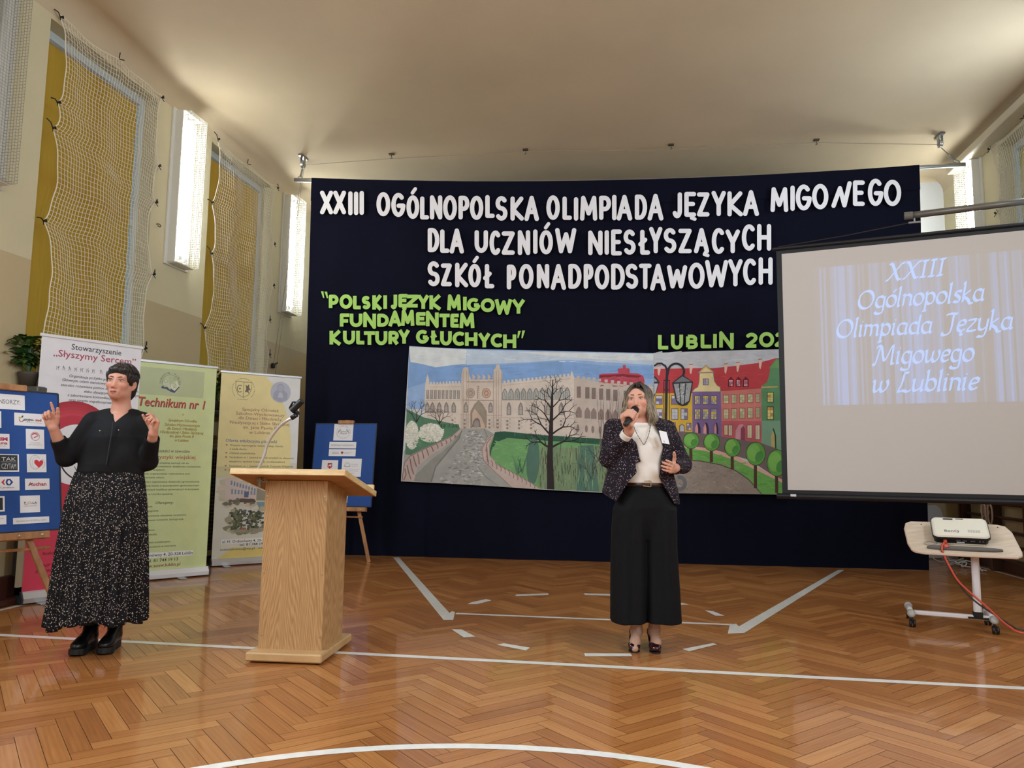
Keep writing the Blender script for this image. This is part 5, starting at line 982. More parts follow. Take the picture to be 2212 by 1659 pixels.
def sheet(B, q, label, fn, bg=(240, 238, 240), grp=None):
    P = [B.uv(*p) for p in q]; x0, x1 = (P[0][0] + P[3][0]) / 2, (P[1][0] + P[2][0]) / 2; y1, y0 = (P[0][1] + P[1][1]) / 2, (P[3][1] + P[2][1]) / 2
    mb = MB(B.fr); mb.box(((x0 + x1) / 2, (y0 + y1) / 2, .0022), (x1 - x0, y1 - y0, .0016), 0, bg); w, h = x1 - x0, y1 - y0
    fn(Art(mb, lambda x, y, o: B.fr((x0 + x * w, y0 + y * h, .0032 + o)), step=.00012), h / w); return tag(mb.build('paper_sheet', paper_m), label, 'sheet', grp)
S1 = lambda X, Y: (X / 4.367, 820 + Y / 4.367)
def sh1(x0, y0, x1, y1, sk, label, fn, **k): sheet(B1, [S1(x0, y0), S1(x1, y0 + sk), S1(x1, y1 + sk), S1(x0, y1)], label, fn, grp='sheets on the sponsor board', **k)
gy = (90, 88, 96); rd = (190, 40, 84)
def tx(A, s, x, y, h, c, wd, asp, lay=2, **k):             # text with height h and width wd as fractions of the sheet
    V, F = text_faces(s, k.get('shear', 0), k.get('bold', 0), 2); u = V[:, 0].max(); P = [A.t(x - wd / 2 + v[0] / u * wd, y + v[1] * h, lay * A.st) for v in V]; A.mb.add(P, F, 0, c, ID)
sh1(-140, 128, 232, 270, 18, 'white heading sheet reading SPONSORZY at the top of the sponsor board', lambda A, a: tx(A, 'SPONSORZY:', .48, .36, .42, gy, .80, a))
sh1(-150, 290, 10, 448, 8, 'white sheet cut by the left photo edge, second row of the sponsor board', lambda A, a: A.ell(.5, .5, .3, .3, (200, 190, 190)))
def f_stry(A, a):
    A.ring(.22, .50, .065, .20, .03, (170, 40, 70), 1, 190, 350); A.ell(.17, .60, .035, .10, (206, 190, 60), 1); A.poly([(.21, .62), (.24, .78), (.29, .80), (.27, .64)], (40, 80, 50), 1); tx(A, 'stryjno-', .46, .40, .30, (40, 36, 44), .34, a, bold=.03); tx(A, 'sad', .77, .40, .30, (190, 40, 50), .20, a, bold=.03); tx(A, 'naturalne soki owocowe', .62, .24, .10, (140, 130, 130), .55, a)
sh1(133, 312, 425, 430, 16, 'white sheet with a small green leaf logo and black and red lettering', f_stry)
def f_rm(A, a): tx(A, 'PRIM', .55, .55, .30, rd, .72, a, bold=.05); tx(A, 'sauna', .60, .30, .26, rd, .60, a, bold=.03); tx(A, 'centrum', .6, .16, .08, gy, .5, a)
sh1(-120, 508, 88, 650, 4, 'white sheet with two rows of dark pink letters, third row of the sponsor board', f_rm)
def f_pzg(A, a):
    A.ring(.5, .64, .24, .21, .025, (200, 110, 110), 1); A.ring(.5, .64, .19, .165, .03, (206, 90, 96), 1, 20, 230); A.line([(.32, .72), (.5, .78), (.68, .66), (.5, .60), (.42, .56)], .05, (190, 70, 80), 2); tx(A, 'POLSKI ZWIĄZEK', .5, .28, .06, (150, 130, 130), .55, a); tx(A, 'SPORTU NIESŁYSZĄCYCH', .5, .18, .06, (150, 130, 130), .78, a)
sh1(243, 465, 415, 650, 8, 'square white sheet with a round red emblem on the sponsor board', f_pzg)
def f_tak(A, a):
    A.rect(.03, .08, .93, .95, (70, 74, 78), 1); A.rect(.06, .11, .90, .92, (34, 38, 42), 2); tx(A, 'TAK', .48, .62, .30, (216, 214, 206), .72, a, lay=3); A.rect(.10, .555, .86, .575, (200, 198, 190), 3); tx(A, 'CZYTAM', .48, .18, .42, (206, 204, 198), .74, a, lay=3)
sh1(-12, 703, 177, 870, 2, 'dark sheet with two rows of tall pale capitals on the sponsor board', f_tak)
def f_heart(A, a):
    A.ring(.42, .55, .27, .38, .012, (110, 110, 116), 1, 30, 330); A.ring(.46, .52, .20, .30, .010, (150, 150, 154), 1, 60, 300)
    A.poly([(.60, .24), (.38, .48), (.37, .62), (.46, .70), (.56, .66), (.62, .58), (.72, .68), (.82, .64), (.84, .52), (.76, .38)], (214, 48, 62), 2); A.ring(.62, .48, .30, .30, .02, (170, 160, 160), 1, -60, 60)
sh1(252, 700, 435, 872, 6, 'square white sheet with a red heart beside a grey ear outline on the sponsor board', f_heart)
def f_car(A, a):
    A.poly([(.14, .60), (.30, .84), (.30, .72), (.25, .60), (.30, .48), (.30, .36)], (206, 44, 60), 1); A.poly([(.34, .60), (.40, .82), (.56, .84), (.70, .60), (.56, .36), (.40, .38)], (34, 64, 140), 1); A.poly([(.42, .60), (.48, .74), (.54, .74), (.54, .68), (.60, .60), (.54, .52), (.54, .46), (.48, .46)], (240, 238, 240), 2)
    tx(A, 'Carrefour', .42, .17, .17, (44, 60, 110), .66, a)
sh1(-20, 915, 182, 1048, 0, 'white sheet with a red and blue arrow-shaped shop logo, fifth row of the sponsor board', f_car)
def f_auc(A, a): tx(A, 'Auchan', .50, .36, .42, (196, 30, 74), .74, a, bold=.03); A.poly([(.14, .42), (.30, .62), (.32, .58), (.17, .38)], (60, 40, 60), 3)
sh1(235, 935, 465, 1040, -3, 'long white sheet with a dark pink shop name on the sponsor board', f_auc)
sh1(-140, 1104, 42, 1250, -4, 'dark white-bordered sheet at the left photo edge, sixth sponsor board row', lambda A, a: A.rect(.06, .1, .90, .90, (36, 38, 42), 1))
def f_pola(A, a):
    tx(A, 'P', .24, .52, .16, (30, 26, 34), .10, a, bold=.02); tx(A, 'L', .66, .52, .16, (30, 26, 34), .09, a, bold=.02); tx(A, 'A', .78, .52, .16, (30, 26, 34), .12, a, bold=.02); A.ring(.46, .54, .08, .08, .03, (226, 170, 70), 1, 0, 180)
    for q in range(7): t = PI * q / 6; A.line([(.46 + .10 * math.cos(t), .55 + .10 * math.sin(t)), (.46 + .14 * math.cos(t), .55 + .14 * math.sin(t))], .012, (226, 170, 70), 1)
    A.line([(.20, .48), (.5, .51), (.84, .48)], .02, (176, 60, 40), 1); tx(A, 'PIEKARNIA', .5, .36, .07, (130, 120, 124), .66, a)
sh1(188, 1097, 375, 1257, -6, 'square white sheet with a small orange sun and black letters low on the sponsor board', f_pola)
sh1(-150, 1288, 58, 1374, -6, 'long white sheet at the left photo edge in the bottom sponsor board row', lambda A, a: tx(A, 'SKLEP LUBLIN MEK', .45, .60, .16, (150, 146, 150), .9, a))
sh1(122, 1305, 462, 1364, -14, 'long narrow white sheet with grey text in the bottom right of the sponsor board', lambda A, a: tx(A, 'Hurtownia tkanin ZYSZAK w Lublinie', .5, .36, .32, (140, 140, 150), .84, a))
S2 = lambda X, Y: (500 + X / 4.609, 860 + Y / 4.609)
def sh2(x0, y0, x1, y1, label, fn): sheet(B2, [S2(x0, y0), S2(x1, y0), S2(x1, y1), S2(x0, y1)], label, fn, grp='sheets on the board behind the lectern')
def f_seal(A, a):
    A.arctext('OGÓLNOPOLSKA OLIMPIADA JĘZYKA MIGOWEGO', .5, .5, .33, .07, 250, -100, (80, 80, 84), 1)
    for sx in (-1, 1):
        for q in range(5): A.line([(.5 + sx * (.30 - .03 * q), .40 + .04 * q), (.5 + sx * (.24 - .025 * q), .62 + .02 * q)], .012, (110, 110, 112), 1)
    tx(A, 'Ogólnop.', .50, .50, .14, (70, 70, 74), .34, a, shear=.3); tx(A, 'Olimpiada', .50, .38, .14, (70, 70, 74), .40, a, shear=.3)
sh2(1020, 258, 1211, 423, 'square white sheet with a round seal at the top of the board behind the lectern', f_seal)
sh2(975, 437, 1242, 500, 'white heading strip reading PATRONAT HONOROWY on the board behind the lectern', lambda A, a: tx(A, 'PATRONAT HONOROWY:', .5, .36, .34, (110, 108, 116), .86, a))
def f_mar(A, a): tx(A, 'MARSZAŁEK', .24, .52, .13, gy, .24, a); tx(A, 'WOJEWÓDZTWA', .25, .34, .13, gy, .26, a, bold=.02); A.poly([(.455, .66), (.54, .66), (.54, .42), (.4975, .28), (.455, .42)], (190, 50, 64), 1); A.poly([(.48, .58), (.52, .56), (.51, .42), (.485, .45)], (60, 50, 60), 2); tx(A, 'LUBELSKIEGO', .72, .52, .12, (150, 146, 150), .30, a); tx(A, 'PATRONAT', .68, .36, .12, (150, 146, 150), .22, a)
sh2(970, 509, 1237, 578, 'white strip with a tiny red shield between grey text on the board behind the lectern', f_mar)
def f_crest(A, a): A.poly([(.36, .84), (.64, .84), (.64, .62), (.5, .52), (.36, .62)], (192, 44, 60), 1); A.poly([(.41, .68), (.44, .74), (.56, .76), (.58, .80), (.60, .72), (.57, .62), (.54, .68), (.46, .68), (.44, .60)], (240, 236, 236), 2); tx(A, 'Prezydent Miasta', .5, .40, .07, gy, .6, a); tx(A, 'Lublin', .5, .28, .07, gy, .3, a)
sh2(897, 617, 1058, 800, 'white sheet with a red crest and white animal, half hidden by the lectern top', f_crest)
def f_lko(A, a): A.ring(.28, .62, .14, .15, .012, (110, 114, 124), 1, -20, 200); A.ring(.28, .62, .10, .10, .010, (140, 144, 150), 1); A.rect(.12, .55, .44, .57, (110, 114, 124), 1); tx(A, 'PATRONAT', .66, .66, .06, (130, 130, 136), .34, a); tx(A, 'HONOROWY', .67, .56, .06, (130, 130, 136), .36, a); A.rect(.10, .415, .92, .425, (150, 150, 156), 1); tx(A, 'Lubelski Kurator Oświaty', .5, .30, .07, (130, 130, 136), .7, a); tx(A, 'w Lublinie', .5, .18, .06, (130, 130, 136), .4, a)
sh2(1098, 603, 1293, 782, 'white sheet with a small round grey logo, right of the red crest sheet', f_lko)
def f_n(A, a): A.rect(.0, .82, .94, .97, (30, 30, 34), 1); tx(A, 'LUBLIN', .44, .36, .26, (40, 38, 44), .80, a, bold=.03)
sh2(900, 960, 1155, 1040, 'white sheet with a black bar and a letter N showing beside the lectern column', f_n)
# ------------------------------------------------------------------ projection screen and the picture on it
SD = math.radians(-15); SX = np.array((math.cos(SD), math.sin(SD), 0)); SN = np.array((math.sin(SD), -math.cos(SD), 0)); KS = 7.6 / 8.5; kz = lambda z: 1.15 + (z - 1.15) * KS; SO = np.array((1.512 * KS, 8.5 * KS, 0.0)); SFR = Fr(SO, SX, (0, 0, 1), SN); SW, SZ0, SZ1 = 2.66 * KS, kz(.885), kz(3.545)
def spx(x, y): P = atP(x, y, SO, SN); return float((P - SO) @ SX), float(P[2])
t = thing('projection_screen', SO + SX * SW / 2 + (0, 0, SZ0), 'large white projection screen with black borders hanging at the right, showing the title slide', 'screen')
def screen_mat(name, attr):
    m = mat(name, (208, 200, 193), .8, bump=.04, bscale=3); 
    if attr:
        N = m.node_tree.nodes; b = N['Principled BSDF']; a = N.new('ShaderNodeAttribute'); a.attribute_name = 'Col'; m.node_tree.links.new(a.outputs['Color'], b.inputs['Emission Color']); b.inputs['Emission Strength'].default_value = PROJ
    return m
PROJ = 0.62
bk = mat('screen_black', (14, 15, 20), .5)
mb = MB(SFR); mb.box((SW / 2, (SZ0 + SZ1) / 2, -.004), (SW, SZ1 - SZ0, .006)); mb.build('black_border', bk, t)
mb = MB(SFR); mb.box((SW / 2, (SZ0 + .045 + SZ1 - .045) / 2, .0), (SW - .10, SZ1 - SZ0 - .09, .004)); mb.build('white_surface', screen_mat('screen_white', False), t)
mb = MB(SFR); mb.box((SW / 2, SZ1 + .008, .0), (SW + .08, .032, .05), bev=.010); mb.build('roller_case', bk, t)
mb = MB(SFR); mb.tube([(-.05, SZ0 - .015, 0), (SW + .05, SZ0 - .015, 0)], .026, 12); mb.build('weight_bar', bk, t)
mb = MB(SFR); mb.box((.10, SZ0 - .005, .026), (.05, .022, .006)); mb.build('maker_tag', mat('tag_white', (224, 224, 226), .4), t)
mb = MB(SFR); mb.tube([(.02, SZ1 + .03, 0), (.6, SZ1 + .07, 0), (1.21, SZ1 + .135, 0)], .006, 5); mb.build('hanging_cord', bk, t)
mb = MB(SFR); mb.box((1.21, SZ1 + .13, 0), (.10, .016, .02)); mb.tube([(1.21, SZ1 + .13, 0), (1.21, SZ1 + .19, 0)], .007, 8); mb.build('hanger', steel, t)
# projected slide: pale drapery and slanted lettering, light added on the screen
PX0, PX1, PZ0, PZ1 = .368 * KS, 2.36 * KS, kz(1.825), kz(3.303)
mb = MB(SFR); r = np.random.default_rng(44); ns = 96; vals = []; cur = .5
for i in range(ns): cur = .55 * cur + .45 * r.uniform(0, 1); vals.append(cur)
for i in range(ns):
    x0, x1 = PX0 + (PX1 - PX0) * i / ns, PX0 + (PX1 - PX0) * (i + 1) / ns; v = min(1, max(0, (vals[i] - .28) * 2.1)); warm = 1 if (v < .30) else 0; nz = 6
    for j in range(nz):
        z0, z1 = PZ0 + (PZ1 - PZ0) * j / nz, PZ0 + (PZ1 - PZ0) * (j + 1) / nz; e = .55 + .45 * (1 - j / (nz - 1))
        c = tuple(int(q) for q in np.clip(np.array((52, 112, 186)) * (.38 + .62 * v) * (.72 + .28 * e) * (1 if not warm else .62), 0, 255)); mb.add([(x0, z0, .0024), (x1, z0, .0024), (x1, z1, .0024), (x0, z1, .0024)], [(0, 1, 2, 3)], 0, c)
# chancery lettering drawn with a broad pen
def cal():
    o = arc(.20, .225, .19, .225, 60, 420, 20); bowl = arc(.20, .225, .17, .22, 50, 310, 14); g = {}
    g['o'] = ([o], .46); g['ó'] = ([o, [(.22, .56), (.34, .70)]], .46); g['n'] = ([[(0, .40), (.05, .45), (.05, 0)], [(.05, .28)] + arc(.20, .30, .14, .14, 160, 0, 9) + [(.34, .05), (.40, .01)]], .46)
    g['m'] = ([[(0, .40), (.05, .45), (.05, 0)], [(.05, .28)] + arc(.18, .30, .12, .14, 160, 0, 8) + [(.30, 0)], [(.30, .28)] + arc(.43, .30, .12, .14, 160, 0, 8) + [(.55, .05), (.61, .01)]], .68)
    g['i'] = ([[(-.01, .40), (.05, .44), (.05, .05), (.12, .01)], [(.07, .58), (.10, .61)]], .21); g['l'] = ([[(.0, .70), (.05, .74), (.05, .05), (.12, .01)]], .21)
    g['p'] = ([[(0, .40), (.05, .45), (.05, -.26)], [(-.02, -.26), (.12, -.26)], arc(.21, .225, .17, .22, 140, -150, 14)], .47); g['b'] = ([[(0, .70), (.05, .74), (.05, .04)], arc(.21, .225, .17, .22, 140, -150, 14)], .46)
    g['d'] = ([bowl, [(.37, .74), (.37, .05), (.44, .01)]], .49); g['a'] = ([bowl, [(.36, .44), (.36, .06), (.43, .01)]], .48); g['g'] = ([bowl, [(.36, .44), (.36, -.14), (.28, -.25), (.10, -.25), (.03, -.18)]], .47)
    g['s'] = ([[(.29, .40), (.20, .45), (.08, .40), (.07, .31), (.24, .18), (.26, .08), (.18, .0), (.02, .04)]], .34); g['k'] = ([[(0, .70), (.05, .74), (.05, 0)], [(.30, .44), (.07, .22), (.24, .08), (.34, -.08), (.46, -.06)]], .43)
    g['z'] = ([[(.03, .42), (.32, .42), (.03, .02), (.36, .02)]], .41); g['y'] = ([[(-.01, .40), (.04, .44), (.06, .10), (.18, .02), (.32, .12)], [(.36, .44), (.33, -.10), (.22, -.24), (.04, -.22)]], .44)
    g['w'] = ([[(-.02, .40), (.04, .44), (.06, .10), (.14, .01), (.28, .18), (.30, .42)], [(.28, .16), (.36, .01), (.50, .10), (.56, .30), (.50, .45)]], .62); g['u'] = ([[(-.01, .40), (.04, .44), (.05, .10), (.14, .01), (.32, .14)], [(.34, .44), (.34, .06), (.41, .01)]], .46)
    e = [[(.05, .22), (.28, .26), (.33, .36), (.24, .44), (.12, .40), (.05, .26), (.06, .10), (.16, .01), (.32, .08)]]; g['e'] = (e, .39); g['ę'] = (e + [[(.24, .0), (.18, -.10), (.28, -.14)]], .39)
    g['O'] = ([arc(.32, .35, .31, .36, 60, 420, 26)], .74); g['X'] = ([[(.02, .70), (.16, .66), (.46, .02), (.60, .04)], [(.62, .70), (.50, .66), (.10, .04), (.0, .0)]], .66); g['I'] = ([[(.12, .70), (.12, .0)], [(.02, .70), (.24, .70)], [(.0, 0), (.22, 0)]], .33)
    g['J'] = ([[(.10, .66), (.24, .72), (.52, .70)], [(.38, .70), (.36, .10), (.26, -.08), (.08, -.12), (.02, -.02)]], .56); g['M'] = ([[(-.04, .02), (.06, .0), (.20, .68), (.42, .12), (.68, .72), (.72, .04), (.82, .02)], [(.02, .62), (.12, .72), (.22, .66)]], .90); g['L'] = ([[(.30, .70), (.16, .70), (.12, .30), (.02, .0), (.20, .04), (.36, -.02), (.48, .06)]], .52)
    return g
CAL = cal()
def smooth_line(p, n=5):
    p = np.array(p, float)
    if len(p) < 3: return p
    out = []
    for i in range(len(p) - 1):
        p0, p1, p2, p3 = p[max(i - 1, 0)], p[i], p[i + 1], p[min(i + 2, len(p) - 1)]
        for t in np.linspace(0, 1, n, endpoint=False): out.append(.5 * (2 * p1 + (p2 - p0) * t + (2 * p0 - 5 * p1 + 4 * p2 - p3) * t * t + (3 * p1 - p0 - 3 * p2 + p3) * t ** 3))
    out.append(p[-1]); return np.array(out)
def cal_line(mb, text, a, b, hz, col, nib=.135, slant=.22):
    x = 0; ST = []
    for ch in text:
        if ch == ' ': x += .34; continue
        st, adv = CAL[ch]
        for s in st: q = smooth_line(s); q = np.c_[q[:, 0] + x + slant * q[:, 1], q[:, 1]]; ST.append(q)
        x += adv
    hz = hz * KS; W = x; a, b = np.array(a), np.array(b); ex = (b - a) / W; nb = nib / 2 * np.array((math.cos(math.radians(42)), math.sin(math.radians(42))))
    lay = .0034
    for q in ST:
        d = np.gradient(q, axis=0); d /= np.linalg.norm(d, axis=1)[:, None] + 1e-9; nn = np.c_[-d[:, 1], d[:, 0]] * .026
        for sgn in (0, 1):
            V = []
            for p, h in zip(q, nn):
                off = nb if sgn == 0 else h
                for k in (-1, 1): w = p + off * k; P = a + ex * w[0]; V.append((P[0], P[1] + w[1] * hz, lay + sgn * .0003))
            mb.add(V, [(2 * i, 2 * i + 2, 2 * i + 3, 2 * i + 1) for i in range(len(q) - 1)], 0, col)
S5 = lambda X, Y: spx(1660 + X / 2.5525, 440 + Y / 2.5525)
LC = (104, 172, 255)
cal_line(mb, 'XXIII', S5(648, 424), S5(975, 392), .235, LC); cal_line(mb, 'Ogólnopolska', S5(490, 580), S5(1192, 533), .255, LC); cal_line(mb, 'Olimpiada Języka', S5(372, 738), S5(1350, 690), .255, LC); cal_line(mb, 'Migowego', S5(580, 886), S5(1135, 866), .265, LC); cal_line(mb, 'w Lublinie', S5(570, 1040), S5(1160, 1025), .265, LC)
mb.build('projected_slide', screen_mat('screen_white_lit', True), t)
ps = SFR((1.2, kz(3.73), 0)); t = thing('screen_pole', ps, 'grey metal pole above the projection screen at the right', 'pole')
mb = MB(SFR); mb.cyl((1.27 * KS, kz(3.768), 0), (2.74 * KS, kz(3.79), 0), .031, 16); mb.build('pole_tube', mat('galvanised', (120, 116, 108), .4, metal=.5, var=.1, vscale=9), t, smooth=True)
mb = MB(SFR); mb.cyl((1.262 * KS, kz(3.768), 0), (1.34 * KS, kz(3.768), 0), .036, 16); mb.build('end_cap', mat('pole_cap', (112, 108, 100), .5), t)
for x in (2.30,): mb = MB(SFR); mb.cyl((x, kz(3.785), 0), (x, ZC, 0), .004, 6); mb.build('suspension_wire', steel, t)
# ------------------------------------------------------------------ lectern
def oak_mat():
    m = bpy.data.materials.new('light_oak_veneer'); m.use_nodes = True; N = m.node_tree.nodes; L = m.node_tree.links; b = N['Principled BSDF']
    tc = N.new('ShaderNodeTexCoord'); mp = N.new('ShaderNodeMapping'); mp.inputs['Scale'].default_value = (1.0, 1.0, .11); mp.inputs['Location'].default_value = (.055, 0, .02); L.new(tc.outputs['Object'], mp.inputs['Vector'])
    n0 = N.new('ShaderNodeTexNoise'); n0.inputs['Scale'].default_value = 7.0; n0.inputs['Detail'].default_value = 3; L.new(mp.outputs['Vector'], n0.inputs['Vector'])
    sx = N.new('ShaderNodeSeparateXYZ'); L.new(mp.outputs['Vector'], sx.inputs[0])
    ax = N.new('ShaderNodeMath'); ax.operation = 'ABSOLUTE'; L.new(sx.outputs['X'], ax.inputs[0])
    ad = N.new('ShaderNodeMath'); ad.operation = 'MULTIPLY_ADD'; L.new(n0.outputs['Fac'], ad.inputs[0]); ad.inputs[1].default_value = .20; L.new(ax.outputs[0], ad.inputs[2])
    zz = N.new('ShaderNodeMath'); zz.operation = 'MULTIPLY_ADD'; L.new(sx.outputs['Z'], zz.inputs[0]); zz.inputs[1].default_value = 1.3; L.new(ad.outputs[0], zz.inputs[2])
    wv = N.new('ShaderNodeMath'); wv.operation = 'MULTIPLY'; L.new(zz.outputs[0], wv.inputs[0]); wv.inputs[1].default_value = 420.0
    sn = N.new('ShaderNodeMath'); sn.operation = 'SINE'; L.new(wv.outputs[0], sn.inputs[0])
    m2 = N.new('ShaderNodeMapping'); m2.inputs['Scale'].default_value = (320, 320, 6); L.new(tc.outputs['Object'], m2.inputs['Vector'])
    n1 = N.new('ShaderNodeTexNoise'); n1.inputs['Scale'].default_value = 1.0; n1.inputs['Detail'].default_value = 3; L.new(m2.outputs['Vector'], n1.inputs['Vector'])
    mx = N.new('ShaderNodeMath'); mx.operation = 'MULTIPLY_ADD'; L.new(sn.outputs[0], mx.inputs[0]); mx.inputs[1].default_value = .085; 
    m3_ = N.new('ShaderNodeMath'); m3_.operation = 'MULTIPLY_ADD'; L.new(n1.outputs['Fac'], m3_.inputs[0]); m3_.inputs[1].default_value = .55; m3_.inputs[2].default_value = .22; L.new(m3_.outputs[0], mx.inputs[2])
    cr = N.new('ShaderNodeValToRGB'); e = cr.color_ramp.elements; e[0].position = .25; e[0].color = tuple(lin((150, 108, 66))) + (1,); e[1].position = .68; e[1].color = tuple(lin((204, 162, 112))) + (1,)
    L.new(mx.outputs[0], cr.inputs['Fac']); L.new(cr.outputs['Color'], b.inputs['Base Color']); b.inputs['Roughness'].default_value = .42; return m
oak = oak_mat(); pine = wood_mat('lectern_edge', (206, 168, 112), (232, 200, 146), (6, 6, 26), .45); under = wood_mat('lectern_underside', (150, 108, 66), (176, 132, 84), (5, 5, 5), .5)
LA = 4.0; LF = yawf((-2.02, 4.235, 0), LA)
lec = thing('lectern', LF((0, .3, 0)), 'light oak wooden lectern with sloping top in front of the yellow banner', 'lectern')
mb = MB(LF); mb.box((0, .29, .035), (.455, .58, .05), bev=.008); mb.build('base', wood_mat('lectern_base', (186, 146, 98), (204, 166, 116), (4, 26, 4), .4), lec)
for sx in (-.19, .19):
    for y in (.05, .53): m2 = MB(LF); m2.cyl((sx, y, 0), (sx, y, .011), .02, 12); m2.build('glide', mat('black_rubber', (20, 20, 20), .7), lec)
mb = MB(LF); cw = .193; zf, zb = 1.045, .985
V = [(-cw, .10, .06), (cw, .10, .06), (cw, .48, .06), (-cw, .48, .06), (-cw, .10, zf), (cw, .10, zf), (cw, .48, zb), (-cw, .48, zb)]
mb.add(V, [(0, 3, 2, 1), (0, 1, 5, 4), (1, 2, 6, 5), (2, 3, 7, 6), (3, 0, 4, 7), (4, 5, 6, 7)]); col = mb.build('column', oak, lec)
for z in (.95, .5, .14):
    for sx in (-.178, .178): m2 = MB(LF); m2.lathe([(0, 0), (.007, 0), (.006, .002), (0, .0025)], (sx, .0995, z), ax=((1, 0, 0), (0, 0, 1), (0, -1, 0)), n=10); m2.build('screw_cap', screw_m, lec)
# top board: high edge to the hall, low edge to the speaker
A0 = np.array((0, -.05, 1.098)); tl = math.atan2(.145, .68); ux, uy, uz = (1, 0, 0), (0, math.cos(tl), -math.sin(tl)), (0, math.sin(tl), math.cos(tl))
TF = Fr(LF(A0), LF(np.array(ux)) - LF.o, LF(np.array(uy)) - LF.o, LF(np.array(uz)) - LF.o)
mb = MB(TF); mb.box((0, .345, 0), (.69, .69, .034), bev=.003); mb.build('top_board', [under], lec)
mb = MB(TF); mb.box((0, -.004, 0), (.692, .010, .036), bev=.002); mb.box((.343, .345, 0), (.010, .69, .036), bev=.002); mb.box((-.343, .345, 0), (.010, .69, .036), bev=.002); mb.build('edge_strip', pine, lec)
mb = MB(TF); mb.box((0, .685, .035), (.66, .022, .05), bev=.005); mb.build('paper_stop', pine, lec)
gn = thing('microphone_holder', TF((-.24, .06, .017)), 'chrome gooseneck microphone holder with a black clip, fixed to the lectern top', 'microphone holder')
b0 = np.array(TF((-.205, .05, .017))); pts = [b0] + [atY(x, y, b0[1] - dy) for x, y, dy in ((570, 985, .0), (577, 960, .0), (590, 938, .01), (606, 919, .02), (621, 908, .03), (634, 902, .03))]
mb = MB(); mb.tube(smooth_line(pts, 6), .0085, 10); mb.build('gooseneck', mat('chrome', (226, 226, 228), .30, metal=.75), gn, smooth=True)
e = pts[-1]; mb = MB(); mb.tube([e - (.012, 0, .004), e + (.020, 0, .018)], .014, 12); mb.tube([e + (.008, 0, .006), e + (.022, 0, .040)], .011, 10)
mb.box(e + (.018, 0, .026), (.03, .022, .03), ax=((.85, 0, .5), (0, 1, 0), (-.5, 0, .85)), bev=.006); d = unit((.72, 0, .70)); o = e + (.010, -.004, .060); sd = unit((-.7, 0, .72))
mb.tube([o - d * .030, o + d * .055], [.021, .019], 14, cap=False); mb.tube([o - d * .030, o + d * .055], [.016, .015], 14, cap=False); mb.tube([o + d * .050, o + d * .058], .019, 14, cap=True)
mb.tube([o - d * .03 + sd * .02, o + d * .01 + sd * .034, o + d * .02 + sd * .022], .006, 8); mb.build('clip', mat('black_plastic', (16, 16, 18), .35), gn, smooth=True)
ub = TF((-.205, .10, -.017)); mb = MB(); mb.cyl(ub, np.array(ub) - (0, 0, .055), .011, 10); mb.cyl(np.array(ub) - (0, 0, .012), np.array(ub) - (0, 0, .018), .024, 12); mb.box(np.array(ub) + (.02, 0, -.022), (.07, .014, .006)); mb.build('fixing_bolt', mat('dull_steel', (130, 120, 106), .35, metal=.8), gn)

# ------------------------------------------------------------------ tilting laptop table with projector
TD = math.radians(-15); tx_ = np.array((math.cos(TD), math.sin(TD), 0)); ty_ = np.array((-math.sin(TD), math.cos(TD), 0)); NL = np.array((1.975, 6.10, .56))
ca, sa = math.cos(math.radians(33)), math.sin(math.radians(33)); tu = ty_ * ca + np.array((0, 0, sa)); tn = np.cross(tx_, tu); TT = Fr(NL, tx_, tu, tn); TWd, TDp = .70, .365
tab = thing('projector_table', NL + tx_ * .35 + (0, 0, -NL[2]), 'white wheeled table with a tilted pale wood top under the screen', 'table')
def rr(x0, y0, x1, y1, r, n=6):
    P = []
    for cx, cy, a in ((x1 - r, y0 + r, -90), (x1 - r, y1 - r, 0), (x0 + r, y1 - r, 90), (x0 + r, y0 + r, 180)): P += [(cx + r * math.cos(math.radians(a + q)), cy + r * math.sin(math.radians(a + q))) for q in np.linspace(0, 90, n)]
    return P
top_o = [(.04, .012), (.02, .03), (.0, .10), (-.012, .28), (.0, .345), (.03, .365), (.32, .372), (.60, .362), (.645, .345), (.675, .28), (.70, .06), (.695, .02), (.67, .0), (.35, -.004), (.10, .0)][::-1]
mb = MB(TT); mb.prism(top_o, -.018, 0); mb.build('table_top', wood_mat('pale_ash', (206, 186, 162), (224, 206, 184), (3, 40, 40), .5), tab)
mb = MB(TT); n = len(top_o); mb.tube([(x, y, -.009) for x, y in top_o], .010, 6, closed=True); mb.build('edge_band', mat('edge_band', (214, 190, 172), .5), tab)
mb = MB(TT); mb.tube([(.115, .05, .008), (.15, .048, .012), (.35, .046, .013), (.54, .048, .012), (.59, .052, .008)], [.008, .015, .017, .015, .008], 12); mb.build('stop_bar', mat('grey_foam', (106, 100, 96), .7), tab, smooth=True)
for x in (.10, .60): mb = MB(TT); mb.lathe([(0, 0), (.006, 0), (.005, .0015), (0, .002)], (x, .335, .0), n=10); mb.build('screw', mat('dark_screw', (40, 36, 34), .4), tab)
wht = mat('white_steel', (228, 222, 224), .35); cb = np.array((2.43, 6.14, .11))
mb = MB(); ct = TT((.45, .15, -.02)); mb.bar(cb, (cb[0], cb[1], ct[2] + .02), .05, .05, bev=.01, up=ty_); mb.build('column', wht, tab)
mb = MB(); mb.bar(cb - (0, 0, .015), cb + (0, 0, .03), .062, .062, bev=.006, up=ty_); mb.box(cb - (0, 0, .012), (.13, .08, .012), ax=(tx_, ty_, (0, 0, 1))); mb.build('column_socket', mat('black_plastic'), tab)
mb = MB(TT); mb.box((.45, .16, -.032), (.14, .18, .03), bev=.005); mb.build('top_bracket', wht, tab)
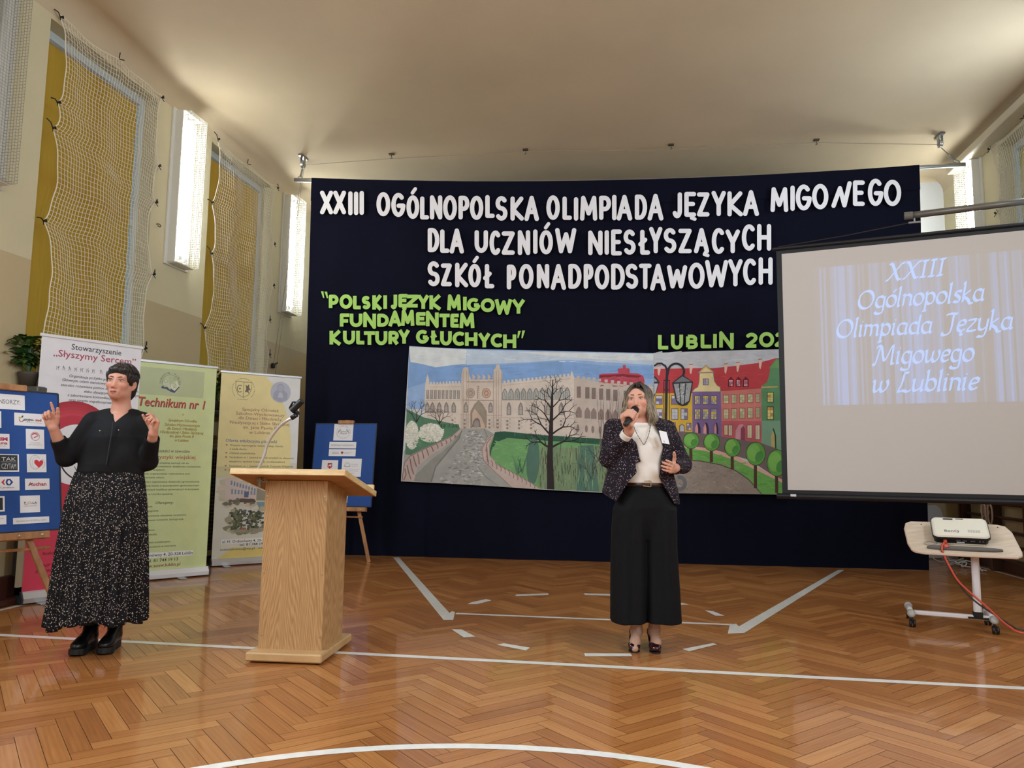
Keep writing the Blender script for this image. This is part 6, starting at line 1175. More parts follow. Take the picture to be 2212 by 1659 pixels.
lA, lB = np.array((2.03, 6.245, .10)), np.array((2.50, 6.12, .10)); mb = MB(); mb.bar(lA, lB, .05, .03, bev=.006, up=(0, 0, 1)); mb.build('base_bar', wht, tab)
gpl = mat('grey_plastic', (176, 176, 170), .5)
for c in (lA - tx_ * .02, lB + tx_ * .02):
    a, b = c - ty_ * .06, c + ty_ * .30; mb = MB(); mb.cyl(a, b, .021, 12); mb.build('foot_tube', wht, tab, smooth=True)
    for e, s in ((a, -1), (b, 1)):
        mb = MB(); mb.lathe([(0, -.035), (.024, -.035), (.029, -.02), (.028, .01), (.024, .035), (0, .035)], e, ax=((tx_), (0, 0, 1), tuple(ty_ * s)), n=16); mb.build('end_fitting', gpl, tab, smooth=True)
        mb = MB(); k = e - (0, 0, .02); mb.cyl(k, k - (0, 0, .02), .008, 8); w0 = np.array((e[0], e[1], .029)) + tx_ * .006; 
        for dx in (-.013, .013): mb.lathe([(0, -.009), (.024, -.009), (.0285, -.005), (.0285, .005), (.024, .009), (0, .009)], w0 + tx_ * dx, ax=(tuple(ty_), (0, 0, 1), tuple(tx_)), n=18)
        mb.box(w0 + (0, 0, .018), (.016, .04, .034), ax=(tx_, ty_, (0, 0, 1)), bev=.006); mb.build('castor', mat('castor_black', (22, 22, 24), .4), tab, smooth=False)
pj = thing('projector', TT((.33, .2, .0)), 'white and black projector lying on the tilted table top', 'projector'); PB = TT.at((.155, .085, .02))
pw, pd, ph = .37, .235, .075
def body(z0, z1, ins, r): return [(x, y) for x, y in rr(ins, ins, pw - ins, pd - ins, r, 5)]
mb = MB(PB); mb.prism(body(0, 0, .012, .03), .0, .045); mb.build('black_body', mat('projector_black', (22, 22, 26), .4), pj)
mb = MB(PB); mb.prism(body(0, 0, .0, .035), .040, .058); mb.build('side_band', mat('projector_black'), pj)
mb = MB(PB); o1, o2, o3 = body(0, 0, .004, .035), body(0, 0, .010, .034), body(0, 0, .022, .03); n = len(o1); mb.add([(x, y, .058) for x, y in o1] + [(x, y, .070) for x, y in o2] + [(x, y, .075) for x, y in o3], [(i, (i + 1) % n, n + (i + 1) % n, n + i) for i in range(n)] + [(n + i, n + (i + 1) % n, 2 * n + (i + 1) % n, 2 * n + i) for i in range(n)] + [tuple(range(2 * n, 3 * n))]); mb.build('white_cover', mat('projector_white', (236, 230, 214), .22, coat=.4), pj)
mb = MB(PB); put_text(mb, 'BenQ', .125, .045, .036, (110, 106, 110), to3=lambda a, b, z: PB((a, b, .0758)), bold=.012, xs=1.15); pm = mat('projector_print', (120, 116, 118), .4, attr=True)
for k in range(4):
    for j in range(5): mb.box((.235 + j * .016, .05 + k * .008, .0756), (.012, .004, .0004), 0, (176, 170, 164))
mb.build('cover_print', pm, pj)
mb = MB(PB); mb.box((.115, .20, .0752), (.07, .022, .002), bev=.001); mb.build('dial_plate', mat('dial_plate', (206, 202, 190), .4), pj)
mb = MB(PB); mb.lathe([(0, -.03), (.012, -.03), (.012, .03), (0, .03)], (.115, .20, .069), ax=((0, 1, 0), (0, 0, 1), (1, 0, 0)), n=16); mb.box((.19, .205, .0756), (.05, .008, .001)); mb.build('focus_dial', mat('dial_dark', (64, 62, 62), .5), pj)
mb = MB(PB); pc = mat('port_metal', (150, 150, 160), .3, metal=.6)
for x, w, h in ((.08, .022, .012), (.165, .028, .010), (.205, .028, .010), (.255, .03, .010), (.30, .012, .012), (.32, .012, .012)): mb.box((x, .0115, .024), (w, .004, h), bev=.001)
mb.build('ports', pc, pj)
mb = MB(PB); mb.box((.18, .0108, .009), (.05, .002, .008)); mb.build('port_label', mat('tag_white'), pj)
mb = MB(PB); mb.box((pw / 2, .10, -.009), (pw - .07, .17, .016), bev=.004); mb.build('white_underside', mat('projector_white'), pj)
mb = MB(PB); mb.cyl((pw * .5, pd - .012, .030), (pw * .5, pd + .004, .030), .026, 20); mb.build('lens', mat('lens_glass', (30, 34, 46), .08), pj)
# coiled clear plastic strap left of the projector
mb = MB(TT); mb.tube([(.15 + .035 * math.cos(a) - .01, .10 + .022 * math.sin(a), .006 + .0006 * a) for a in np.linspace(0, 12, 40)], .004, 6); tag(mb.build('clear_strap', mat('clear_plastic', (206, 200, 190), .2, alpha=.55), smooth=True), 'small coiled clear plastic strap left of the projector on the table top', 'strap')
# two leads from the projector to the floor
p0 = PB((.082, .006, .024)); gx = lambda x, y: (1860 + x / 4.881, 1060 + y / 4.881)
def lead(name, px, col, r, lab, y_end):
    pts = [p0]; n = len(px)
    for i, (x, y) in enumerate(px): q = (i + 1) / n; pts.append(atY(*gx(x, y), p0[1] - .03 - (p0[1] - .03 - y_end) * q ** 1.4))
    pts[-1][2] = max(pts[-1][2], r); last = pts[-1]; pts += [np.array((last[0] + .35, last[1] - .05, r)), np.array((last[0] + 1.0, last[1] - .05, r))]
    pts = [np.array((p[0], p[1], max(p[2], r))) for p in pts]; mb = MB(); mb.tube(smooth_line(pts, 6), r, 8); tag(mb.build(name, mat('lead_' + name, col, .45), smooth=True), lab, 'cable')
lead('red_cable', [(852, 600), (880, 690), (950, 830), (1040, 970), (1220, 1135), (1320, 1220), (1450, 1340), (1560, 1430), (1718, 1505)], (214, 84, 66), .007, 'red cable running from the projector down to the floor at the right edge', 5.98)
lead('grey_cable', [(848, 600), (872, 700), (945, 850), (1025, 970), (1110, 1080), (1220, 1180), (1350, 1270), (1480, 1350), (1600, 1430), (1718, 1470)], (66, 60, 56), .006, 'dark grey cable running beside the red one from the projector', 6.02)
mb = MB(PB); mb.tube([(.082, .009, .024), (.082, -.020, .022)], [.011, .009], 10); mb.tube([(.082, -.03, .012), (.086, -.045, .0)], .018, 10); tag(mb.build('cable_plug', mat('lead_red_cable')), 'red plug pushed into the back of the projector', 'plug')
# ------------------------------------------------------------------ people: signed distance bodies meshed with surface nets
EX = np.array([math.cos(YAW), math.sin(YAW), 0]); EY = np.array([-math.sin(YAW), math.cos(YAW), 0])
class Sdf:
    def __init__(s, lo, hi, h):
        s.h = h; s.ax = [np.arange(a, b + h, h, dtype=np.float32) for a, b in zip(lo, hi)]; s.D = np.full([len(a) for a in s.ax], .5, np.float32)
    def reg(s, lo, hi, m):
        sl = []
        for a, l, u in zip(s.ax, lo, hi): i = np.searchsorted(a, l - m); j = np.searchsorted(a, u + m); sl.append(slice(max(i - 1, 0), min(j + 1, len(a))))
        return tuple(sl), np.meshgrid(*[a[q] for a, q in zip(s.ax, sl)], indexing='ij', sparse=True)
    def put(s, fn, lo, hi, k=.01, op='+'):
        sl, (X, Y, Z) = s.reg(lo, hi, k + 4 * s.h + .01)
        A = s.D[sl]
        if A.size == 0: return s
        d = fn(X, Y, Z).astype(np.float32)
        if op == '+': q = np.maximum(k - np.abs(A - d), 0) / k; s.D[sl] = np.minimum(A, d) - q * q * k * .25
        elif op == '-': q = np.maximum(k - np.abs(A + d), 0) / k; s.D[sl] = np.maximum(A, -d) + q * q * k * .25
        return s
    def cone(s, a, b, ra, rb, k=.012, op='+'):
        a = np.asarray(a, float); b = np.asarray(b, float); ab = b - a; L = float(ab @ ab) + 1e-12
        def f(X, Y, Z):
            x, y, z = X - a[0], Y - a[1], Z - a[2]; t = np.clip((x * ab[0] + y * ab[1] + z * ab[2]) / L, 0, 1)
            return np.sqrt((x - t * ab[0]) ** 2 + (y - t * ab[1]) ** 2 + (z - t * ab[2]) ** 2) - (ra + (rb - ra) * t)
        r = max(ra, rb); return s.put(f, np.minimum(a, b) - r, np.maximum(a, b) + r, k, op)
    def chain(s, pts, rs, k=.012):
        for i in range(len(pts) - 1): s.cone(pts[i], pts[i + 1], rs[i], rs[i + 1], k)
        return s
    def ell(s, c, r, R=None, k=.015, op='+'):
        c = np.asarray(c, float); R = np.eye(3) if R is None else np.asarray(R, float); m = max(r)
        def f(X, Y, Z):
            x, y, z = X - c[0], Y - c[1], Z - c[2]; u = [R[i][0] * x + R[i][1] * y + R[i][2] * z for i in range(3)]
            k0 = np.sqrt(sum((q / w) ** 2 for q, w in zip(u, r))); k1 = np.sqrt(sum((q / w ** 2) ** 2 for q, w in zip(u, r))) + 1e-6; return k0 * (k0 - 1) / k1
        return s.put(f, c - m, c + m, k, op)
    def stack(s, rows, k=.012, op='+', off=0.0, mod=None, p=2.0):
        """rows: z, cx, cy, rx, ry from low to high: ellipses stacked up the body"""
        R = np.array(sorted(rows)); zs = R[:, 0]
        def f(X, Y, Z):
            g = [np.interp(Z, zs, R[:, i]) for i in range(1, 5)]; u, v = (X - g[0]), (Y - g[1]); rx, ry = g[2] + off, g[3] + off
            q = (np.abs(u / rx) ** p + np.abs(v / ry) ** p) ** (1 / p); d = (q - 1) * np.minimum(rx, ry)
            if mod is not None: d = d + mod(u, v, Z)
            return np.maximum(d, np.maximum(zs[0] - off - Z, Z - zs[-1] - off))
        m = max(R[:, 3].max(), R[:, 4].max()) + abs(off)
        return s.put(f, (R[:, 1].min() - m, R[:, 2].min() - m, zs[0] - abs(off)), (R[:, 1].max() + m, R[:, 2].max() + m, zs[-1] + abs(off)), k, op)
    def mesh(s, it=1):
        D, h = s.D, s.h; S = D < 0; n = D.shape; c = np.zeros([q - 1 for q in n], np.int8)
        O = [(i, j, k) for i in (0, 1) for j in (0, 1) for k in (0, 1)]
        for o in O: c += S[o[0]:n[0] - 1 + o[0], o[1]:n[1] - 1 + o[1], o[2]:n[2] - 1 + o[2]]
        I = np.argwhere((c > 0) & (c < 8)); N = len(I); idx = np.full(c.shape, -1, np.int32); idx[I[:, 0], I[:, 1], I[:, 2]] = np.arange(N)
        V = {o: D[I[:, 0] + o[0], I[:, 1] + o[1], I[:, 2] + o[2]] for o in O}; acc = np.zeros((N, 3)); cnt = np.zeros(N)
        for o in O:
            for a in range(3):
                if o[a] == 0:
                    p = list(o); p[a] = 1; p = tuple(p); v0, v1 = V[o], V[p]; m = (v0 < 0) != (v1 < 0); t = np.where(m, v0 / np.where(m, v0 - v1, 1), 0)
                    for b in range(3): acc[:, b] += np.where(m, (t if b == a else o[b]), 0)
                    cnt += m
        P = (I + acc / cnt[:, None]) * h + np.array([a[0] for a in s.ax]); F = []
        for a in range(3):
            b, d = (a + 1) % 3, (a + 2) % 3; sl0 = [slice(None)] * 3; sl1 = [slice(None)] * 3; sl0[a] = slice(0, n[a] - 1); sl1[a] = slice(1, n[a])
            E = np.argwhere(S[tuple(sl0)] != S[tuple(sl1)]); E = E[(E[:, b] > 0) & (E[:, d] > 0) & (E[:, b] < n[b] - 1) & (E[:, d] < n[d] - 1)]
            q = []
            for db, dd in ((-1, -1), (0, -1), (0, 0), (-1, 0)): e = E.copy(); e[:, b] += db; e[:, d] += dd; q.append(idx[e[:, 0], e[:, 1], e[:, 2]])
            Q = np.stack(q, 1); ins = S[E[:, 0], E[:, 1], E[:, 2]]; Q[~ins] = Q[~ins][:, ::-1]; F.append(Q)
        F = np.concatenate(F); F = F[(F >= 0).all(1)]
        for _ in range(it):                              # light relaxing
            A = np.zeros_like(P); C = np.zeros(N)
            for i, j in ((0, 1), (1, 2), (2, 3), (3, 0)):
                np.add.at(A, F[:, i], P[F[:, j]]); np.add.at(A, F[:, j], P[F[:, i]]); np.add.at(C, F[:, i], 1); np.add.at(C, F[:, j], 1)
            P = P * .5 + .5 * A / np.maximum(C, 1)[:, None]
        return P, F
class Person:
    def __init__(s, gpx, label):
        s.G = fl(*gpx); s.t = thing('person', s.G, label, 'person'); s.fr = Fr(s.G, EX, EY, (0, 0, 1)); s.gy = float(s.G @ EY)
    def J(s, px, py, dd=0.0):
        d = ray(px, py); t = (s.gy + dd - float(CAM @ EY)) / float(d @ EY); P = CAM + d * t; return np.array(((P - s.G) @ EX, dd, P[2]))
    def rows(s, L): # (py, xl, xr, ry, dd)
        out = []
        for py, xl, xr, ry, dd in L: a, b = s.J(xl, py, dd), s.J(xr, py, dd); out.append(((a[2] + b[2]) / 2, (a[0] + b[0]) / 2, dd, abs(b[0] - a[0]) / 2, ry))
        return out
    def obj(s, name, P, F, m, parent=None, col=None, smooth=True):
        W = s.fr(P); par = parent or s.t; off = np.array(s.t.location); me = bpy.data.meshes.new(name); me.from_pydata((W - off).tolist(), [], [tuple(int(i) for i in f) for f in F]); me.materials.append(m)
        if col is not None:
            a = me.color_attributes.new('Col', 'FLOAT_COLOR', 'POINT'); a.data.foreach_set('color', np.c_[lin_arr(col), np.ones(len(P))].astype(np.float32).ravel())
        me.polygons.foreach_set('use_smooth', [smooth] * len(F)); me.update(); o = bpy.data.objects.new(name, me); COL.objects.link(o); o.parent = par; return o
def lin_arr(c): c = np.asarray(c, float) / 255; return np.where(c <= .04045, c / 12.92, ((c + .055) / 1.055) ** 2.4)
def rotz(a): c, q = math.cos(a), math.sin(a); return np.array(((c, -q, 0), (q, c, 0), (0, 0, 1)))
def rotx(a): c, q = math.cos(a), math.sin(a); return np.array(((1, 0, 0), (0, c, -q), (0, q, c)))
def roty(a): c, q = math.cos(a), math.sin(a); return np.array(((c, 0, q), (0, 1, 0), (-q, 0, c)))
class Head:
    """canonical head: x to the picture's right, y backwards, z up, origin at eye level inside the skull"""
    def __init__(s, c, yaw, pitch, roll, sc): s.c = np.asarray(c, float); s.R = rotz(yaw) @ roty(roll) @ rotx(pitch); s.s = sc
    def __call__(s, p): return s.c + (np.asarray(p, float) * s.s) @ s.R.T
    def inv(s, P): return ((P - s.c) @ s.R) / s.s
    def e(s, S, c, r, k=.015, op='+', tilt=None): R = s.R.T if tilt is None else (tilt.T @ s.R.T); S.ell(s(c), tuple(q * s.s for q in r), R, k * s.s, op)
    def k(s, S, a, b, ra, rb, k=.01, op='+'): S.cone(s(a), s(b), ra * s.s, rb * s.s, k * s.s, op)
def sculpt_head(S, H, mouth_open=0.0, jaw=1.0):
    H.e(S, (0, .018, .034), (.073, .096, .080)); H.e(S, (0, -.022, -.032), (.061 * jaw, .064, .080), .03)
    H.e(S, (0, -.066, -.094), (.023, .019, .017), .03)
    for q in (-1, 1):
        H.e(S, (q * .043 * jaw, -.012, -.062), (.020, .036, .030), .03); H.e(S, (q * .038, -.060, -.026), (.024, .021, .021), .025)
    H.k(S, (-.040, -.068, .026), (.040, -.068, .026), .013, .013, .02)
    for q in (-1, 1): H.e(S, (q * .031, -.092, .001), (.019, .012, .0115), .012, '-')
    for q in (-1, 1): H.e(S, (q * .0305, -.0725, .0), (.0145, .0120, .0120), .004)
    for q in (-1, 1): H.k(S, (q * .047, -.071, .001), (q * .031, -.0825, .0085), .004, .0042, .006); H.k(S, (q * .031, -.0825, .0085), (q * .015, -.077, .002), .0042, .0036, .006); H.k(S, (q * .045, -.072, -.004), (q * .017, -.078, -.006), .0038, .0038, .008)
    H.k(S, (0, -.076, .012), (0, -.097, -.034), .0080, .0115, .016); H.e(S, (0, -.101, -.040), (.0120, .0115, .0100), .006)
    for q in (-1, 1): H.e(S, (q * .0125, -.090, -.044), (.0078, .0095, .0075), .007); H.e(S, (q * .0062, -.0985, -.0505), (.0034, .0050, .0030), .003, '-')
    H.e(S, (0, -.078, -.070), (.028, .014, .020), .02)
    H.k(S, (-.021, -.080, -.0715), (-.006, -.0915, -.0675), .0032, .0052, .004); H.k(S, (.021, -.080, -.0715), (.006, -.0915, -.0675), .0032, .0052, .004); H.k(S, (-.006, -.0915, -.0675), (.006, -.0915, -.0675), .0052, .0052, .003)
    H.k(S, (-.018, -.081, -.0745 - mouth_open), (0, -.0900, -.0795 - mouth_open), .0036, .0066, .004); H.k(S, (.018, -.081, -.0745 - mouth_open), (0, -.0900, -.0795 - mouth_open), .0036, .0066, .004)
    H.k(S, (-.020, -.090, -.0730), (.020, -.090, -.0730), .0018, .0018, .003, '-')
    for q in (-1, 1):
        t = roty(q * .25) @ rotz(-q * .45); H.e(S, (q * .074, .012, -.012), (.0085, .019, .031), .006, '+', t); H.e(S, (q * .083, .008, -.010), (.007, .0105, .019), .005, '-', t)
def face_colours(P, H, skin, lips, hair=None, blush=.5):
    L = H.inv(P); n = len(P); C = np.tile(np.array(skin, float), (n, 1)); hd = (np.abs(L[:, 0]) < .1) & (L[:, 2] > -.14) & (L[:, 1] < .13) & (L[:, 2] < .14) & (L[:, 1] > -.14)
    f = hd & (L[:, 1] < -.04)
    def mix(m, col, w): C[m] = C[m] * (1 - w[m, None]) + np.array(col, float) * w[m, None]
    for q in (-1, 1): g = np.exp(-(((L[:, 0] - q * .040) / .020) ** 2 + ((L[:, 2] + .030) / .016) ** 2)); mix(f, np.array(skin) * (1.0, .80, .80), g * blush)
    g = np.exp(-((L[:, 0] / .013) ** 2 + ((L[:, 2] + .044) / .012) ** 2)); mix(f, np.array(skin) * (1, .84, .82), g * .5)
    lip = np.maximum(0, 1 - ((L[:, 0] / .023) ** 2 + ((L[:, 2] + .0735) / .0118) ** 2)); m = f & (lip > 0) & (L[:, 1] < -.074); mix(m, lips, np.clip(lip * 3.2, 0, .9))
    g = np.maximum(0, 1 - ((L[:, 0] / .020) ** 2 + ((L[:, 2] + .0730) / .0022) ** 2)); mix(f, np.array(lips) * .45, np.clip(g * 2, 0, .8))
    for q in (-1, 1): g = np.exp(-(((L[:, 0] - q * .031) / .019) ** 2 + ((L[:, 2] - .004) / .011) ** 2)); mix(f, np.array(skin) * (.80, .70, .68), g * .45)
    return np.clip(C, 0, 255)
def add_eyes(p, H, iris, brow_col, look=(0, 0), squint=.62, brow=(.0245, .0285, .0235)):
    for q in (-1, 1):
        mb = MB(); c = np.array((q * .0308, -.0735, .0010)); r = .0128; V = []; F = []; C = []; nu, nv = 20, 14
        for j in range(nv + 1):
            th = PI * j / nv
            for i in range(nu): a = 2 * PI * i / nu; V.append(c + (r * math.sin(th) * math.cos(a), -r * math.cos(th), r * math.sin(th) * math.sin(a) * squint))
        lk = unit((look[0], -1, look[1]))
        for j in range(nv):
            for i in range(nu):
                f = (j * nu + i, j * nu + (i + 1) % nu, (j + 1) * nu + (i + 1) % nu, (j + 1) * nu + i); m = unit((np.mean([V[k] for k in f], 0) - c) / (1, 1, squint)); d = float(m @ lk)
                F.append(f); C.append((12, 10, 12) if d > .955 else iris if d > .80 else (226, 216, 210))
        for f, cc in zip(F, C): mb.F.append(f); mb.M.append(0); mb.C.append(cc)
        mb.V.append(p.fr(H(np.array(V)))); mb.n = len(V); o = mb.build('eye', mat('eyeball', (220, 210, 205), .15, attr=True), p.t, smooth=True)
        mb = MB(); pts = [H((q * x, y - .003, z)) for x, y, z in ((.0475, -.0700, .0035), (.041, -.0795, .0085), (.031, -.0868, .0102), (.021, -.0830, .0072), (.0155, -.0785, .0015))]; mb.tube([p.fr(v) for v in smooth_line(pts, 3)], .0015, 5); mb.build('eyelash', mat('lash', (26, 20, 20), .6), p.t)
        mb = MB(); z0, z1, z2 = brow; pts = [H((q * x, y, z)) for x, y, z in ((.013, -.0855, z0), (.028, -.0840, z1), (.040, -.0765, z1), (.049, -.0640, z2))]; mb.tube([p.fr(v) for v in smooth_line(pts, 4)], np.interp(np.linspace(0, 1, 13), [0, .5, 1], [.0034, .0034, .0012]) * H.s, 6); mb.build('eyebrow', mat('brow_%d' % brow_col[0], brow_col, .8), p.t)
def hand(S, w, u, n, side, curl, thumb=(.5, .35), sc=1.0, spread=.06, wrist_r=.024):
    """w wrist, u wrist-to-knuckles, n palm side; side: +1 when the thumb lies on u x n, -1 when it lies opposite"""
    u = unit(u); n = unit(n - u * np.dot(n, u)); v = np.cross(u, n) * side
    P = lambda a, b, c: w + (u * a + v * b + n * c) * sc
    k = .010
    S.chain([P(0, 0, 0), P(.03, .004, 0)], [wrist_r * sc, .024 * sc], k)
    for b in (-.026, -.009, .009, .026): S.cone(P(.018, b * .62, 0), P(.085 - abs(b + .004) * .25, b, -.003), .0145 * sc, .0115 * sc, k)
    S.ell(P(.040, .024, .006), (.022 * sc, .014 * sc, .015 * sc), np.array((u, v, n)), k); S.ell(P(.045, -.022, .006), (.026 * sc, .012 * sc, .013 * sc), np.array((u, v, n)), k)
    for i, (b, L, r) in enumerate(((.026, .070, .0086), (.009, .078, .0089), (-.009, .072, .0085), (-.026, .056, .0076))):
        a0 = P(.085 - abs(b + .004) * .25, b, -.003); ang = 0.0; d0 = unit(u + v * (spread * b / .026)); pt = a0; cs = curl[i]
        for j, (f, rr2) in enumerate(((.46, .97), (.30, .90), (.24, .78))):
            ang += cs[j]; d = d0 * math.cos(ang) + n * math.sin(ang); q = pt + d * L * f * sc; S.cone(pt, q, r * sc * (1.0 if j == 0 else (.97, .90)[j - 1]), r * sc * rr2, .004); pt = q
    t0 = P(.022, .026, .006); a, b = thumb; d = unit(u * math.cos(a) + v * math.sin(a) + n * b); t1 = t0 + d * .040 * sc; d2 = unit(d + u * .35 + n * b * .6); t2 = t1 + d2 * .030 * sc; d3 = unit(d2 + u * .25 + n * b * .5); t3 = t2 + d3 * .024 * sc
    S.chain([t0, t1, t2, t3], [.0135 * sc, .0108 * sc, .0098 * sc, .0080 * sc], .007)
def locks(p, name, paths, radii, colfn, m, flat=.55):
    mb = MB()
    for path, rad in zip(paths, radii):
        q = smooth_line(path, 4); k = len(q); r = rad * np.interp(np.linspace(0, 1, k), [0, .15, .6, 1], [.35, 1, .9, .12]); i0 = len(mb.F); mb.tube([p.fr(v) for v in q], r, 6)
        c0 = random.uniform(-1, 1); nf = len(mb.F) - i0
        for f in range(nf): mb.C[i0 + f] = colfn(min(1.0, f / max(1, nf - 2)), c0)
    return mb.build(name, m, p.t, smooth=True)
def loft(p, rows, nu, mod=None, hem=None, nv=40, inner=.008):
    """tube of cloth from stacked ellipses (rows as in Sdf.stack) with folds; open below, doubled inside"""
    R = np.array(sorted(rows)); zs = R[:, 0]; V = []; F = []
    for lay in (0, 1):
        for j in range(nv + 1):
            z = zs[0] + (zs[-1] - zs[0]) * j / nv; g = [np.interp(z, zs, R[:, i]) for i in range(1, 5)]
            for i in range(nu):
                a = 2 * PI * i / nu; m = mod(a, 1 - j / nv) if mod else 0.0; zz = z + (hem(a) * (1 - j / nv) ** 3 if hem else 0)
                V.append((g[0] + (g[2] + m - lay * inner) * math.cos(a), g[1] + (g[3] + m - lay * inner) * math.sin(a), zz))
    n1 = (nv + 1) * nu
    for j in range(nv):
        for i in range(nu):
            a, b, c, d = j * nu + i, j * nu + (i + 1) % nu, (j + 1) * nu + (i + 1) % nu, (j + 1) * nu + i; F.append((a, b, c, d)); F.append((n1 + d, n1 + c, n1 + b, n1 + a))
    for i in range(nu): k = (i + 1) % nu; F.append((n1 + i, n1 + k, k, i)); F.append((nv * nu + i, nv * nu + k, n1 + nv * nu + k, n1 + nv * nu + i))
    return np.array(V), F
def poly_sd(pts, X, Z):
    """signed distance to an outline in the x,z plane (negative inside)"""
    P = np.array(pts, float); n = len(P); d = np.full(np.broadcast(X, Z).shape, 1e9); s = np.ones_like(d)
    for i in range(n):
        a, b = P[i], P[i - 1]; e = b - a; wx, wz = X - a[0], Z - a[1]; t = np.clip((wx * e[0] + wz * e[1]) / (e @ e + 1e-12), 0, 1); d = np.minimum(d, (wx - e[0] * t) ** 2 + (wz - e[1] * t) ** 2)
        c1_, c2_, c3_ = Z >= a[1], Z < b[1], e[0] * wz > e[1] * wx; s = np.where((c1_ & c2_ & c3_) | (~c1_ & ~c2_ & ~c3_), -s, s)
    return s * np.sqrt(d)
skin_m = mat('skin', (214, 160, 138), .48, attr=True, spec=.35)
_b = skin_m.node_tree.nodes['Principled BSDF']; _b.inputs['Subsurface Weight'].default_value = .12; _b.inputs['Subsurface Radius'].default_value = (.012, .005, .003)
hair_m = mat('hair', (40, 32, 28), .42, attr=True, spec=.4)
def speck_mat(name, base, dots, scale, thr, rough=.8, stretch=None, rows=0.0, dens=1.0):
    m = bpy.data.materials.new(name); m.use_nodes = True; N = m.node_tree.nodes; L = m.node_tree.links; b = N['Principled BSDF']; b.inputs['Roughness'].default_value = rough; b.inputs['Specular IOR Level'].default_value = .25
    tc = N.new('ShaderNodeTexCoord'); mp = N.new('ShaderNodeMapping'); mp.inputs['Scale'].default_value = stretch or (1, 1, 1); L.new(tc.outputs['Object'], mp.inputs['Vector'])
    v = N.new('ShaderNodeTexVoronoi'); v.inputs['Scale'].default_value = scale; L.new(mp.outputs['Vector'], v.inputs['Vector'])
    sp = N.new('ShaderNodeSeparateColor'); L.new(v.outputs['Color'], sp.inputs['Color'])
    lt = N.new('ShaderNodeMath'); lt.operation = 'LESS_THAN'; L.new(v.outputs['Distance'], lt.inputs[0]); lt.inputs[1].default_value = thr
    de = N.new('ShaderNodeMath'); de.operation = 'LESS_THAN'; L.new(sp.outputs['Red'], de.inputs[0]); de.inputs[1].default_value = dens
    mu = N.new('ShaderNodeMath'); mu.operation = 'MULTIPLY'; L.new(lt.outputs[0], mu.inputs[0]); L.new(de.outputs[0], mu.inputs[1]); fac = mu.outputs[0]
    if rows:
        sx = N.new('ShaderNodeSeparateXYZ'); L.new(tc.outputs['Object'], sx.inputs[0]); m1 = N.new('ShaderNodeMath'); m1.operation = 'MULTIPLY'; L.new(sx.outputs['Z'], m1.inputs[0]); m1.inputs[1].default_value = rows
        s1 = N.new('ShaderNodeMath'); s1.operation = 'SINE'; L.new(m1.outputs[0], s1.inputs[0]); r = N.new('ShaderNodeMapRange'); r.inputs['From Min'].default_value = -1; r.inputs['From Max'].default_value = .8; r.inputs['To Min'].default_value = .25; L.new(s1.outputs[0], r.inputs['Value'])
        m3_ = N.new('ShaderNodeMath'); m3_.operation = 'MULTIPLY'; L.new(fac, m3_.inputs[0]); L.new(r.outputs[0], m3_.inputs[1]); fac = m3_.outputs[0]
    mx = N.new('ShaderNodeMix'); mx.data_type = 'RGBA'; mx.inputs['A'].default_value = tuple(lin(base)) + (1,); dc = N.new('ShaderNodeValToRGB'); e = dc.color_ramp.elements
    for el, c in zip(e, dots): el.color = tuple(lin(c)) + (1,)
    L.new(sp.outputs['Green'], dc.inputs['Fac']); L.new(dc.outputs['Color'], mx.inputs['B']); L.new(fac, mx.inputs['Factor']); L.new(mx.outputs['Result'], b.inputs['Base Color']); return m
blk_cloth = mat('black_blouse_cloth', (16, 16, 19), .75, bump=.12, bscale=40, spec=.25); blk_trouser = mat('black_trouser_cloth', (13, 13, 16), .8, bump=.08, bscale=30, spec=.2)
# ================================================================== the signing woman on the left
A = Person((207, 1412), 'woman with short dark hair, black blouse and long dotted skirt, signing with both hands'); J = A.J
hA = Head(J(252.5, 822, -.078) + (.0, .078, 0), math.radians(4), math.radians(-6), math.radians(3), .99)
hA.c = J(250, 822, -.08) - hA.R @ (np.array((0, -.08, 0)) * hA.s)
sh1_, el1, wr1 = J(196, 913, -.02), J(142, 989, -.05), J(115, 924, -.17)
sh2_, el2, wr2 = J(314, 914, .04), J(321, 997, .02), J(331, 936, -.14)
S = Sdf((-.42, -.34, 0.0), (.52, .26, 1.80), .0034)
sculpt_head(S, hA, 0.0, .86)
nb = J(262, 897, .035); S.cone(hA((0, .022, -.055)), nb, .052, .055, .03); S.cone(nb, J(262, 915, .03), .056, .075, .04)
tor = A.rows([(897, 222, 298, .060, .03), (905, 200, 314, .082, .03), (922, 192, 318, .098, .02), (945, 190, 314, .108, .01), (1000, 182, 300, .105, .01), (1040, 180, 300, .105, .02)])
S.stack(tor, .03)
S.chain([sh1_, el1], [.050, .040], .03); S.chain([el1, el1 + (wr1 - el1) * .35, wr1], [.040, .038, .026], .02)
S.chain([sh2_, el2], [.050, .040], .03); S.chain([el2, el2 + (wr2 - el2) * .35, wr2], [.040, .038, .026], .02)
hand(S, wr1, (-.30, -.10, .94), (.25, -.95, .0), 1, ((.12, .10, .08), (1.15, 1.25, .8), (1.25, 1.3, .8), (1.3, 1.3, .8)), (.55, .35), 1.0, .05)
hand(S, wr2, (.22, -.22, .92), (-.55, -.75, .15), -1, ((.45, .9, .6), (.95, 1.1, .7), (1.15, 1.2, .8), (1.25, 1.2, .8)), (.42, .55), 1.0, .03)
gA = lambda px, py: np.array(((fl(px, py) - A.G) @ EX, (fl(px, py) - A.G) @ EY, 0))
def shoe_axis(toe_px, ang, L): t = gA(*toe_px); d = np.array((math.sin(ang), -math.cos(ang), 0)); return t - d * L, t
hs1, ts1 = shoe_axis((160, 1420), math.radians(7), .262); hs2, ts2 = shoe_axis((221, 1417), math.radians(11), .262)
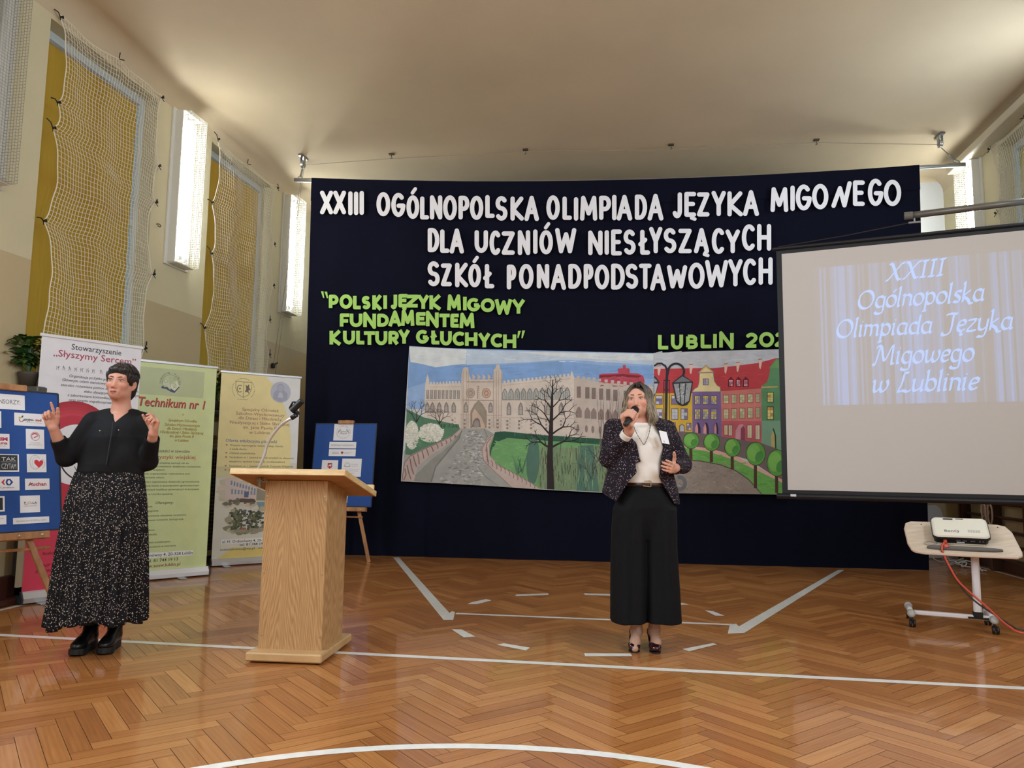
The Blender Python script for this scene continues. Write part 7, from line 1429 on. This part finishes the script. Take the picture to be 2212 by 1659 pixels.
an1, an2 = hs1 + (ts1 - hs1) * .19 + (0, 0, .13), hs2 + (ts2 - hs2) * .19 + (0, 0, .13); kn1, kn2 = J(190, 1240, .12), J(246, 1240, .12); hp1, hp2 = J(205, 1060, .03), J(272, 1060, .03)
S.chain([J(238, 1030, .02), hp1, kn1, an1], [.11, .085, .055, .038], .05); S.chain([J(238, 1030, .02), hp2, kn2, an2], [.11, .085, .055, .038], .05)
for an, q in ((an1, ts1), (an2, ts2)): S.cone(an, an * (1, 1, 0) + (0, 0, .075), .034, .028, .02); S.cone(an * (1, 1, 0) + (0, 0, .075), an * .5 + q * .5 + (0, 0, .0), .028, .022, .02)
P, F = S.mesh(1); C = face_colours(P, hA, (206, 148, 124), (166, 92, 86), blush=.30)
C[P[:, 2] < .75] = (30, 24, 28); hd = (P[:, 2] < wr1[2] + .3); 
A.obj('body', P, F, skin_m, col=C); add_eyes(A, hA, (96, 112, 120), (112, 80, 66), (-.05, .0), .52, (.0205, .0245, .0205))
# hair: cropped cap with a swept fringe
S = Sdf(hA.c - .17, hA.c + .17, .0032)
hA.e(S, (0, .022, .040), (.084, .106, .086)); hA.e(S, (.0, .070, -.030), (.066, .052, .075), .03)
hA.e(S, (-.012, -.095, -.042), (.076, .070, .100), .008, '-', roty(.18)); hA.e(S, (0, -.03, -.10), (.2, .07, .066), .008, '-')
for q in (-1, 1): hA.k(S, (q * .068, -.035, .045), (q * .074, -.014, -.012), .014, .006, .015)
for q in (-1, 1): hA.e(S, (q * .085, .010, -.022), (.03, .024, .030), .004, '-')
hA.e(S, (0, -.050, .074), (.064, .040, .026), .02)
P, F = S.mesh(1); L = hA.inv(P); ph = np.arctan2(L[:, 0], L[:, 1] - .03); nrm = L / (np.linalg.norm(L, axis=1)[:, None] + 1e-9)
P = P + (nrm * (np.sin(ph * 31 + L[:, 2] * 60) * .0018 + np.sin(ph * 13 - L[:, 2] * 45 + 2) * .002)[:, None]) @ hA.R.T
A.obj('hair', P, F, hair_m, col=np.tile((34, 27, 25), (len(P), 1)) + np.random.default_rng(1).normal(0, 4, (len(P), 1)))
random.seed(3); paths = []; rad = []
for i in range(300):
    a = random.uniform(-PI, PI); st = random.uniform(.05, .95); ln = random.uniform(.35, .75); pts = []; tw = random.uniform(-.35, .35)
    fr_ = abs(a) < 1.25                                # a = 0 looks forward
    for q in np.linspace(0, 1, 5):
        th = st + ln * q; th = min(th, (1.22 + .20 * math.sin(i * 2.4) ** 2 * (1 if a > -.2 else .4)) if fr_ else 1.62 if abs(a) < 2.0 else 2.15); aa = a + tw * q + (.35 * q if fr_ else 0); rr2 = 1.0 + .015 * math.sin(i + q * 3) + .02 * q
        pts.append(hA((.086 * rr2 * math.sin(th) * math.sin(aa), .022 - .108 * rr2 * math.sin(th) * math.cos(aa), .042 + .089 * rr2 * math.cos(th))))
    if abs(a) > 1.25 and abs(a) < 2.0 and (st + ln) > 1.35: continue
    paths.append(pts); rad.append(random.uniform(.0035, .0065))
locks(A, 'hair_locks', paths, rad, lambda t, c: tuple(int(q) for q in np.clip(np.array((40, 31, 28)) * (1 + .35 * c), 10, 90)), hair_m)
# blouse
bl = A.rows([(890, 236, 290, .050, .035), (896, 216, 304, .070, .03), (906, 198, 315, .092, .03), (925, 188, 319, .110, .02), (945, 184, 319, .120, .01), (975, 178, 314, .122, .005), (1003, 169, 310, .124, .005), (1018, 165, 309, .126, .01), (1027, 170, 306, .118, .01)])
S = Sdf((-.44, -.34, .80), (.52, .28, 1.62), .0042)
fold = lambda u, v, Z: .0035 * np.sin(u * 42 + Z * 14) * np.clip((1.32 - Z) * 4, 0, 1) + .0030 * np.sin(u * 17 - Z * 30)
S.stack(bl, .02, mod=fold)
def sleeve(S, a, b, c, ra, rb, rc, end):
    e = b + (c - b) * end; S.chain([a, b], [ra, rb], .03); S.cone(b, e, rb, rc, .03); d = unit(c - b); return e, d
for q in ((203, 903, .0), (309, 904, .04)): S.cone(J(263, 891, .035), J(*q), .040, .040, .035)
e1, d1 = sleeve(S, sh1_, el1, wr1, .052, .049, .044, .64); e2, d2 = sleeve(S, sh2_, el2, wr2, .052, .049, .042, .84)
for e, d, r in ((e1, d1, .046), (e2, d2, .042)):
    S.put(lambda X, Y, Z, e=e, d=d, r=r: np.maximum(-((X - e[0]) * d[0] + (Y - e[1]) * d[1] + (Z - e[2]) * d[2]), np.sqrt((X - e[0]) ** 2 + (Y - e[1]) ** 2 + (Z - e[2]) ** 2) - .062), e - .1, e + .1, .004, '-')
    S.cone(e - d * .02, e + d * .05, .034, .034, .006, '-')
S.cone(nb - (0, 0, .02), nb + (0, -.02, .12), .058, .070, .006, '-')
vA, vB, vC = J(244, 912, -.09), J(232, 876, -.05), J(284, 876, -.05)
S.put(lambda X, Y, Z: np.maximum(poly_sd([(vA[0], vA[2]), (vB[0], vB[2] + .02), (vC[0], vC[2] + .02)], X, Z), Y - .0), (-.2, -.3, 1.2), (.3, .05, 1.6), .004, '-')
P, F = S.mesh(2); A.obj('blouse', P, F, blk_cloth)
mb = MB(); pl = [J(244, 912, -.105), J(242, 930, -.118), J(237, 960, -.124), J(230, 1004, -.126)]; mb.tube([A.fr(q) for q in smooth_line(pl, 5)], .0045, 6); mb.build('placket', mat('black_placket', (24, 24, 28), .6), A.t)
for a, b in (): mb = MB(); q = [a + (0, -.010, 0), (a + b) / 2 + (0, .004, -.004), a * .18 + b * .82 + (0, .050, -.008)]; mb.tube([A.fr(v) for v in smooth_line(q, 5)], [.0045] * 5 + [.007] * 6, 8); mb.build('collar', blk_cloth, A.t, smooth=True)
for x, y, dd in ((216, 930.5, -.118), (256.5, 929, -.118)): mb = MB(); mb.lathe([(0, -.004), (.0035, -.003), (.0035, .003), (0, .004)], A.fr(J(x, y, dd)), ax=(tuple(EX), (0, 0, 1), tuple(-EY)), n=8); mb.build('button', mat('silver_button', (214, 214, 220), .2, metal=.8), A.t)
# skirt
sk = A.rows([(1020, 167, 307, .122, .01), (1040, 160, 309, .135, .01), (1080, 148, 312.5, .150, .01), (1130, 140, 313.5, .165, .01), (1180, 132, 314, .18, .01), (1250, 122, 313, .20, .01), (1300, 115, 311, .215, .01), (1340, 110, 309, .225, .01)])
def pleat(a, t): return (.0035 + .012 * t) * math.sin(a * 26 + 1.2 * math.sin(a * 3)) + .010 * t * math.sin(a * 7 + 1) + .006 * t * math.sin(a * 11 + t * 3)
def hemA(a): return -.030 * math.exp(-((math.cos(a) + .62) / .35) ** 2) * (1 if math.sin(a) < 0 else .3) + .022 * math.exp(-((math.cos(a) - .15) / .4) ** 2) + .010 * math.sin(a * 9)
P, F = loft(A, sk, 260, pleat, hemA, 60); A.obj('skirt', P, F, speck_mat('dotted_skirt_cloth', (15, 13, 17), ((206, 192, 178), (150, 128, 118)), 118, .30, dens=.80, stretch=(1, 1, .8)))
# shoes: black platform lace-ups
leather = mat('black_leather', (14, 14, 15), .35); sole_m = mat('black_sole', (20, 20, 21), .6)
def chunky(heel, toe, name):
    h, t = np.array(heel, float), np.array(toe, float); h[2] = t[2] = 0; d = unit(t - h); sd = np.array((d[1], -d[0], 0)); L = np.linalg.norm(t - h); up = np.array((0, 0, 1.0))
    fr_ = Fr(A.fr(h), d @ A.fr.m, sd @ A.fr.m, up); sh = empty(name, tuple(np.array(fr_.o) - np.array(A.t.location))); sh.parent = A.t
    out = [(-.012, .026), (.03, .036), (.12, .034), (.19, .046), (L * .80, .050), (L * .93, .042), (L + .003, .022), (L + .008, 0)]; o = [(x, y) for x, y in out] + [(x, -y * .95) for x, y in out[::-1][1:]]
    mb = MB(fr_); n = len(o); V = []; 
    for z, k, lift in ((.0, .95, 0), (.008, 1.0, 0), (.032, 1.0, 1), (.040, .96, 1)): V += [(x * 1.0, y * k, z + (.010 if lift and x < .09 else 0) + max(0, x - L * .8) * (.25 if not lift else .1)) for x, y in o]
    mb.add(V, [tuple(range(n))[::-1], tuple(range(3 * n, 4 * n))] + [(k * n + i, k * n + (i + 1) % n, (k + 1) * n + (i + 1) % n, (k + 1) * n + i) for k in range(3) for i in range(n)]); mb.build('sole', sole_m, sh)
    S = Sdf((-.06, -.08, .02), (L + .05, .08, .19), .0032)
    S.ell((L - .055, 0, .058), (.062, .043, .032), None, .02); S.ell((.03, 0, .070), (.042, .034, .050), None, .02); S.cone((.05, 0, .065), (L - .08, 0, .060), .036, .038, .02); S.cone((.045, 0, .09), (.05, 0, .128), .040, .042, .02); S.cone((.06, 0, .115), (L - .10, 0, .075), .033, .030, .02)
    S.cone((.042, 0, .12), (.042, 0, .17), .030, .034, .004, '-'); S.put(lambda X, Y, Z: .036 - Z + 0 * X + 0 * Y, (-.1, -.1, 0), (L + .1, .1, .08), .003, '-') if False else None
    P, F = S.mesh(1); P[:, 2] = np.maximum(P[:, 2], .034); me = bpy.data.meshes.new('upper'); W = fr_(P) - np.array(fr_.o); me.from_pydata(W.tolist(), [], [tuple(int(i) for i in f) for f in F]); me.materials.append(leather); me.polygons.foreach_set('use_smooth', [True] * len(F)); ob = bpy.data.objects.new('upper', me); COL.objects.link(ob); ob.parent = sh
    mb = MB(fr_)
    for k in range(4): x = L - .115 - k * .024; z = .105 + k * .0135; mb.tube([(x - .006, -.026, z - .014), (x, -.012, z - .001), (x + .004, .0, z + .001), (x, .012, z - .001), (x - .006, .026, z - .014)], .0028, 5)
    mb.tube([(L - .19, -.01, .150), (L - .185, -.045, .150), (L - .19, -.06, .138)], .0028, 5); mb.tube([(L - .19, .01, .150), (L - .18, .04, .145), (L - .19, .055, .128)], .0028, 5); mb.build('lace', mat('black_lace', (24, 24, 26), .7), sh)
chunky(hs1, ts1, 'shoe')
chunky(hs2, ts2, 'shoe')
# ================================================================== the speaking woman with the microphone
B = Person((1394, 1402), 'woman in dark tweed jacket, white top and wide black trousers, speaking into a microphone'); J = B.J
hB = Head((0, 0, 0), math.radians(-17), math.radians(-3), math.radians(-3), .97)
hB.c = J(1374.5, 861.5, -.10) - hB.R @ (np.array((0, -.08, 0)) * hB.s)
s1, e1, w1 = J(1325, 925, .0), J(1315, 990, -.03), J(1360, 930, -.19)
s2, e2, w2 = J(1440, 927, .03), J(1474, 1003, .0), J(1456, 1013, -.19)
mh, mbt = J(1372, 884, -.205), J(1351, 918, -.315); ma = unit(mh - mbt)
S = Sdf((-.42, -.46, 0.0), (.46, .22, 1.76), .0034)
sculpt_head(S, hB, .003, .97)
nb = J(1388, 917, .0); S.cone(hB((0, .022, -.055)), nb, .051, .056, .03); S.cone(nb, J(1388, 932, .0), .056, .058, .03)
S.stack(B.rows([(913, 1356, 1420, .045, .01), (922, 1344, 1428, .060, .01), (945, 1342, 1430, .085, .0), (1000, 1348, 1430, .098, -.005), (1060, 1350, 1438, .098, .0), (1090, 1348, 1440, .10, .0)]), .03)
S.chain([s1, e1], [.048, .038], .03); S.chain([e1, e1 + (w1 - e1) * .4, w1], [.038, .036, .025], .02); S.chain([s2, e2], [.048, .038], .03); S.chain([e2, w2], [.038, .026], .02)
# right hand closed around the microphone
side = unit(np.cross(ma, (0, -1, 0.0))); side = side if side[0] > 0 else -side; frn = unit(np.cross(side, ma)); frn = frn if frn[1] < 0 else -frn
gp = lambda ax, an, r: mbt + ma * ax + (side * math.cos(an) + frn * math.sin(an)) * r
Lm = float(np.linalg.norm(mh - mbt)); base = Lm - .055
pc = gp(base - .040, math.radians(215), .040); S.cone(w1, pc, .026, .026, .015); S.cone(w1, gp(base - .055, math.radians(270), .040), .025, .024, .015)
for i, (off, r, L2) in enumerate(((.0, .0088, 1.0), (-.0195, .0090, 1.08), (-.0385, .0087, 1.0), (-.0555, .0078, .85))):
    kn = gp(base + off, math.radians(178), .034); mid = gp(base + off, math.radians(118), .031); m2 = gp(base + off + .002, math.radians(70), .0275); tip = gp(base + off + .004, math.radians(70 - 42 * L2), .0265)
    S.cone(pc + ma * (off * .5 + .018), kn, .018, .0115, .010); S.chain([kn, mid, m2, tip], [.0108, r, r * .95, r * .82], .004)
tb = gp(base - .062, math.radians(-35), .040); S.cone(w1 + (0, -.005, .012), tb, .020, .0145, .012); S.chain([tb, gp(base - .030, math.radians(-8), .034), gp(base + .004, math.radians(8), .030), gp(base + .026, math.radians(14), .0275)], [.0140, .0112, .0102, .0080], .006)
# left hand open in a small gesture
hand(S, w2, (-.42, -.86, .10), (-.72, .42, .28), -1, ((.25, .30, .2), (.38, .36, .25), (.48, .42, .3), (.58, .5, .35)), (1.05, .05), .98, .10)
a1_, a2_ = J(1375, 1362, .03), J(1413, 1362, .03)
S.chain([J(1393, 1085, .02), J(1364, 1120, .0), J(1368, 1250, .02), J(1371, 1310, .04), a1_], [.09, .09, .055, .052, .033], .04); S.chain([J(1393, 1085, .02), J(1424, 1120, .0), J(1420, 1250, .02), J(1416, 1310, .04), a2_], [.09, .09, .055, .052, .033], .04)
for an, tx in ((a1_, 1371.5), (a2_, 1417)):
    S.cone(an, an + (0, .03, -.03), .034, .028, .02); S.chain([an, J(tx, 1388, -.045), J(tx, 1401, -.10)], [.034, .030, .022], .02)
P, F = S.mesh(1); C = face_colours(P, hB, (216, 160, 136), (180, 88, 88), blush=.45); low = P[:, 2] < .5; C[low] = (188, 146, 124)
B.obj('body', P, F, skin_m, col=C); add_eyes(B, hB, (92, 84, 84), (104, 78, 62), (-.12, .05), .60, (.0255, .0285, .0215))
# microphone, a thing of its own
mic = thing('microphone', B.fr(mbt), 'black handheld microphone held to the mouth of the speaking woman', 'microphone'); W = B.fr
mb = MB(); mb.tube([W(mbt), W(mbt + ma * .006), W(mbt + ma * .02), W(mbt + ma * (Lm - .045)), W(mbt + ma * (Lm - .028))], [.016, .0180, .0185, .0190, .0225], 20); mb.build('handle', mat('mic_black', (30, 29, 30), .35), mic, smooth=True)
mb = MB(); mb.tube([W(mbt + ma * (Lm - .028 + q)) for q in (.0, .004, .014, .026, .037, .044, .047)], [.0225, .0245, .0265, .0262, .021, .012, .002], 20); mb.build('grille', mat('mic_grille', (20, 20, 22), .45, metal=.5, bump=.6, bscale=700), mic, smooth=True)
mb = MB(); mb.tube([W(mbt + ma * (Lm - .031)), W(mbt + ma * (Lm - .026))], .0255, 20); mb.build('ring', mat('mic_ring', (60, 60, 62), .3, metal=.7), mic, smooth=True)
mb = MB(); mb.tube([W(mbt - ma * .001), W(mbt + ma * .002)], .0125, 20); mb.build('end_ring', mat('mic_end', (96, 92, 88), .4), mic); mb = MB(); mb.tube([W(mbt - ma * .002), W(mbt + ma * .002)], .0085, 20); mb.build('end_plug', mat('mic_black'), mic)
# hair: shoulder length, dark roots turning ash blond
S = Sdf(hB.c - (.19, .19, .27), hB.c + (.19, .19, .17), .0036)
hB.e(S, (0, .024, .036), (.081, .102, .088)); hB.e(S, (0, .070, -.05), (.084, .058, .10), .04); hB.e(S, (0, .066, -.115), (.100, .052, .075), .04)
hB.e(S, (-.006, -.100, -.026), (.070, .082, .104), .008, '-'); hB.e(S, (0, -.05, -.15), (.063, .085, .12), .01, '-')
P, F = S.mesh(1); L = hB.inv(P); t = np.clip((.085 - L[:, 2]) / .2, 0, 1)[:, None]
RO, TI = np.array((50, 40, 33)), np.array((146, 130, 108))
B.obj('hair', P, F, hair_m, col=RO * (1 - t) + TI * .7 * t)
random.seed(9); paths = []; rad = []; pxp = .014
for i in range(1150):
    sd_ = 1 if random.random() < .54 else -1; q0 = random.random() ** .85; front = q0 < .16
    a0 = .62 + 2.5 * q0; dp = random.uniform(.96, 1.07); wv = random.uniform(0, 6); bot = random.uniform(-.205, -.150) + (.035 if front else 0) - (.012 if sd_ > 0 else 0)
    py = -.062 + .125 * q0 + random.uniform(-.012, .012); pts = [hB((pxp + sd_ * random.uniform(.001, .010), py, .024 + .101 * dp * math.sqrt(max(.05, 1 - ((py - .024) / .110) ** 2))))]
    for z in (.108, .085, .055, .02, -.02, -.06, -.10, -.14, -.18):
        if z < bot - .02: break
        k = min(1, max(0, (.112 - z) / .10)); rx = .087 * dp * math.sin(min(1, k ** .62) * PI / 2); low = max(0, -z + .02); fl_ = 1 + low * (2.3 if sd_ > 0 else 2.9) - max(0, -z - .13) * 2.4; wob = .006 * math.sin(z * 40 + wv)
        az = a0 - (.10 if front else 0) * k; x = sd_ * (rx * fl_ * max(math.sin(az), .30 if q0 > .8 else .0) + (.010 * k if front else 0)) + wob + pxp * (1 - k)
        yt = .022 - .100 * dp * math.cos(az) * (1 if math.cos(az) < 0 else .86); y = py + (yt - py) * min(1, k * 1.25) + wob * .6 + (.0 if not front else .012 * low * 8)
        if math.cos(az) < -.2: y -= low * .25
        pts.append(hB((x, y, z)))
    paths.append(pts); rad.append(random.uniform(.0026, .0046))
def hc(t, c):
    k = min(1, max(0, (t - .16) / .50)); base_ = RO * (1 - k) + TI * k; return tuple(int(q) for q in np.clip(base_ * (1 + .28 * c), 20, 225))
locks(B, 'hair_locks', paths, rad, hc, hair_m)
# white top
top_m = mat('white_top_cloth', (234, 226, 216), .6, bump=.06, bscale=20)
tp = B.rows([(914, 1352, 1424, .078, .0), (919, 1346, 1430, .090, .0), (926, 1342, 1432, .088, .0), (945, 1338, 1438, .112, -.01), (965, 1342, 1444, .125, -.01), (1000, 1344, 1440, .118, -.01), (1028, 1342, 1444, .122, -.005), (1043, 1346, 1442, .122, .0)])
S = Sdf((-.26, -.22, .95), (.28, .20, 1.50), .004); S.stack(tp, .02, mod=lambda u, v, Z: .003 * np.sin(u * 30 + Z * 20) + .004 * np.sin(u * 14 - Z * 26))
S.cone(J(1388, 920, -.01), J(1388, 920, -.02) + (0, 0, .14), .060, .085, .006, '-'); P, F = S.mesh(2); B.obj('top', P, F, top_m)
# trousers and belt
S = Sdf((-.32, -.24, .16), (.34, .24, 1.12), .0046)
S.stack(B.rows([(1036, 1354, 1438, .110, .0), (1050, 1348, 1444, .118, .0), (1070, 1335, 1454, .130, .0), (1095, 1325, 1458, .138, .0), (1120, 1330, 1452, .125, .0), (1160, 1350, 1432, .09, .0)]), .02, mod=lambda u, v, Z: .004 * np.sin(u * 40 + Z * 3) * np.clip((1.05 - Z) * 4, 0, 1))
for xl, xr, xl2, xr2, ph_ in ((1320.5, 1396, 1318.5, 1393, .4), (1390, 1462, 1395, 1469, 2.0)):
    S.stack(B.rows([(1048, 1370 if xl < 1350 else 1392, 1396 if xl < 1350 else 1420, .085, .0), (1072, 1344 if xl < 1350 else 1388, 1400 if xl < 1350 else 1444, .118, .0), (1100, xl + 4, xr - 2, .136, .0), (1140, xl + 1, xr - 1, .138, .0), (1180, xl + .5, xr - 1, .138, .0), (1260, (xl + xl2) / 2, (xr + xr2) / 2, .142, .0), (1341, xl2, xr2, .15, .0)]), .018, mod=lambda u, v, Z, ph_=ph_: .006 * np.sin(u * 34 + ph_ + Z * 2) * np.clip((1.0 - Z) * 2, 0, 1) + .004 * np.sin(u * 60 + ph_ * 2), p=2.3)
P, F = S.mesh(2); B.obj('trousers', P, F, blk_trouser)
bw = B.rows([(1037, 1350, 1441, .118, .0), (1050, 1348, 1444, .124, .0)]); P, F = loft(B, bw, 90, None, None, 3, .006); B.obj('belt', P, F, mat('brown_belt', (58, 34, 30), .35))
mb = MB(); bq = [J(x, y, -.134) for x, y in ((1389, 1049.5), (1404, 1051.5), (1406, 1051), (1406, 1040), (1404, 1038.5), (1392, 1039.5))]; mb.tube([B.fr(q) for q in bq], .0030, 6); mb.build('belt_buckle', mat('buckle_metal', (206, 190, 160), .25, metal=.9), B.t)
# tweed jacket: an open shell with pointed front edges and sleeves
jk = B.rows([(902, 1352, 1424, .060, .005), (909, 1330, 1437, .085, .005), (916, 1319, 1446, .105, .0), (930, 1315, 1451, .125, .0), (960, 1316, 1454, .142, -.01), (1000, 1316, 1452, .142, -.005), (1030, 1308, 1456, .150, .0), (1055, 1302, 1462, .160, .0), (1095, 1300, 1468, .168, .0)])
S = Sdf((-.44, -.34, .88), (.46, .26, 1.52), .0038)
S.stack(jk, .02, mod=lambda u, v, Z: .0035 * np.sin(u * 24 + Z * 18)); S.stack(jk, .004, '-', off=-.016)
S.D[:, :, :2] = .5
def jp(pts): return [(J(x, y, -.13)[0], J(x, y, -.13)[2]) for x, y in pts]
LP = jp([(1345, 898), (1358, 912), (1366, 926), (1373, 950), (1381, 990), (1384, 997), (1372, 1001), (1375, 1021), (1357, 1040), (1345, 1062), (1332, 1084), (1316, 1074), (1285, 1046), (1290, 940), (1312, 900)])
RP = jp([(1418, 915), (1434, 966), (1428, 1000), (1424, 1030), (1434, 1049), (1447, 1070), (1461, 1090), (1478, 1092), (1478, 930), (1450, 900), (1425, 896)])
zb = J(1390, 1052, .0)[2]
def cut(X, Y, Z):
    fr2 = np.minimum(poly_sd(LP, X, Z), poly_sd(RP, X, Z)); fr2 = fr2 + 0 * Y; back = np.maximum(zb - Z, -1e3) + 0 * X + 0 * Y
    return np.where(Y < .02, fr2, back)
sl, (X_, Y_, Z_) = S.reg((-9, -9, -9), (9, 9, 9), 0); S.D = np.maximum(S.D, cut(X_, Y_, Z_).astype(np.float32))
S.cone(nb + (0, -.01, -.02), nb + (0, -.02, .12), .068, .09, .008, '-')
def slv(a, b, c, ra, rb, rc, end):
    e = b + (c - b) * end; d = unit(c - b); S.chain([a, b], [ra, rb], .02); S.cone(b, e, rb, rc, .03)
    S.put(lambda X, Y, Z: np.maximum(-((X - e[0]) * d[0] + (Y - e[1]) * d[1] + (Z - e[2]) * d[2]), np.sqrt((X - e[0]) ** 2 + (Y - e[1]) ** 2 + (Z - e[2]) ** 2) - .085), e - .09, e + .09, .004, '-'); S.cone(e - d * .018, e + d * .05, rc - .009, rc - .009, .004, '-'); return e, d
ce1, cd1 = slv(s1, e1, w1, .064, .056, .042, .76); ce2, cd2 = slv(s2, e2, w2, .062, .056, .042, .80)
P, F = S.mesh(1); B.obj('jacket', P, F, speck_mat('tweed', (24, 18, 26), ((196, 176, 188), (120, 70, 88)), 150, .34, rows=260, dens=.62, stretch=(1, 1, .62)))
S = Sdf(ce1 - .1, ce1 + .1, .0032); S.cone(ce1 - cd1 * .02, ce1 + cd1 * .030, .036, .039, .004); S.cone(ce1 + cd1 * .018, ce1 + cd1 * .05, .033, .036, .003, '-'); P, F = S.mesh(1); B.obj('shirt_cuff', P, F, top_m)
# necklace, badge
nk = [J(1369, 921, -.085), J(1374, 934, -.125), (J(1383, 949, -.138)), J(1391, 960, -.143), J(1397, 950, -.140), J(1402, 936, -.130), J(1405, 919, -.085)]; mb = MB(); q = smooth_line(nk, 8); mb.tube([B.fr(v) for v in q], [.0016 + .0014 * (i % 3 == 0) for i in range(len(q))], 6); mb.build('necklace', mat('dark_beads', (84, 70, 52), .3, metal=.5), B.t)
bq = [J(1423, 930, -.176), J(1439.5, 933, -.170), J(1446.5, 960, -.172), J(1430, 957, -.180)]; nn_ = unit(np.cross(bq[1] - bq[0], bq[3] - bq[0])); nn_ = nn_ if nn_[1] < 0 else -nn_
mb = MB(); V = [B.fr(v) for v in bq] + [B.fr(v + nn_ * .002) for v in bq]; mb.add(V, [(0, 1, 2, 3), (7, 6, 5, 4), (0, 4, 5, 1), (1, 5, 6, 2), (2, 6, 7, 3), (3, 7, 4, 0)], 0, (240, 240, 244))
AB = Art(mb, lambda x, y, o: B.fr(bq[3] + (bq[2] - bq[3]) * x + (bq[0] - bq[3]) * y + nn_ * (.0022 + o)))
for x0, y0, y1 in ((.25, .30, .80), (.42, .40, .86), (.56, .30, .9), (.70, .5, .86)): AB.line([(x0, y0), (x0, y1)], .05, (150, 150, 160), 1)
AB.ring(.32, .18, .09, .07, .03, (110, 110, 120), 1); AB.rect(.78, .80, .90, .90, (70, 70, 84), 1); mb.build('name_badge', paper_m, B.t)
# burgundy pumps
pat = mat('burgundy_patent', (46, 14, 22), .12, coat=.6)
def pump(toe_px, ang):
    t = np.array(((fl(*toe_px) - B.G) @ EX, (fl(*toe_px) - B.G) @ EY, 0)); d = np.array((math.sin(ang), -math.cos(ang), 0)); L = .225; h = t - d * L; sd = np.array((d[1], -d[0], 0)); fr_ = Fr(B.fr(h), d @ B.fr.m, sd @ B.fr.m, (0, 0, 1)); sh = empty('shoe', tuple(np.array(fr_.o) - np.array(B.t.location))); sh.parent = B.t
    S = Sdf((-.06, -.07, -.01), (L + .04, .07, .17), .0028); S.ell((L - .048, 0, .030), (.052, .038, .026), None, .02); S.cone((L - .08, 0, .032), (.05, 0, .085), .034, .030, .02); S.ell((.025, 0, .098), (.036, .031, .036), None, .02)
    S.ell((L - .105, 0, .082), (.060, .030, .050), None, .008, '-'); S.cone((.03, 0, .135), (.08, 0, .125), .027, .030, .006, '-'); S.cone((.022, 0, .11), (.03, 0, .19), .026, .034, .006, '-')
    P, F = S.mesh(1); P[:, 2] = np.maximum(P[:, 2], .004); me = bpy.data.meshes.new('upper'); me.from_pydata((fr_(P) - np.array(fr_.o)).tolist(), [], [tuple(int(i) for i in f) for f in F]); me.materials.append(pat); me.polygons.foreach_set('use_smooth', [True] * len(F)); ob = bpy.data.objects.new('upper', me); COL.objects.link(ob); ob.parent = sh
    mb = MB(fr_); mb.tube([(.006, 0, .075), (.004, 0, .04), (.006, 0, .0)], [.018, .010, .008], 12); mb.build('heel', pat, sh, smooth=True)
    mb = MB(fr_); mb.prism([(L - .11, .028), (L - .05, .036), (L, .018), (L + .004, 0), (L, -.018), (L - .05, -.036), (L - .11, -.028)], 0, .008); mb.build('sole', sole_m, sh)
pump((1370, 1411), math.radians(-9)); pump((1418, 1413), math.radians(-2))
# ------------------------------------------------------------------ tidy up the helper text object
bpy.data.objects.remove(_to); bpy.data.curves.remove(_tc)
